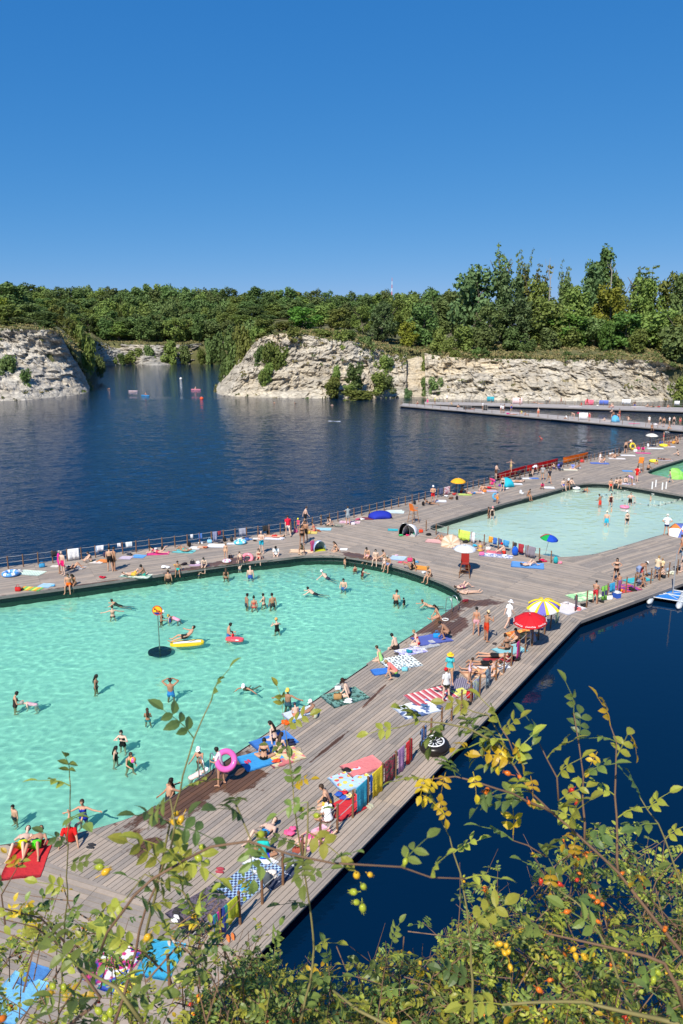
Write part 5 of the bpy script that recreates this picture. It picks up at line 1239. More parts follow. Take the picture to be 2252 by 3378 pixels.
# ------------------------------------------------------------------ towels, bags, umbrellas and other things
def pat(kind, c1, c2=None, c3=None, sc=6.0):
    key = ('pat', kind, c1, c2, c3, sc)
    if key in _mc: return _mc[key]
    k = NT('towel_' + kind); o = k.obj(); a, b = hexc(c1), hexc(c2 or c1); d = hexc(c3 or c2 or c1)
    if kind == 'stripe': w = k.n('TexWave', _wave_type='BANDS', _bands_direction='Y', Scale=sc / 6.28 * 1.0); k.l(o, w.inputs['Vector']); f = k.ramp(w.outputs['Fac'], [(.45, 0.), (.55, 1.)]); c = k.mix(f, a, b)
    elif kind == 'rainbow':
        s = k.n('SeparateXYZ', Vector=o); f = k.math('FRACT', k.math('MULTIPLY', s.outputs[1], sc * .2)); c = k.ramp(f, [(0, a), (.33, b), (.66, d), (1, a)], 'CONSTANT')
    elif kind == 'check': w = k.n('TexChecker', Scale=sc); k.l(o, w.inputs['Vector']); c = k.mix(w.outputs['Fac'], a, b)
    elif kind == 'dots': w = k.n('TexVoronoi', Scale=sc, Randomness=.4); k.l(o, w.inputs['Vector']); f = k.ramp(w.outputs['Distance'], [(.30, 1.), (.34, 0.)]); c = k.mix(f, a, k.mix(k.ramp(k.noise(o, sc * .6, 1), [(.48, 0.), (.52, 1.)]), b, d))
    elif kind == 'print': f = k.ramp(k.noise(o, sc, 4, .6), [(.40, 0.), (.46, 1.)]); g = k.ramp(k.noise(k.sc(o, (1, 1, 3)), sc * .8, 2), [(.52, 0.), (.56, 1.)]); c = k.mix(g, k.mix(f, a, b), d)
    else: c = k.mix(k.noise(o, 12, 3), [x * .88 for x in a], [min(1, x * 1.08) for x in a])
    c = k.mix(1.0, c, k.ramp(k.noise(o, 4, 5, .65), [(.3, .84), (.7, 1.)]), 'MULTIPLY'); c = k.mix(.05, c, (.5, .48, .45)); k.col(c).rough(.9); k.bump(k.noise(o, 7, 5, .6), .7, .05); _mc[key] = k.m; return k.m
def towel(x, y, rz, w, l, mat, label, cat='towel', z=None, rumple=.018, group='towels laid on the boardwalk', name='towel'):
    """a laid cloth with thickness, ruffled edges; l runs along the facing direction"""
    p = G(x, y, DECK + .004 if z is None else z); s = rnd.random() * 99; nx, ny = 8, 12; vs = []; e = .012
    def wob(u, v): return rumple * (.6 + noise.noise(Vector((u * 2.3 + s, v * 2.3, s)))) + rumple * .5 * max(0, noise.noise(Vector((u * 6 + s, v * 6, 3))))
    for j in range(ny + 1):
        for i in range(nx + 1):
            u, v = (i / nx - .5) * w, (j / ny - .5) * l
            du = .05 * noise.noise(Vector((v * 2 + s, i // (nx / 2), 1))) * (2 * i / nx - 1); dv = .05 * noise.noise(Vector((u * 2 + s, j // (ny / 2), 5)))
            vs.append((u + du, v + dv, e + max(0, wob(u, v))))
    n = len(vs); W = nx + 1; fs = [(j * W + i, j * W + i + 1, (j + 1) * W + i + 1, (j + 1) * W + i) for j in range(ny) for i in range(nx)]
    rimv = [i for i in range(W)] + [j * W + nx for j in range(1, ny + 1)] + [ny * W + i for i in range(nx - 1, -1, -1)] + [j * W for j in range(ny - 1, 0, -1)]
    vs += [(vs[i][0], vs[i][1], .0) for i in rimv]; q = len(rimv)
    fs += [(rimv[i], n + i, n + (i + 1) % q, rimv[(i + 1) % q])[::-1] for i in range(q)]
    o = MB().add(vs, fs).build(name, mat, smooth=True); o.location = p; o.rotation_euler = (0, 0, R(rz)); return tag(o, label, cat, group)
def hang(x, y, w, drop, mat, label, z=.91, back=.25, group='towels hanging on the rope fences'):
    """cloth folded over the fence rope nearest to the photo point"""
    p = G(x, y); best = None
    for key, P in FENCES.items():
        for a, b in zip(P, P[1:]):
            d = b - a; t = min(max((p - a).dot(d) / d.dot(d), 0), 1); q = a + d * t; e = (q - p).length
            if best is None or e < best[0]: best = (e, q, d.normalized(), key)
    _, q, d, key = best; z = FENCE_H[key]; drop *= z / .91; nrm = Vector((d.y, -d.x, 0)); nrm = nrm if nrm.y < 0 else -nrm; s = rnd.random() * 50
    prof = [(.035, -drop), (.04, -drop * .66), (.035, -drop * .33), (.02, -.02), (0, .014), (-.02, -.02), (-.035, -back)]; nx = 12; vs = []
    for i in range(nx + 1):
        u = (i / nx - .5) * w; f = .028 * math.sin(u * 17 + s) + .015 * math.sin(u * 31 + s * 2)
        for k_, (o_, h) in enumerate(prof):
            am = abs(h) / max(drop, .2); g = d * (u * (1 - .06 * am)) + nrm * (o_ + f * am) + Vector((0, 0, h + .03 * noise.noise(Vector((u * 3 + s, h, 0))) * am)); vs.append(g)
    W = len(prof); fs = [(i * W + k_, (i + 1) * W + k_, (i + 1) * W + k_ + 1, i * W + k_ + 1) for i in range(nx) for k_ in range(W - 1)]
    o = MB().add(vs, fs).build('hanging_towel', mat, smooth=True); o.location = q + Vector((0, 0, z))
    md = o.modifiers.new('thickness', 'SOLIDIFY'); md.thickness = .008
    return tag(o, label, 'towel', group)
def bag(x, y, s, color, label, rz=0, kind='backpack', group='bags on the boardwalk'):
    e = empty(kind, G(x, y), R(rz), s)
    if kind == 'backpack':
        m = MB().ball((0, 0, .24), .17, .12, .25, 14, 10); m.v = [(max(-.155, min(.155, a)), max(-.1, min(.1, b)), max(0, c)) for a, b, c in m.v]
        parts = [('bag_body', m, M_CLOTH, color), ('pocket', MB().ball((0, -.1, .15), .12, .06, .12, 12, 8), M_CLOTH, [c * .7 for c in color])]
        for sx in (-.07, .07): parts.append(('strap', MB().tube([(sx, .09, .42), (sx, .16, .3), (sx, .15, .14), (sx, .09, .05)], .016, 5), M_CLOTH, [c * .5 for c in color]))
        parts.append(('handle', MB().tube([(-.04, .04, .47), (-.03, .04, .53), (.03, .04, .53), (.04, .04, .47)], .01, 5), M_CLOTH, [c * .5 for c in color]))
    elif kind == 'tote_bag':
        m = MB(); vs = []
        for k_, (rx, ry, z) in enumerate(((.2, .09, 0), (.23, .11, .12), (.22, .09, .28), (.21, .06, .34))):
            for i in range(14):
                w = 2 * math.pi * i / 14; vs.append((rx * math.copysign(abs(math.cos(w)) ** .7, math.cos(w)), ry * math.copysign(abs(math.sin(w)) ** .7, math.sin(w)), z + .012 * math.sin(3 * w)))
        m.add(vs, [(k_ * 14 + i, k_ * 14 + (i + 1) % 14, (k_ + 1) * 14 + (i + 1) % 14, (k_ + 1) * 14 + i) for k_ in range(3) for i in range(14)] + [tuple(range(13, -1, -1))])
        parts = [('bag_body', m, M_CLOTH, color)]
        for sy in (-.06, .06): parts.append(('handle', MB().tube([(-.1, sy, .32), (-.07, sy, .5), (.07, sy, .5), (.1, sy, .32)], .011, 5), M_CLOTH, [c * .8 for c in color]))
    else:  # heap of clothes
        m = MB(); q = random.Random(int(x * 7 + y))
        for i in range(5): m.ball((q.uniform(-.16, .16), q.uniform(-.12, .12), .05 + .03 * i), q.uniform(.12, .2), q.uniform(.1, .16), q.uniform(.04, .07), 10, 6)
        m.v = [(a + .025 * math.sin(b * 40), b + .02 * math.sin(a * 37), max(.004, c + .012 * math.sin(a * 50 + b * 30))) for a, b, c in m.v]
        parts = [('folded_cloth', m, M_CLOTH, color)]
    for nm, m, mt, c in parts: o = m.build(nm, mt, e, True); o.color = tuple(c)[:3] + (1,)
    return tag(e, label, 'bag' if kind != 'clothes_heap' else 'clothes', group)
def lathe_sector(prof, a0, a1, n=4, sag=.0):
    m = MB(); vs = []
    for k_, (r, z) in enumerate(prof):
        for i in range(n + 1):
            t = i / n; w = a0 + (a1 - a0) * t; b = 4 * t * (1 - t); rr_ = r * (1 - .045 * b * (r > .1)); vs.append((rr_ * math.cos(w), rr_ * math.sin(w), z - sag * b * (r / prof[-1][0])))
    m.add(vs, [(k_ * (n + 1) + i, (k_ + 1) * (n + 1) + i, (k_ + 1) * (n + 1) + i + 1, k_ * (n + 1) + i + 1) for k_ in range(len(prof) - 1) for i in range(n)]); return m
def umbrella(x, y, h, rad, colors, label, tilt=(0, 0), n=8, dome=.36, valance=0, mat=None, pole=True, z=None, text=None, rz=0, accent=None):
    e = empty('umbrella', G(x, y) if z is None else G(x, y, z), 0); top = e
    e.rotation_euler = (R(tilt[0]), R(tilt[1]), R(rz)); H = h
    prof = [(.02, H + dome * rad), (rad * .3, H + dome * rad * .90), (rad * .58, H + dome * rad * .66), (rad * .82, H + dome * rad * .33), (rad, H)]
    if valance: prof += [(rad * 1.005, H - valance)]
    for i in range(n):
        a0, a1 = 2 * math.pi * i / n, 2 * math.pi * (i + 1) / n
        o = lathe_sector(prof, a0, a1, 5, .03).build('canopy_panel', mat or M_CLOTH, e, True); o.color = colors[i % len(colors)] + (1,)
        md = o.modifiers.new('thickness', 'SOLIDIFY'); md.thickness = .006
        if accent:
            m = MB().tube([((r + .004) * math.cos(a0), (r + .004) * math.sin(a0), z_ + .006) for r, z_ in prof[:5]], [.03, .05, .07, .085, .09], 6); o = m.build('seam', M_CLOTH, e); o.color = accent + (1,)
        MB().tube([(0, 0, H - .05 + dome * rad * .2), (rad * .55 * math.cos(a0), rad * .55 * math.sin(a0), H + dome * rad * .62), ((rad - .02) * math.cos(a0), (rad - .02) * math.sin(a0), H - .012)], .007, 4).build('rib', M_STEEL, e)
    if pole: MB().tube([(0, 0, 0), (0, 0, H + dome * rad + .05)], .017, 8).build('pole', M_STEEL, e)
    MB().ball((0, 0, H + dome * rad + .05), .03, n=8, m=5).build('finial', M_STEEL, e)
    if text:
        for i in range(n):
            am = 2 * math.pi * (i + .5) / n
            for row in ((rad * .90, H + dome * rad * .165, .125),):
                cu = bpy.data.curves.new('lettering', 'FONT'); cu.body = text; cu.size = row[2]; cu.align_x = 'CENTER'; cu.align_y = 'CENTER'; cu.shear = .3; cu.extrude = .002
                to = bpy.data.objects.new('lettering', cu); COL.objects.link(to); bpy.context.view_layer.update()
                me = bpy.data.meshes.new_from_object(to.evaluated_get(bpy.context.evaluated_depsgraph_get())); bpy.data.objects.remove(to)
                me.materials.clear(); me.materials.append(plain('white_print', (.85, .85, .85), .6)); o = link(bpy.data.objects.new('lettering', me), e)
                sl = math.atan2(dome * rad * .33, rad * .18); out = Vector((math.cos(am), math.sin(am), 0)); tang = Vector((-math.sin(am), math.cos(am), 0)); up = (-out * math.cos(sl) + Vector((0, 0, 1)) * math.sin(sl)); nr = tang.cross(up)
                M4 = Matrix((tang, up, nr)).transposed().to_4x4(); M4.translation = out * row[0] * .985 + Vector((0, 0, row[1])) + nr * .03; o.matrix_local = M4
    return tag(e, label, 'umbrella', 'umbrellas on the boardwalk')
M_STEEL = plain('brushed_steel', (.55, .55, .55), .35, .8, .06)
def ring(x, y, R0, r0, color, label, z=DECK, rot=(0, 0, 0), cat='swim ring', stripes=None, up=0, group='inflatable rings'):
    p = G(x, y, z); p.z += up; e = empty('swim_ring', p); e.rotation_euler = tuple(R(a) for a in rot)
    o = MB().torus((0, 0, r0), R0, r0, 28, 12).build('tube', M_VINYL, e, True); o.color = color + (1,)
    o = MB().tube([(R0, 0, 2 * r0 - .004), (R0, 0, 2 * r0 + .018)], .012, 6).build('valve', M_PLASTIC, e); o.color = (.8, .8, .8, 1)
    if stripes:
        for i in range(6):
            w0 = math.pi / 3 * i; m = MB(); vs = []
            for a in range(4):
                for b in range(9):
                    w = w0 + a * .13; v = math.pi * b / 8 ; vs.append(((R0 + (r0 + .003) * math.cos(v)) * math.cos(w), (R0 + (r0 + .003) * math.cos(v)) * math.sin(w), r0 + (r0 + .003) * math.sin(v)))
            m.add(vs, [(a * 9 + b, (a + 1) * 9 + b, (a + 1) * 9 + b + 1, a * 9 + b + 1) for a in range(3) for b in range(8)]); o = m.build('stripe', M_VINYL, e, True); o.color = stripes + (1,)
    return tag(e, label, cat, group)
def zb(ox, oy, k, fn, rows):
    for r in rows: fn(ox + r[0] * k, oy + r[1] * k, *r[2:])
P_ = lambda c: pat('plain', c)
zb(0, 1650, K, towel, [
 (265,628,78,1.1,1.9,pat('check','b8d8c0','e0e8dc',sc=9),'pale mint checked towel near the left end of the deck'),(268,765,82,.75,1.5,pat('rainbow','f0a020','e8e050','70c060',sc=9),'orange, yellow and green striped lilo at the pool edge'),
 (392,738,80,.9,.9,P_('a8cce0'),'pale blue towel beside the striped lilo'),(640,582,80,.8,1.6,pat('stripe','f0f0f0','202024',sc=30),'black and white striped towel below the hanging white towel'),
 (890,525,82,.8,.9,P_('e88838'),'orange towel by the left fence'),(1085,498,80,.8,1.0,P_('c8b8c8'),'lilac towel beside blue towel'),(1195,486,82,.85,1.0,P_('5aa0e0'),'bright blue towel by the left fence'),
 (1362,462,100,.75,1.7,P_('e83890'),'pink mat by the left fence'),(1170,652,80,1.0,2.2,pat('print','a8d8c8','e8e8d8','70a890',sc=5),'mint patterned towel at the left pool edge'),(470,572,85,.5,.6,P_('e0d8c8'),'cream cloth by the magenta dressed person'),
 (830,538,84,.6,1.0,P_('e8dcd0'),'cream towel left of the orange towel')])
zb(500, 1600, K, towel, [
 (278,574,82,.9,1.7,P_('70c8c8'),'turquoise towel by the left fence'),(372,545,80,.8,.9,P_('ece8e4'),'white towel by the black backpack'),(432,538,82,.7,.7,P_('e0b898'),'peach towel on the left deck'),
 (555,525,84,1.0,1.5,P_('f0f0ee'),'big white towel on the left deck'),(690,507,84,.5,.8,P_('e8e8ec'),'small white towel under backpacks'),(1055,462,84,.8,1.7,pat('print','d0d8e8','f0f0f4',sc=5),'white and blue towel under the red trunks sunbather'),
 (903,464,84,.4,.6,P_('f0f0f0'),'folded white towel by the folded arms person'),(1378,412,84,.8,1.0,P_('e0c868'),'yellow towel behind the fence group'),(1480,382,86,.9,1.4,P_('a0d0dc'),'pale turquoise towel by the lake fence'),
 (1290,573,84,.9,1.9,pat('check','f0e0a0','e8a8a0',sc=8),'yellow and pink checked blanket at the pool corner'),(372,692,84,.5,.8,P_('c8a8c0'),'lilac towel at the pool edge of the left deck'),(840,468,84,.4,.5,P_('3880c0'),'small blue towel by the toy pool')])
zb(950, 1600, K, towel, [
 (402,352,80,.8,1.5,pat('print','303030','606058','a8a890',sc=9),'dark patterned towel by the lake fence'),(530,322,82,.9,1.9,pat('print','e0a0b0','f0d8d8','c07090',sc=6),'pink patterned towel under the grey dress'),
 (682,290,88,.9,1.2,P_('782038'),'maroon towel by the blue windbreak'),(925,230,100,1.2,1.5,P_('d0e0dc'),'pale towel right of the blue windbreak'),(945,632,70,1.1,1.2,P_('b8d0e8'),'pale blue towel behind the curved pool edge'),
 (1145,715,70,1.0,1.1,P_('f09828'),'orange towel by the curved pool edge'),(988,668,75,.4,.7,P_('e05068'),'pink red towel left of the orange one'),(478,556,80,.5,.6,P_('f4f4f4'),'white crumpled towel beside dark haired sitter'),
 (902,388,84,.7,.9,P_('30b0b8'),'turquoise towel left of the pop-up tent'),(1275,487,70,1.1,1.7,P_('e8b0a8'),'pink towel by the striped parasol'),(1440,520,72,1.0,1.4,P_('f0c8a8'),'peach towel below the striped parasol'),
 (1505,540,72,1.0,1.6,pat('stripe','c8c0d8','9088a8',sc=40),'lilac striped towel below the peach one')])
zb(1252, 1400, K, towel, [
 (520,662,84,1.0,1.3,P_('e8e8f0'),'white towel right of the red shorts'),(735,606,84,.9,1.4,P_('c0d870'),'lime towel by the orange umbrella'),(825,590,84,.9,1.9,P_('e8e4e0'),'white towel under the blue trunks sunbather'),
 (930,575,84,1.2,2.0,pat('print','d8d0d8','a0b0d0','e0a0a0',sc=4),'pale patterned towel by the fence posts'),(1160,515,84,.9,1.8,P_('e0e4e8'),'white towel right of the turquoise tent'),(1268,467,84,.8,1.1,P_('f0f0f0'),'white towel by the stroller'),
 (1330,466,84,.8,1.1,P_('4878c8'),'blue towel by the stroller'),(1455,546,84,1.0,1.3,P_('f0f0f0'),'white towel by the pink shirt'),(130,757,84,1.1,1.8,P_('dce8e4'),'pale green towel by the blue windbreak'),
 (1000,1132,72,1.0,2.6,pat('print','283868','e8e8f0','8090c0',sc=4),'navy and white patterned blanket under the hanging towels'),(985,1105,72,.8,1.2,P_('e07080'),'coral blanket heap below hanging towels')])
zb(1652, 1250, K, towel, [
 (850,728,80,1.2,2.4,P_('5070c0'),'blue towel on the far deck'),(1000,688,80,1.1,2.2,P_('ece4e0'),'white towel with a pair, far deck'),(1095,660,80,1.1,2.0,P_('f0ecec'),'white towel by the far fence'),(1225,640,80,1.0,2.0,P_('e04890'),'magenta towel on the far deck'),
 (1330,600,80,1.2,2.4,P_('e8ecf0'),'white towel below the cream umbrella'),(1450,585,80,1.2,1.8,P_('e8e0e0'),'white towel at the far right fence'),(1090,795,80,1.0,1.2,P_('5098d8'),'blue towel left of the lifeguard'),(590,785,80,1.1,2.0,P_('e0d8c0'),'cream towel below the orange canoe'),
 (1380,700,80,1.2,3.0,pat('print','e0d8d0','b0a8b0',sc=3),'pale towel along the third pool'),(1060,905,80,1.0,2.5,pat('print','e0a0b0','d0d0d8',sc=3),'pinkish towel behind the pool edge group'),
 (640,240,84,1.0,3.0,P_('e8dcd8'),'pale towel on the far pier'),(1180,240,84,1.0,3.0,P_('f0e8e4'),'white towel on the far pier'),(120,300,84,1.2,3.0,P_('d0c0c8'),'pale towel on the near pier'),(930,365,84,1.2,2.5,P_('d8c8c0'),'beige towel on the near pier'),(1150,385,84,1.0,2.0,P_('e06890'),'pink towel on the near pier')])
zb(1652, 1650, K, towel, [
 (228,562,75,1.5,2.4,P_('5898d8'),'blue towel under sunbather with raised knees, junction deck'),(570,935,-52,1.6,2.0,P_('e4dcd8'),'white blanket behind the right fence corner'),(725,830,-66,1.4,2.2,pat('print','70c080','a8e0a0','e0f0c0',sc=4),'green leaf patterned towel behind the fence'),
 (1050,765,-66,1.4,2.2,pat('print','c02858','803090','e05040',sc=3),'red and purple blanket behind the right fence'),(1175,690,-66,1.0,2.0,P_('30b8c0'),'turquoise towel behind the right fence')])
zb(1252, 1950, K, towel, [
 (450,418,-68,1.3,2.1,P_('5060b0'),'blue mat under the crouching person'),(385,470,-64,.9,1.6,pat('stripe','f0f0f0','303848',sc=42),'white and navy striped towel by the red bikini'),(270,520,-66,.9,1.7,pat('print','8890d0','e8e8f0','b0a8d8',sc=6),'blue floral towel by the pool edge'),
 (175,618,-66,1.6,1.9,pat('dots','e8f0ec','282830','303038',sc=5),'white towel with black dots'),(35,690,-70,.7,1.3,P_('2878d0'),'blue towel left of the coral shirt'),(1120,510,-64,1.1,1.7,P_('88c8d0'),'turquoise towel in the near fence row'),
 (1040,592,-72,.8,1.8,P_('a81c28'),'red towel under the upper sunbather'),(1225,375,-64,1.2,1.7,pat('print','f09838','d86818','f8c060',sc=7),'orange patterned towel by the red umbrella'),(960,655,-74,.8,1.9,P_('f0ece8'),'white towel under the middle sunbather'),
 (880,712,-74,.9,2.0,P_('e8b890'),'peach towel under the lowest sunbather'),(690,808,-60,1.2,1.3,pat('check','484058','a098a8',sc=14),'purple checked blanket behind the fence'),(440,910,-62,1.4,2.3,pat('rainbow','c03848','e8dcd4','d07078',sc=15),'red and white woven rug'),
 (320,1020,-64,1.3,1.9,pat('print','dce4f0','f0f4f8','5870a0',sc=3),'white and blue flowered towel below the rug'),(535,835,-62,.6,1.0,P_('303038'),'dark cloth beside the rug'),(680,875,-62,.6,.9,P_('d8d868'),'yellow green cloth under fence')])
zb(900, 2250, K, towel, [
 (620,130,-60,1.4,2.0,pat('print','2f6a5c','6a9c90','184038',sc=7),'green leaf patterned towel under the tanned person'),(235,275,-58,.9,1.5,P_('d0dcea'),'white blue towel by the pool edge'),(95,650,-56,1.1,1.5,pat('print','e8d860','d8c8a0','d07070',sc=4),'yellow patterned towel by the pool edge'),
 (775,730,-58,1.0,1.6,P_('e88080'),'coral mat behind the fence'),(675,845,-58,1.2,1.5,pat('dots','bcd8ec','e05058','e8d860',sc=3.2),'pale blue towel with red and yellow dots')])
zb(300, 2350, K, towel, [(1465,405,-60,1.2,1.7,P_('2898d8'),'bright blue towel under the black bikini'),(1575,260,-56,1.2,1.8,P_('3078c8'),'blue towel of the long haired pool edge group')])
towel(90, 2835, 8, 1.25, 1.85, P_('c80c1c'), 'big red towel with two sunbathers at the left')
zb(700, 2600, K, towel, [(330,790,-40,1.2,2.0,pat('check','a8c8e8','283868',sc=12),'light blue and navy checked blanket'),(1165,165,-52,1.0,1.5,P_('d01428'),'red towel behind the lower fence'),(890,430,-50,.8,1.3,pat('print','e87898','f0b0c0',sc=4),'pink towel half hidden by rose twigs'),(410,650,-46,.8,.9,P_('f0f0f0'),'white cloth under the royal blue shorts'),(620,740,-44,.6,1.6,pat('print','d8d8e0','303850',sc=5),'pale cloth strip by fence post')])
towel(500 + 520 * .319, 2700 + 975 * .319, -44, 1.5, 1.6, pat('print', '4a4050', '645868', '3a3440', sc=16), 'dark purple mottled blanket at the lower fence')
kz = 800 / 1568
zb(0, 2778, kz, towel, [(1040,760,-10,1.0,1.3,P_('28a8d0'),'turquoise towel at the bottom behind rose leaves'),(735,800,-20,1.1,1.4,pat('print','2040a0','d02878','e8e8e8',sc=3),'colourful printed towel at the bottom'),(90,1010,-20,1.2,1.4,P_('70b8e0'),'light blue towel in the bottom left corner'),(205,865,-20,.7,.7,P_('4080c0'),'small blue towel above the light blue one'),(780,905,-20,.9,.8,pat('print','60b840','2048b0','e8d840',sc=4),'green and blue printed towel at the bottom')])
# ---- hanging towels
zb(0, 1650, K, hang, [(472,545,.4,.4,P_('181820'),'black cloth hanging on the left fence'),(640,528,.85,.85,P_('f4f4f4'),'big white towel hanging on the left fence'),(872,500,.6,.42,P_('e8ecf4'),'white towel hanging left of the black shorts'),(1040,482,.25,.3,P_('f0f0f0'),'small white cloth right of the black shorts'),(1125,470,.5,.42,P_('e8f0f0'),'white towel hanging above the bright blue towel'),(848,505,.25,.6,P_('a8c0d8'),'thin pale blue cloth under a white towel')])
zb(500, 1600, K, hang, [(325,500,.22,.35,P_('f0f0f0'),'small white cloth hanging by the black backpack'),(396,490,.3,.5,P_('4070b8'),'blue towel hanging on the left fence'),(525,478,.36,.85,P_('8890b0'),'long grey towel hanging on the left fence'),(560,470,.28,.36,P_('901830'),'maroon cloth hanging beside the grey towel'),(765,452,.6,.6,P_('a8aab8'),'light grey towel hanging above the toy pool'),(950,420,.5,.5,P_('181818'),'black cloth hanging right of the toy pool')])
zb(1252, 1400, K, hang, [(520,622,.55,.75,P_('5a6488'),'slate towel hanging left of the orange umbrella'),(585,612,1.0,.85,pat('print','e8a0b0','f4e8e8','c05068',sc=5),'pink and white towel hanging by the orange umbrella'),(735,1005,1.2,.85,P_('d4f060'),'lime yellow towel hanging by the second pool'),(812,1022,.4,.85,P_('e8e8f0'),'white towel hanging beside the lime one'),(965,1060,.4,.5,P_('f0a030'),'orange cloth hanging by the second pool'),(1006,1068,.36,.55,P_('2868c0'),'blue cloth hanging by the second pool'),(1048,1078,.36,.45,P_('485880'),'slate cloth hanging by the second pool'),(1108,1090,.55,.5,P_('3898d0'),'sky blue cloth hanging by the second pool'),(1190,1108,.25,.3,P_('202020'),'black cloth hanging by the second pool'),(1238,1122,.5,.72,P_('a81830'),'dark red towel hanging by the second pool'),(1320,1142,.95,.85,P_('88808c'),'big grey towel hanging by the second pool')])
zb(1652, 1650, K, hang, [(882,870,.6,.85,pat('check','383868','90d850',sc=3),'navy and lime towel on the right fence'),(948,845,.55,.5,P_('28a8d8'),'turquoise towel on the right fence'),(990,815,.35,.6,P_('a05898'),'purple towel on the right fence'),(505,1010,.6,.85,P_('b8d0a8'),'pale green towel at the fence corner'),(545,985,.3,.8,P_('605868'),'grey purple towel at the fence corner')])
zb(1252, 1950, K, hang, [(1180,590,.45,.8,P_('d82888'),'magenta towel on the near fence'),(900,830,.6,.85,pat('print','6888a0','a0b8c0','304860',sc=8),'blue grey patterned towel on the near fence'),(822,935,.7,.9,pat('print','88a8d8','d0d8a8','a098c8',sc=5),'long pale blue floral towel on the near fence')])
zb(900, 2250, K, hang, [(745,1090,.72,.9,P_('18a0c0'),'turquoise towel on the lower fence'),(890,968,.75,.9,P_('f0d018'),'yellow towel on the lower fence'),(838,1020,.2,.6,P_('2060c0'),'narrow blue cloth between turquoise and yellow towels'),(995,868,.8,.85,pat('print','281820','a83048','406048',sc=8),'dark floral towel on the lower fence'),(1098,772,.5,.9,P_('b888b8'),'lilac fringed towel on the lower fence'),(1165,705,.5,.85,P_('e02028'),'red towel on the lower fence'),(1300,590,.5,.8,pat('print','2850a0','7098c8','203050',sc=7),'blue patterned towel behind the big black tube')])
zb(500, 2700, .319, hang, [(810,1170,.6,.6,P_('c8d020'),'yellow green towel on the lowest fence'),(690,1250,.62,.7,pat('rainbow','2040a0','20a090','d02890',sc=14),'purple, teal and pink towel on the lowest fence')])
# ---- bags and heaps
def bk_(ox, oy, rows): zb(ox, oy, K, lambda x, y, s, c, l, *a: bag(x, y, s, hexc(c), l, *a), rows)
bk_(0, 1650, [(362,580,.95,'3890c0','blue and white bag by the left fence',20,'tote_bag'),(155,785,.9,'c02828','red bag at the pool edge far left',0,'tote_bag'),(172,618,.9,'b8b8b8','grey cloth heap near the left end',0,'clothes_heap'),(905,492,.9,'3a3048','dark purple backpack by the left fence'),(1120,474,1,'404450','dark clothes heap by the bright blue towel',0,'clothes_heap'),(880,674,.8,'c01838','red cloth heap near the pool edge',0,'clothes_heap'),(1432,590,.9,'f0f0f0','white bag beside the turquoise shorts',0,'clothes_heap'),(1400,432,.7,'181818','black backpack on the pink mat'),(455,745,.6,'60a8d8','small blue cloth beside the pale blue towel',0,'clothes_heap')])
bk_(500, 1600, [(325,532,.9,'141418','black backpack by the left fence'),(628,488,.9,'1c1c20','left black backpack by the toy pool'),(688,486,.9,'3a3a3c','right grey backpack by the toy pool'),(500,500,.9,'88c0e0','pale blue bag below the long grey towel',0,'tote_bag'),(420,505,.8,'e8e8e8','white heap by the left fence',0,'clothes_heap'),(352,684,.8,'202028','black bag at the pool edge',0,'tote_bag'),(280,690,.9,'282028','dark clothes at the pool edge',0,'clothes_heap'),(120,720,1,'f0f0f4','white cloth heap beside turquoise shorts',0,'clothes_heap'),(678,630,.7,'302c38','dark bag behind the blond child',0,'tote_bag'),(1005,430,.9,'202024','dark backpack by red trunks sunbather'),(760,470,.7,'d8e8f0','white beach cloth behind the toy pool',0,'clothes_heap'),(1150,395,.9,'202020','black backpack left of the red shirt'),(1280,600,.6,'d0b090','beige cloth at the checked blanket',0,'clothes_heap')])
bk_(950, 1600, [(710,272,.9,'181a20','black bag in front of blue windbreak',0,'tote_bag'),(1205,435,1,'18181c','black bag by the second pool fence',0,'clothes_heap'),(1145,410,.8,'e04020','red and yellow bag beside the pop-up tent',0,'tote_bag'),(1100,428,.9,'20a890','teal bucket bag beside the pop-up tent',0,'tote_bag'),(975,442,.8,'50c878','green float before the pop-up tent',0,'clothes_heap'),(1028,438,.6,'d03068','pink cloth before the pop-up tent',0,'clothes_heap'),(1050,660,.9,'d84070','pink bag behind the reclining person',0,'tote_bag'),(1100,668,.8,'60a0c8','blue bag behind the reclining person',0,'clothes_heap'),(930,612,.6,'d8b0c0','pale pink cloth on the pale blue towel',0,'clothes_heap'),(1548,740,1.2,'e84818','orange rescue bag beside the lifeguard seat',0,'backpack'),(1530,1005,.7,'802030','dark red cloth at the pool corner',0,'clothes_heap')])
bk_(1252, 1400, [(620,645,1.1,'6a4a38','brown bag near the orange umbrella',0,'clothes_heap'),(665,650,.9,'1c1c20','black backpack near the orange umbrella'),(570,625,.9,'e8e8e8','white heap below the pink towel',0,'clothes_heap'),(375,700,.9,'141418','black backpack by the dark towel'),(1300,450,1.0,'202228','black bag at the bending person',0,'tote_bag'),(825,1055,.9,'30a0c0','turquoise heap by the yellow bikini',0,'clothes_heap'),(935,1085,.9,'e0d8d0','cream bag right of the yellow bikini',0,'tote_bag'),(1165,1130,1.5,'1858c0','big blue bag under the dark red towel',0,'backpack'),(880,1130,.9,'e070a0','pink bag in front of the yellow bikini',0,'tote_bag'),(740,1020,1.0,'282828','black heap under the lime towel',0,'clothes_heap'),(1225,600,.9,'e8e8e8','white cloth by the black dressed sitter',0,'clothes_heap'),(1215,598,.9,'d0d4d8','pale backpack by the black dressed sitter')])
bk_(1652, 1250, [(1158,630,1.2,'f0f0f0','white bag by the yellow ring',0,'tote_bag'),(1265,590,1.2,'e8e8ec','white bag under the cream umbrella'),(1025,640,1.2,'303038','dark backpack at the far fence'),(500,775,1.4,'6060c0','violet backpack near the orange canoe'),(855,700,1.0,'d8d0d0','pale bag on the far deck',0,'tote_bag')])
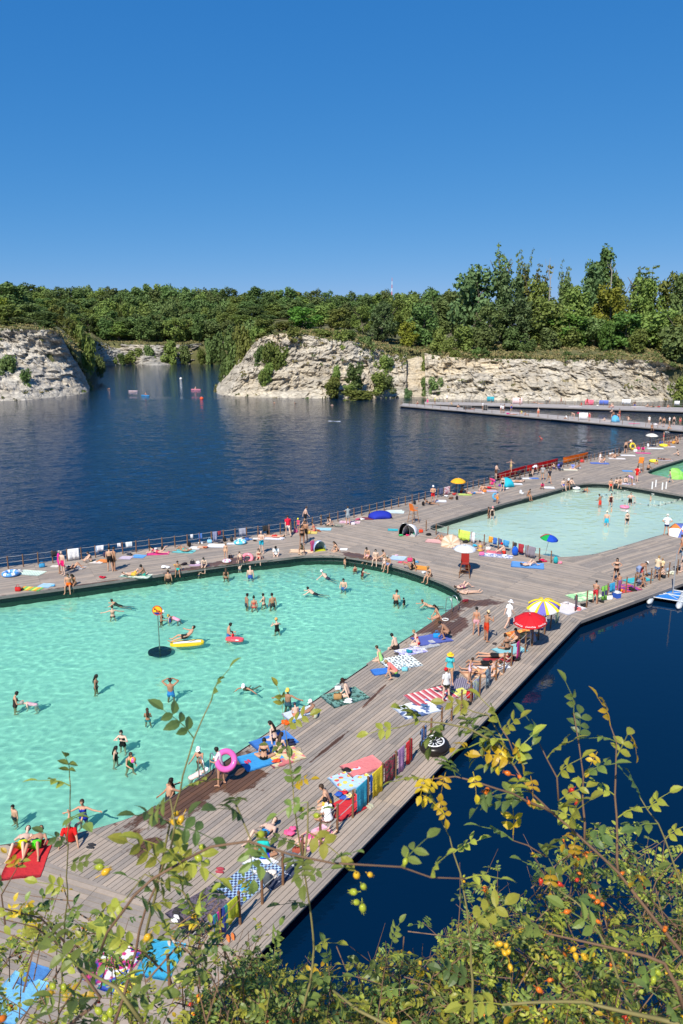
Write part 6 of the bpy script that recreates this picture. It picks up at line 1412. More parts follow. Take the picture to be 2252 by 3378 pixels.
bk_(1652, 1650, [(365,530,.9,'c82050','red bag right of the blue towel',0,'clothes_heap'),(470,545,1.1,'20a0a8','turquoise bag at fence end by second pool'),(510,548,.7,'e08098','pink cloth at fence end',0,'clothes_heap'),(660,945,1,'d87070','coral clothes behind the right fence',0,'clothes_heap'),(705,915,.9,'202020','black clothes behind the right fence',0,'clothes_heap'),(1125,778,1,'24241c','dark bag under the red blanket',0,'clothes_heap'),(1180,715,.9,'303038','dark bag by the crouching person',0,'tote_bag'),(1460,640,1.1,'d8d8c0','cream heap behind right fence',0,'clothes_heap'),(1390,660,.9,'202428','black bag by the denim shorts',0,'clothes_heap'),(1520,600,1.1,'202024','black bag at right border',0,'clothes_heap'),(935,860,.9,'e8e8e8','white plastic bag left of the cooler',0,'tote_bag')])
bk_(1252, 1950, [(490,405,.9,'2090d8','blue bag held by the crouching person',0,'tote_bag'),(252,530,.8,'188098','teal bag on the floral towel',0,'clothes_heap'),(1170,600,.9,'1c1c20','black bag by the red towel',0,'clothes_heap'),(1060,640,.9,'f0f0e8','white bag behind the fence posts',0,'clothes_heap'),(785,920,1,'c02028','red bag at the near fence',0,'tote_bag'),(740,985,1,'202020','black bag at the near fence',0,'clothes_heap'),(280,1065,.9,'16161a','black cloth on the flowered towel',0,'clothes_heap'),(390,1000,.7,'486890','blue cloth on the flowered towel',0,'clothes_heap'),(515,1010,.7,'485878','slate cloth on the flowered towel',0,'clothes_heap'),(740,90,.6,'702028','dark red cloth beyond the ladder',0,'clothes_heap'),(215,690,.7,'80c8d8','pale turquoise bag by the coral shirt',0,'tote_bag'),(1400,330,1,'8868a0','violet heap in the umbrella shade',0,'clothes_heap')])
bk_(900, 2250, [(558,150,.9,'b08858','straw bag on the leaf towel',0,'tote_bag'),(650,180,.8,'f0f0f0','white cloth on the leaf towel',0,'clothes_heap'),(560,70,.7,'e0e8ec','pale bag by the tanned person',0,'tote_bag'),(110,360,.9,'f06018','orange bag at the pool edge',0,'clothes_heap'),(180,350,.7,'2880d0','blue bag at the pool edge',0,'clothes_heap'),(130,530,1,'202440','navy bag on the blue towel',0,'clothes_heap'),(25,690,.7,'e05030','red cloth on the yellow towel',0,'clothes_heap'),(640,770,.7,'202020','black cloth by the coral mat',0,'clothes_heap'),(590,1010,1,'3058b0','blue bag on the red towel',0,'clothes_heap'),(650,1000,.8,'e8d890','cream bag on the red towel',0,'clothes_heap'),(600,970,.8,'e02838','red cloth on the red towel',0,'clothes_heap')])
bk_(700, 2600, [(690,620,1.1,'707478','grey clothes behind the lower fence',0,'clothes_heap'),(740,580,.9,'a05040','rust red bag behind the lower fence',0,'tote_bag'),(500,760,1.0,'e8dcd0','cream sun hat shaped heap on checked blanket',0,'clothes_heap'),(320,870,1.0,'3898c8','blue cloth on the checked blanket',0,'clothes_heap'),(470,830,.9,'505860','grey backpack on the checked blanket'),(660,400,1.0,'f06090','pink bag by rose twigs',0,'clothes_heap')])
# ---- umbrellas
UM = lambda ox, oy, k, x, y, *a, **kw: umbrella(ox + x * k, oy + y * k, *a, **kw)
UM(1252,1950,K,1300,478,1.62,.95,[(.62,.012,.02)],'red umbrella with white lettering by the near fence',tilt=(6,-7),n=8,dome=.42,text='Coca-Cola',rz=10)
UM(1252,1950,K,1415,352,1.62,.92,[(.85,.85,.85),(.16,.14,.55)],'white and violet umbrella with yellow seams behind the red one',tilt=(8,-6),n=8,dome=.5,accent=(.85,.62,.03))
UM(1252,1400,K,672,598,1.35,.85,[(.85,.40,.02)],'plain orange umbrella by the lake fence',tilt=(4,0),dome=.45)
UM(1252,1400,K,1428,1118,1.3,.72,[hexc('f0c818'),hexc('e07818'),hexc('c01828'),hexc('109848'),hexc('1848b8'),hexc('1848b8')],'small rainbow umbrella at the second pool fence',tilt=(6,8),n=6,dome=.5)
UM(1252,1400,K,610,1040,.55,.85,[(.55,.38,.25),(.68,.55,.42)],'beige striped parasol lying tilted on the deck',tilt=(68,-12),n=16,dome=.3)
UM(950,1600,K,1515,745,1.75,.85,[(.62,.64,.68)],'pale grey umbrella over the lifeguard seat',tilt=(4,0),dome=.35)
UM(1652,1250,K,1290,588,1.75,.95,[(.72,.68,.58)],'cream umbrella on the far deck',tilt=(3,0),dome=.35)
UM(1652,1250,K,1500,850,.45,1.15,[(.25,.62,.10),(.30,.70,.14)],'bright green umbrella lying by the third pool',tilt=(50,25),dome=.4)
UM(1652,1650,K,1545,300,.35,1.05,[(.8,.82,.84),(.10,.14,.40),(.80,.22,.05),(.8,.82,.84)],'white, navy and orange beach umbrella resting at the right border',tilt=(38,-18),n=8,dome=.5)

bk_(1252, 1400, [(965,520,1,'d83078','pink bag behind the bending person',0,'tote_bag'),(1040,535,1,'8030a0','purple heap left of the turquoise shelter',0,'clothes_heap'),(640,610,1,'b03030','red heap under the orange umbrella',0,'clothes_heap'),(905,585,.9,'e08040','orange bag among the fence sunbathers',0,'tote_bag'),(1100,560,.8,'f0f0f0','white cloth before the turquoise shelter',0,'clothes_heap'),(300,690,.9,'20242c','dark backpack at the lake fence, left of red shorts')])
bk_(1652, 1250, [(700,720,1.2,'e04040','red bag right of the orange canoe',0,'tote_bag'),(1180,610,1.2,'e83088','pink bag at the far fence',0,'tote_bag'),(950,650,1.2,'f0f0f0','white bag at the far fence, left of pair',0,'clothes_heap'),(1380,560,1.2,'3048a0','blue bag at the far fence, right part',0,'tote_bag'),(1490,560,1.2,'e0a030','amber bag at the far right fence',0,'tote_bag'),(670,300,1.4,'c03858','red heap on the near pier',0,'clothes_heap'),(1330,400,1.4,'e8e0e0','white heap on the near pier',0,'clothes_heap'),(60,305,1.4,'d83890','pink heap on the near pier',0,'clothes_heap'),(830,235,1.4,'e0d8d0','cream heap on the far pier',0,'clothes_heap'),(1360,245,1.4,'b04848','dull red heap on the far pier',0,'clothes_heap')])

bk_(500, 1600, [(30,560,.8,'e8e0e0','white heap on the left end of the pink mat row',0,'clothes_heap'),(465,545,.8,'c06848','rust heap beside the peach towel',0,'clothes_heap'),(590,500,.8,'505058','grey heap beside the big white towel',0,'clothes_heap'),(820,480,.8,'3868a8','blue bag right of the toy pool',0,'tote_bag'),(890,485,.6,'202020','small black bag by the folded white towel',0,'clothes_heap'),(1120,470,.8,'e0e0e8','white heap at the feet of red trunks sunbather',0,'clothes_heap'),(1240,410,.8,'e06090','pink bag by the child in yellow cap',0,'tote_bag'),(1350,420,.8,'e0c050','yellow bag behind the fence group',0,'tote_bag'),(1440,400,.8,'a05838','brown bag on the pale turquoise towel',0,'clothes_heap'),(210,700,.7,'d8a830','amber cloth by turquoise shorts',0,'clothes_heap'),(400,680,.6,'f0f0f0','white cup shaped bag at pool edge',0,'tote_bag')])
bk_(950, 1600, [(560,345,.8,'d8d0d8','pale bag by the pink patterned towel',0,'tote_bag'),(600,300,.8,'c85878','rose heap by the pink patterned towel',0,'clothes_heap'),(640,300,.8,'e8e8e8','white heap by the maroon towel',0,'clothes_heap'),(850,275,.8,'f0f0f0','white heap right of blue shelter',0,'clothes_heap'),(340,350,.8,'30302c','dark heap by the kneeling person',0,'clothes_heap'),(240,390,.8,'e0b0a0','peach heap by the pale turquoise towel',0,'clothes_heap'),(800,630,.6,'f0f0f0','white cup shaped bag by young person',0,'clothes_heap'),(1170,760,.7,'e0e8ec','white bag by the black bikini edge sitter',0,'clothes_heap'),(1330,470,.8,'d89080','salmon heap under the striped parasol',0,'clothes_heap'),(1500,760,1,'302020','dark heap at the lifeguard seat',0,'clothes_heap')])
bk_(1652, 1650, [(30,490,.9,'e8e8f0','white heap below the hanging towels, second pool',0,'clothes_heap'),(330,540,.8,'282430','dark heap at the second pool fence end',0,'clothes_heap'),(560,900,.9,'d0c8c8','pale heap on the white blanket',0,'clothes_heap'),(770,880,.8,'181818','black heap by the child in red shorts',0,'clothes_heap'),(870,880,.7,'282828','dark shoes heap under navy lime towel',0,'clothes_heap'),(1030,790,.8,'e89030','orange heap on red blanket',0,'clothes_heap'),(1210,740,.9,'c0b8a8','beige heap by the crouching person',0,'clothes_heap'),(1280,650,.9,'506880','slate heap left of denim shorts',0,'clothes_heap'),(1440,610,.9,'90a0b0','grey blue heap behind right fence',0,'clothes_heap')])
# ---- boats, floats, ladders, chairs, sign
def boat(p0, p1, w, color, label, z=0.0, hull_h=.72):
    a, b = G(*p0, 0), G(*p1, 0); L = (b - a).length; c = (a + b) / 2; e = empty('canoe', (c.x, c.y, z + .12), math.atan2(b.y - a.y, b.x - a.x)); m = MB(); n = 14; ins = MB(); vs = []; vi = []
    for i in range(n + 1):
        t = i / n * 2 - 1; wd = max(.02, (1 - abs(t) ** 2.6) * w / 2); sh = .16 * abs(t) ** 3
        for k_ in range(9):
            q = math.pi * k_ / 8; y = wd * math.cos(q); zz = hull_h + sh - (hull_h + .08) * math.sin(q) ** .6; vs.append((t * L / 2, y, zz)); vi.append((t * L / 2 * .97, y * .9, max(zz + .05, .07) if 0 < k_ < 8 else zz - .01))
    fs = [(i * 9 + k_, i * 9 + k_ + 1, (i + 1) * 9 + k_ + 1, (i + 1) * 9 + k_) for i in range(n) for k_ in range(8)]
    o = MB().add(vs, fs).build('hull', M_PLASTIC, e, True); o.color = color + (1,)
    o = MB().add(vi, [f[::-1] for f in fs]).build('inner_hull', M_PLASTIC, e, True); o.color = tuple(x * .55 for x in color) + (1,)
    for t in (-.45, 0, .4): o = MB().box((t * L / 2, 0, hull_h * .75), (.22, w * .8, .03)).build('seat', M_PLASTIC, e); o.color = tuple(x * .7 for x in color) + (1,)
    for s in (-1, 1): o = MB().tube([((i / n * 2 - 1) * L / 2, s * max(.02, (1 - abs(i / n * 2 - 1) ** 2.6) * w / 2), hull_h + .16 * abs(i / n * 2 - 1) ** 3 + .005) for i in range(n + 1)], .02, 5).build('gunwale', M_PLASTIC, e); o.color = tuple(x * .8 for x in color) + (1,)
    return tag(e, label, 'canoe', 'canoes moored at the fence')
boat((1638,1590),(1733,1562), .95, (.58, .012, .014), 'red canoe nearest along the lakeside fence')
boat((1737,1561),(1838,1537), .95, (.60, .014, .012), 'second red canoe along the lakeside fence')
boat((1856,1533),(1938,1515), .95, (.78, .16, .012), 'orange canoe beyond the red canoes')
def board(x, y, l, w, rz, color, label, z=.04, stripe=None, nm='paddle_board', cat='board'):
    e = empty(nm, G(x, y, z), R(rz)); n = 18; vs = []; P = [(w / 2 * math.copysign(abs(math.sin(2 * math.pi * i / n)) ** .7, math.sin(2 * math.pi * i / n)), l / 2 * math.copysign(abs(math.cos(2 * math.pi * i / n)) ** .8, math.cos(2 * math.pi * i / n))) for i in range(n)]
    m = MB(); m.add([(a, b, -.05) for a, b in P] + [(a, b, .05) for a, b in P] + [(a * .93, b * .97, .075) for a, b in P], [(i, (i + 1) % n, n + (i + 1) % n, n + i) for i in range(n)] + [(n + i, n + (i + 1) % n, 2 * n + (i + 1) % n, 2 * n + i) for i in range(n)] + [tuple(2 * n + i for i in range(n))])
    o = m.build('deck_board', M_VINYL, e); o.color = color + (1,)
    if stripe: o = MB().box((0, 0, .08), (w * .35, l * .8, .008)).build('stripe', M_VINYL, e); o.color = stripe + (1,)
    return tag(e, label, cat)
board(1652 + 1490*K, 1250 + 458*K, 3.6, .9, 82, (.75,.78,.8), 'white paddle board with blue stripe by the near pier', stripe=(.05,.15,.5))
board(500 + 305*K, 2000 + 318*K, 1.95, .75, 100, (.80,.55,.02), 'yellow and white air mattress floating in the big pool', stripe=(.85,.85,.85), nm='air_mattress', cat='air mattress', z=.06)
board(0 + 938*kx, 750 + 1086*kx, 3.0, .8, 60, (.06,.30,.62), 'blue paddle board under a paddler on the far lake')
board(0 + 1266*kx, 750 + 1047*kx, 3.2, 1.1, 80, (.75,.25,.32), 'pink float on the far lake', nm='air_mattress', cat='air mattress')
board(0 + 860*kx, 750 + 1057*kx, 3.0, 1.0, 80, (.75,.55,.55), 'pale float left of the paddler on the far lake', nm='air_mattress', cat='air mattress')
board(700 + 790*.51, 1390, 2.6, 1.0, 85, (.7,.75,.85), 'white float boat out on the lake below the headland', nm='air_mattress', cat='air mattress')
board(500 + 715*K, 2000 + 285*K, 1.1, .5, 80, (.75,.10,.12), 'small red float in mid pool', nm='air_mattress', cat='air mattress')
for x, y, c, lb in ((1303*kx, 750+1112*kx, (.75,.10,.03), 'orange buoy on the far lake'), (1168*kx, 750+982*kx, (.8,.8,.78), 'white buoy near the far shore')):
    e = empty('buoy', G(x, y, 0)); o = MB().ball((0, 0, .22), .5, .5, .45, 14, 9).build('float', M_PLASTIC, e, True); o.color = c + (1,); MB().torus((0, 0, .72), .12, .03, 12, 6, M=Matrix.Rotation(R(90), 3, 'X')).build('lifting_eye', M_STEEL, e); tag(e, lb, 'buoy')
# black inner tube with white inner wheel print
p = G(900 + 1392*K, 2250 + 590*K); e = empty('inner_tube', p)
o = MB().torus((0, 0, .24), .42, .22, 36, 14).build('tube', plain('black_rubber', (.018, .014, .012), .3), e, True)
MB().lathe([(.001, .40), (.36, .40), (.36, .39)], (0, 0, 0), 28).build('floor_membrane', plain('black_vinyl', (.015, .015, .016), .4), e)
MB().torus((0, 0, .450), .40, .034, 36, 8).build('white_rim', plain('white_vinyl', (.8, .8, .8), .4), e, True)
for i in range(10): w = 2 * math.pi * i / 10; MB().box((.25 * math.cos(w), .25 * math.sin(w), .425), (.26, .03, .02), w).build('spoke', plain('white_vinyl', (.8, .8, .8), .4), e)
e.rotation_euler = (R(3), R(-3), 0); tag(e, 'black inflatable tube printed as a car wheel, on the near deck edge', 'inner tube')
# rings and toys
ring(500 + 825*K, 1600 + 640*K, .36, .13, (.82,.25,.30), 'pink ring standing on the left pool edge', rot=(40, 0, 0))
ring(500 + 648*K, 1600 + 664*K, .26, .09, (.8,.8,.84), 'white and pink ring at the left pool edge', stripes=(.8,.3,.45))
ring(0 + 958*K, 1650 + 736*K, .34, .11, (.03,.06,.42), 'dark blue ring floating at the left pool edge', z=0)
ring(0 + 92*K, 1650 + 650*K, .45, .16, (.10,.32,.70), 'blue and white ring at the left end of the deck', stripes=(.8,.85,.9))
ring(500 + 763*K, 1600 + 505*K, .40, .14, (.10,.52,.72), 'turquoise toy pool by the left fence', stripes=(.7,.85,.9), cat='toy pool')
ring(300 + 1165*K, 2350 + 615*K, .33, .115, (.80,.14,.45), 'glossy pink ring carried by the girl', rot=(58, 12, 15), up=1.0)
ring(1652 + 1128*K, 1250 + 612*K, .42, .15, (.80,.58,.05), 'yellow ring at the far fence', rot=(70, 0, 20), up=.5)
ring(1652 + 1315*K, 1250 + 718*K, .40, .18, (.80,.66,.05), 'yellow float ring by the third pool')
ring(1652 + 1065*K, 1250 + 1112*K, .36, .12, (.82,.25,.40), 'pink ring under a toddler in the second pool', z=0)
ring(1652 + 648*K, 1250 + 950*K, .34, .12, (.8,.78,.8), 'white ring under a toddler in the second pool', z=0)
ring(1252 + 988*K, 1400 + 668*K, .28, .09, (.10,.40,.65), 'blue ring carried by the child in orange shorts', rot=(75, 0, 30), up=.55)
ring(1652 + 1400*K, 1250 + 582*K, .45, .18, (.85,.70,.04), 'yellow inflatable ring by the cream umbrella')
e = empty('beach_ball', G(300 + 365*K, 2350 + 462*K, 0)); e.location.z = .28
for i in range(6):
    m = MB(); vs = []
    for a in range(4):
        for b in range(9): w = math.pi / 3 * i + a * math.pi / 9; v = math.pi * b / 8; vs.append((.13 * math.sin(v) * math.cos(w), .13 * math.sin(v) * math.sin(w), .13 * math.cos(v)))
    o = m.add(vs, [(a * 9 + b, a * 9 + b + 1, (a + 1) * 9 + b + 1, (a + 1) * 9 + b) for a in range(3) for b in range(8)]).build('ball_panel', M_VINYL, e, True); o.color = ((.85,.65,.02,1), (.8,.12,.4,1), (.8,.3,.1,1))[i % 3]
tag(e, 'yellow and pink ball held by the girl in green', 'ball')
# warning sign in the pool
p = G(0 + 1375*K, 1950 + 495*K, 0); e = empty('warning_sign', p)
MB().tube([(0, 0, -1.1), (0, 0, 2.05)], .032, 10).build('pole', plain('grey_green_pole', (.16, .26, .22), .4, .3), e)
Ms = Matrix.Rotation(R(90), 3, 'X')
MB().lathe([(.001, .035), (.29, .035), (.29, .0), (.001, 0)], (0, 0, 2.3), 32, M=Ms).build('sign_disc', plain('sign_red', (.62, .05, .03), .4), e)
MB().lathe([(.001, .040), (.245, .040), (.245, .03)], (0, -.002, 2.3), 32, M=Ms).build('sign_face', plain('sign_yellow', (.85, .50, .02), .4), e)
m = MB(); vs = [(.235 * math.cos(R(205 + i * 13)), -.048, 2.3 + .235 * math.sin(R(205 + i * 13))) for i in range(11)]; m.add(vs, [tuple(range(11))]); m.build('sign_water', plain('sign_navy', (.03, .02, .22), .4), e)
m = MB()
for a, b, w in (((-.12, .10), (.04, -.04), .035), ((.04, -.04), (.12, -.02), .03), ((-.04, .03), (-.02, -.08), .025), ((-.12, .10), (-.17, .05), .025)):
    d = Vector((b[0] - a[0], 0, b[1] - a[1])); nn = Vector((-d.z, 0, d.x)).normalized() * w; A0 = Vector((a[0], -.052, 2.3 + a[1])); B0 = Vector((b[0], -.052, 2.3 + b[1])); m.add([A0 - nn, B0 - nn, B0 + nn, A0 + nn], [(0, 1, 2, 3)])
m.lathe([(.001, .0), (.035, .0)], (.15, -.052, 2.27), 12, M=Ms); m.build('diver_symbol', plain('sign_black', (.01, .01, .01), .5), e)
A0, B0 = Vector((-.17, -.056, 2.47)), Vector((.17, -.056, 2.13)); nn = Vector((.707, 0, .707)) * .028
MB().add([A0 - nn, B0 - nn, B0 + nn, A0 + nn], [(0, 1, 2, 3)]).build('prohibition_bar', plain('sign_red', (.62, .05, .03), .4), e)
o = MB().lathe([(.001, -.30), (.62, -.30), (.66, -.36), (.66, -.55), (.5, -.6), (.001, -.6)], (0, 0, 0), 24).build('ballast', plain('dark_ballast', (.012, .016, .016), .8), e); o.cycles.is_caustics_receiver = True
tag(e, 'round red and yellow no diving sign on a pole in the pool', 'sign')
# ladders
def ladder(x, y, rz, label):
    e = empty('pool_ladder', G(x, y), R(rz))
    for s in (-.24, .24): MB().tube([(s, -.55, 0), (s, -.5, .55), (s, -.38, .82), (s, -.2, .9), (s, -.02, .8), (s, .06, .5), (s, .08, -1.2)], .024, 8).build('rail', M_STEEL, e, True)
    for z in (-.1, -.4, -.7, -1.0): MB().box((0, .08, z), (.48, .08, .03)).build('step', M_STEEL, e)
    tag(e, label, 'ladder')
ladder(300 + 985*K, 2350 + 525*K, 34, 'steel pool ladder at the wet boards')
ladder(1252 + 600*K, 1950 + 152*K, 34, 'steel pool ladder at the far pool corner')
# lifeguard chairs
def guard_chair(x, y, rz, label, h=1.15, col=(.80, .20, .02), wood=(.30, .16, .08), s=1):
    e = empty('lifeguard_chair', G(x, y), R(rz), s); mw = plain('chair_wood', wood, .7)
    for sx in (-1, 1):
        for sy in (-1, 1): MB().tube([(sx * .38, sy * .38, 0), (sx * .24, sy * .22, h)], .03, 6).build('leg', mw, e)
        o = MB().box((sx * .27, .02, h + .26), (.05, .5, .04)).build('armrest', M_PLASTIC, e); o.color = col + (1,)
        MB().tube([(sx * .27, .2, h), (sx * .27, .2, h + .25)], .018, 6).build('arm_post', mw, e)
    for z in (.35, .72):
        MB().tube([(-.34, .33 - z * .12, z), (.34, .33 - z * .12, z)], .02, 6).build('rung', mw, e); MB().tube([(-.34, -.33 + z * .12, z), (.34, -.33 + z * .12, z)], .02, 6).build('rung', mw, e)
    o = MB().box((0, 0, h), (.56, .52, .05)).build('seat', M_PLASTIC, e); o.color = col + (1,)
    o = MB().box((0, 0, 0), (.56, .05, .62), M=Matrix.Rotation(R(12), 3, 'X')); o.v = [(a, b - .27, c + h + .32) for a, b, c in o.v]; o = o.build('backrest', M_PLASTIC, e); o.color = col + (1,)
    tag(e, label, 'chair')
guard_chair(1252 + 290*K, 1400 + 845*K, -60, 'tall orange lifeguard chair on the junction deck')
guard_chair(1652 + 1200*K, 1250 + 800*K, 150, 'tall orange lifeguard chair by the third pool')
guard_chair(950 + 1520*K, 1600 + 790*K, 170, 'lifeguard chair with dark red seat under grey umbrella', 1.0, (.28, .02, .015), (.20, .10, .05))
# pop-up tent, windbreaks, beach shelters
def shelter(x, y, rz, w, d, h, color, label, dark=(.02, .02, .025), nm='beach_tent'):
    e = empty(nm, G(x, y), R(rz)); n = 10; vs = []
    for i in range(n + 1):
        q = math.pi * i / n
        for k_ in range(7):
            t = k_ / 6 * math.pi / 2; vs.append((w / 2 * math.cos(q) * (1 - .35 * math.sin(t) ** 2), -d * math.sin(t) + d / 2, h * math.sin(q) ** .8 * math.cos(t) ** .5 + .0))
    o = MB().add(vs, [(i * 7 + k_, i * 7 + k_ + 1, (i + 1) * 7 + k_ + 1, (i + 1) * 7 + k_) for i in range(n) for k_ in range(6)]).build('canopy', M_CLOTH, e, True); o.color = color + (1,)
    md = o.modifiers.new('thickness', 'SOLIDIFY'); md.thickness = .01
    MB().tube([(w / 2 * math.cos(math.pi * i / n), d / 2, h * math.sin(math.pi * i / n) ** .8) for i in range(n + 1)], .014, 5).build('hoop', M_STEEL, e)
    o = MB().box((0, 0, .008), (w * .95, d * .9, .008)).build('groundsheet', M_CLOTH, e); o.color = dark + (1,)
    return tag(e, label, 'tent')
shelter(950 + 1000*K, 1600 + 425*K, 175, .95, .9, 1.12, (.02,.02,.024), 'black half of the pop-up tent on the junction deck')
shelter(950 + 1062*K, 1600 + 430*K, 150, 1.2, 1.1, 1.0, (.78,.78,.80), 'white pop-up tent on the junction deck', (.5,.5,.5))
shelter(950 + 800*K, 1600 + 285*K, 12, 2.3, .9, .62, (.015,.03,.36), 'royal blue beach shelter by the lake fence')
shelter(1252 + 1105*K, 1400 + 535*K, 20, 1.5, 1.1, .95, (.02,.42,.55), 'turquoise beach shelter by the lake fence')
shelter(950 + 262*K, 1600 + 560*K, 200, 1.0, .9, .85, (.30,.42,.68), 'beach shelter draped with blue towel at the pool corner', (.5,.5,.02))
o = hang(0, 0, .5, .8, P_('e05080'), 'pink towel draped over the beach shelter at the pool corner'); o.location = G(950 + 208*K, 1600 + 570*K) + Vector((0, 0, .85))
def windbreak(x, y, rz, w, h, color, label):
    e = empty('windbreak', G(x, y), R(rz)); n = max(2, int(w / .8)); mw = plain('windbreak_pole', (.5, .45, .38), .6)
    for i in range(n + 1): MB().tube([((i / n - .5) * w, .12 * math.sin(i * 2.1), 0), ((i / n - .5) * w, .12 * math.sin(i * 2.1), h + .08)], .018, 6).build('pole', mw, e)
    vs = [(( i / (n * 4) - .5) * w, .12 * math.sin(i / 4 * 2.1) + .05 * math.sin(i * math.pi / 4) ** 2, z - .03 * math.sin(i * math.pi / 4) ** 2) for i in range(n * 4 + 1) for z in (.06, h * .5, h)]
    o = MB().add(vs, [(i * 3 + k_, (i + 1) * 3 + k_, (i + 1) * 3 + k_ + 1, i * 3 + k_ + 1) for i in range(n * 4) for k_ in range(2)]).build('cloth_panel', M_CLOTH, e, True); o.color = color + (1,); o.modifiers.new('thickness', 'SOLIDIFY').thickness = .008
    return tag(e, label, 'windbreak')
windbreak(1652 + 760*K, 1250 + 226*K, 0, 2.0, 1.25, (.75,.12,.20), 'red windbreak on the far pier')
windbreak(1652 + 885*K, 1250 + 224*K, 0, 2.2, 1.1, (.08,.14,.50), 'blue windbreak on the far pier')
windbreak(1652 + 140*K, 1250 + 216*K, 0, 2.4, 1.5, (.75,.55,.55), 'pale pink windbreak on the far pier')
shelter(1652 + 990*K, 1250 + 372*K, 20, 1.6, 1.0, 1.3, (.10,.40,.65), 'blue beach mat tent on the near pier')
windbreak(1652 + 708*K, 1250 + 352*K, 0, 1.7, 1.4, (.8,.8,.82), 'white windbreak on the near pier')
windbreak(1652 + 1060*K, 1250 + 219*K, 0, 1.1, 1.2, (.8,.8,.8), 'left white windbreak on the far pier')
windbreak(1652 + 1095*K, 1250 + 220*K, 0, 1.1, 1.2, (.8,.8,.8), 'right white windbreak on the far pier')
windbreak(1652 + 1515*K, 1250 + 226*K, 0, 1.2, 1.0, (.8,.8,.8), 'small white windbreak at the right end of the far pier')
windbreak(1250 + 575*.639, 1250 + 118*.639, -8, 1.8, 1.3, (.03,.32,.40), 'teal windbreak on the far pier')
windbreak(1250 + 455*.639, 1250 + 158*.639, -8, 1.8, .8, (.03,.03,.035), 'low black windbreak on the near pier')
windbreak(1250 + 548*.639, 1250 + 163*.639, -8, .9, 1.2, (.04,.04,.045), 'tall black windbreak on the near pier')
# cooler, stroller, lantern, folding chair, shoes
e = empty('cool_box', G(1652 + 995*K, 1650 + 838*K), R(-66))
for nm, c, s, col in (('box', (0, 0, .18), (.46, .34, .34), (.03,.10,.45)), ('lid', (0, 0, .375), (.49, .37, .06), (.8,.82,.85))): o = MB().box(c, s).build(nm, M_PLASTIC, e); o.color = col + (1,)
MB().tube([(-.24, 0, .36), (-.26, 0, .5), (.26, 0, .5), (.24, 0, .36)], .012, 6).build('handle', M_STEEL, e); tag(e, 'blue cool box with white lid by the right fence', 'cool box')
def stroller(x, y, rz, label, c):
    e = empty('stroller', G(x, y), R(rz)); mb = plain('black_metal', (.02, .02, .022), .4)
    for sx in (-.25, .25):
        for yy in (-.3, .35): MB().torus((sx, yy, .12), .1, .025, 16, 8, M=Matrix.Rotation(R(90), 3, 'Y')).build('wheel', mb, e, True)
        MB().tube([(sx, .35, .12), (sx, 0, .5), (sx, -.42, 1.0)], .014, 6).build('frame_bar', mb, e); MB().tube([(sx, -.3, .12), (sx, 0, .5)], .014, 6).build('frame_bar', mb, e)
    MB().tube([(-.25, -.42, 1.0), (.25, -.42, 1.0)], .016, 6).build('handle', mb, e)
    for nm, m in (('seat', MB().box((0, .05, .5), (.44, .4, .06))), ('seat_back', MB().box((0, 0, 0), (.44, .06, .5), M=Matrix.Rotation(R(25), 3, 'X')))):
        if nm == 'seat_back': m.v = [(a, b - .2, q + .72) for a, b, q in m.v]
        o = m.build(nm, M_CLOTH, e); o.color = c + (1,)
    o = MB().lathe([(.3, 0), (.28, .12), (.2, .22), (.02, .27)], (0, -.18, .85), 12).build('hood', M_CLOTH, e, True); o.color = c + (1,); tag(e, label, 'stroller')
stroller(1252 + 1185*K, 1400 + 478*K, 60, 'black stroller by the red canoe', (.02,.02,.022))
stroller(1652 + 505*K, 1250 + 790*K, 30, 'navy stroller by the orange canoe', (.03,.04,.12))
e = empty('lantern', G(500 + 1458*K, 1600 + 345*K)); mb = plain('black_metal', (.02, .02, .022), .4)
MB().lathe([(.13, 0), (.13, .04), (.05, .07), (.035, .5), (.035, .55)], (0, 0, 0), 12).build('stand', mb, e); MB().lathe([(.07, .55), (.1, .62), (.1, .85), (.12, .87), (.02, 1.0), (.001, 1.0)], (0, 0, 0), 12).build('lantern_head', mb, e); o = MB().lathe([(.105, .64), (.105, .72)], (0, 0, 0), 12).build('white_band', M_PLASTIC, e); o.color = (.8, .8, .8, 1); tag(e, 'black marker post with white band by the lake fence', 'marker post')
e = empty('folding_chair', G(500 + 440*.319, 2700 + 1235*.319), R(-44)); mb = plain('black_metal', (.02, .02, .022), .4)
for s in (-.25, .25): MB().tube([(s, -.25, 0), (s, .25, .45)], .014, 6).build('leg', mb, e); MB().tube([(s, .25, 0), (s, -.22, .45), (s, -.32, .85)], .014, 6).build('leg', mb, e)
o = MB().box((0, 0, .44), (.5, .46, .015)).build('seat', M_CLOTH, e); o.color = (.012, .012, .014, 1)
m = MB().box((0, 0, 0), (.5, .015, .4), M=Matrix.Rotation(R(12), 3, 'X')); m.v = [(a, b - .28, c + .66) for a, b, c in m.v]; o = m.build('backrest', M_CLOTH, e); o.color = (.012, .012, .014, 1); tag(e, 'black folding chair at the lower fence', 'chair')
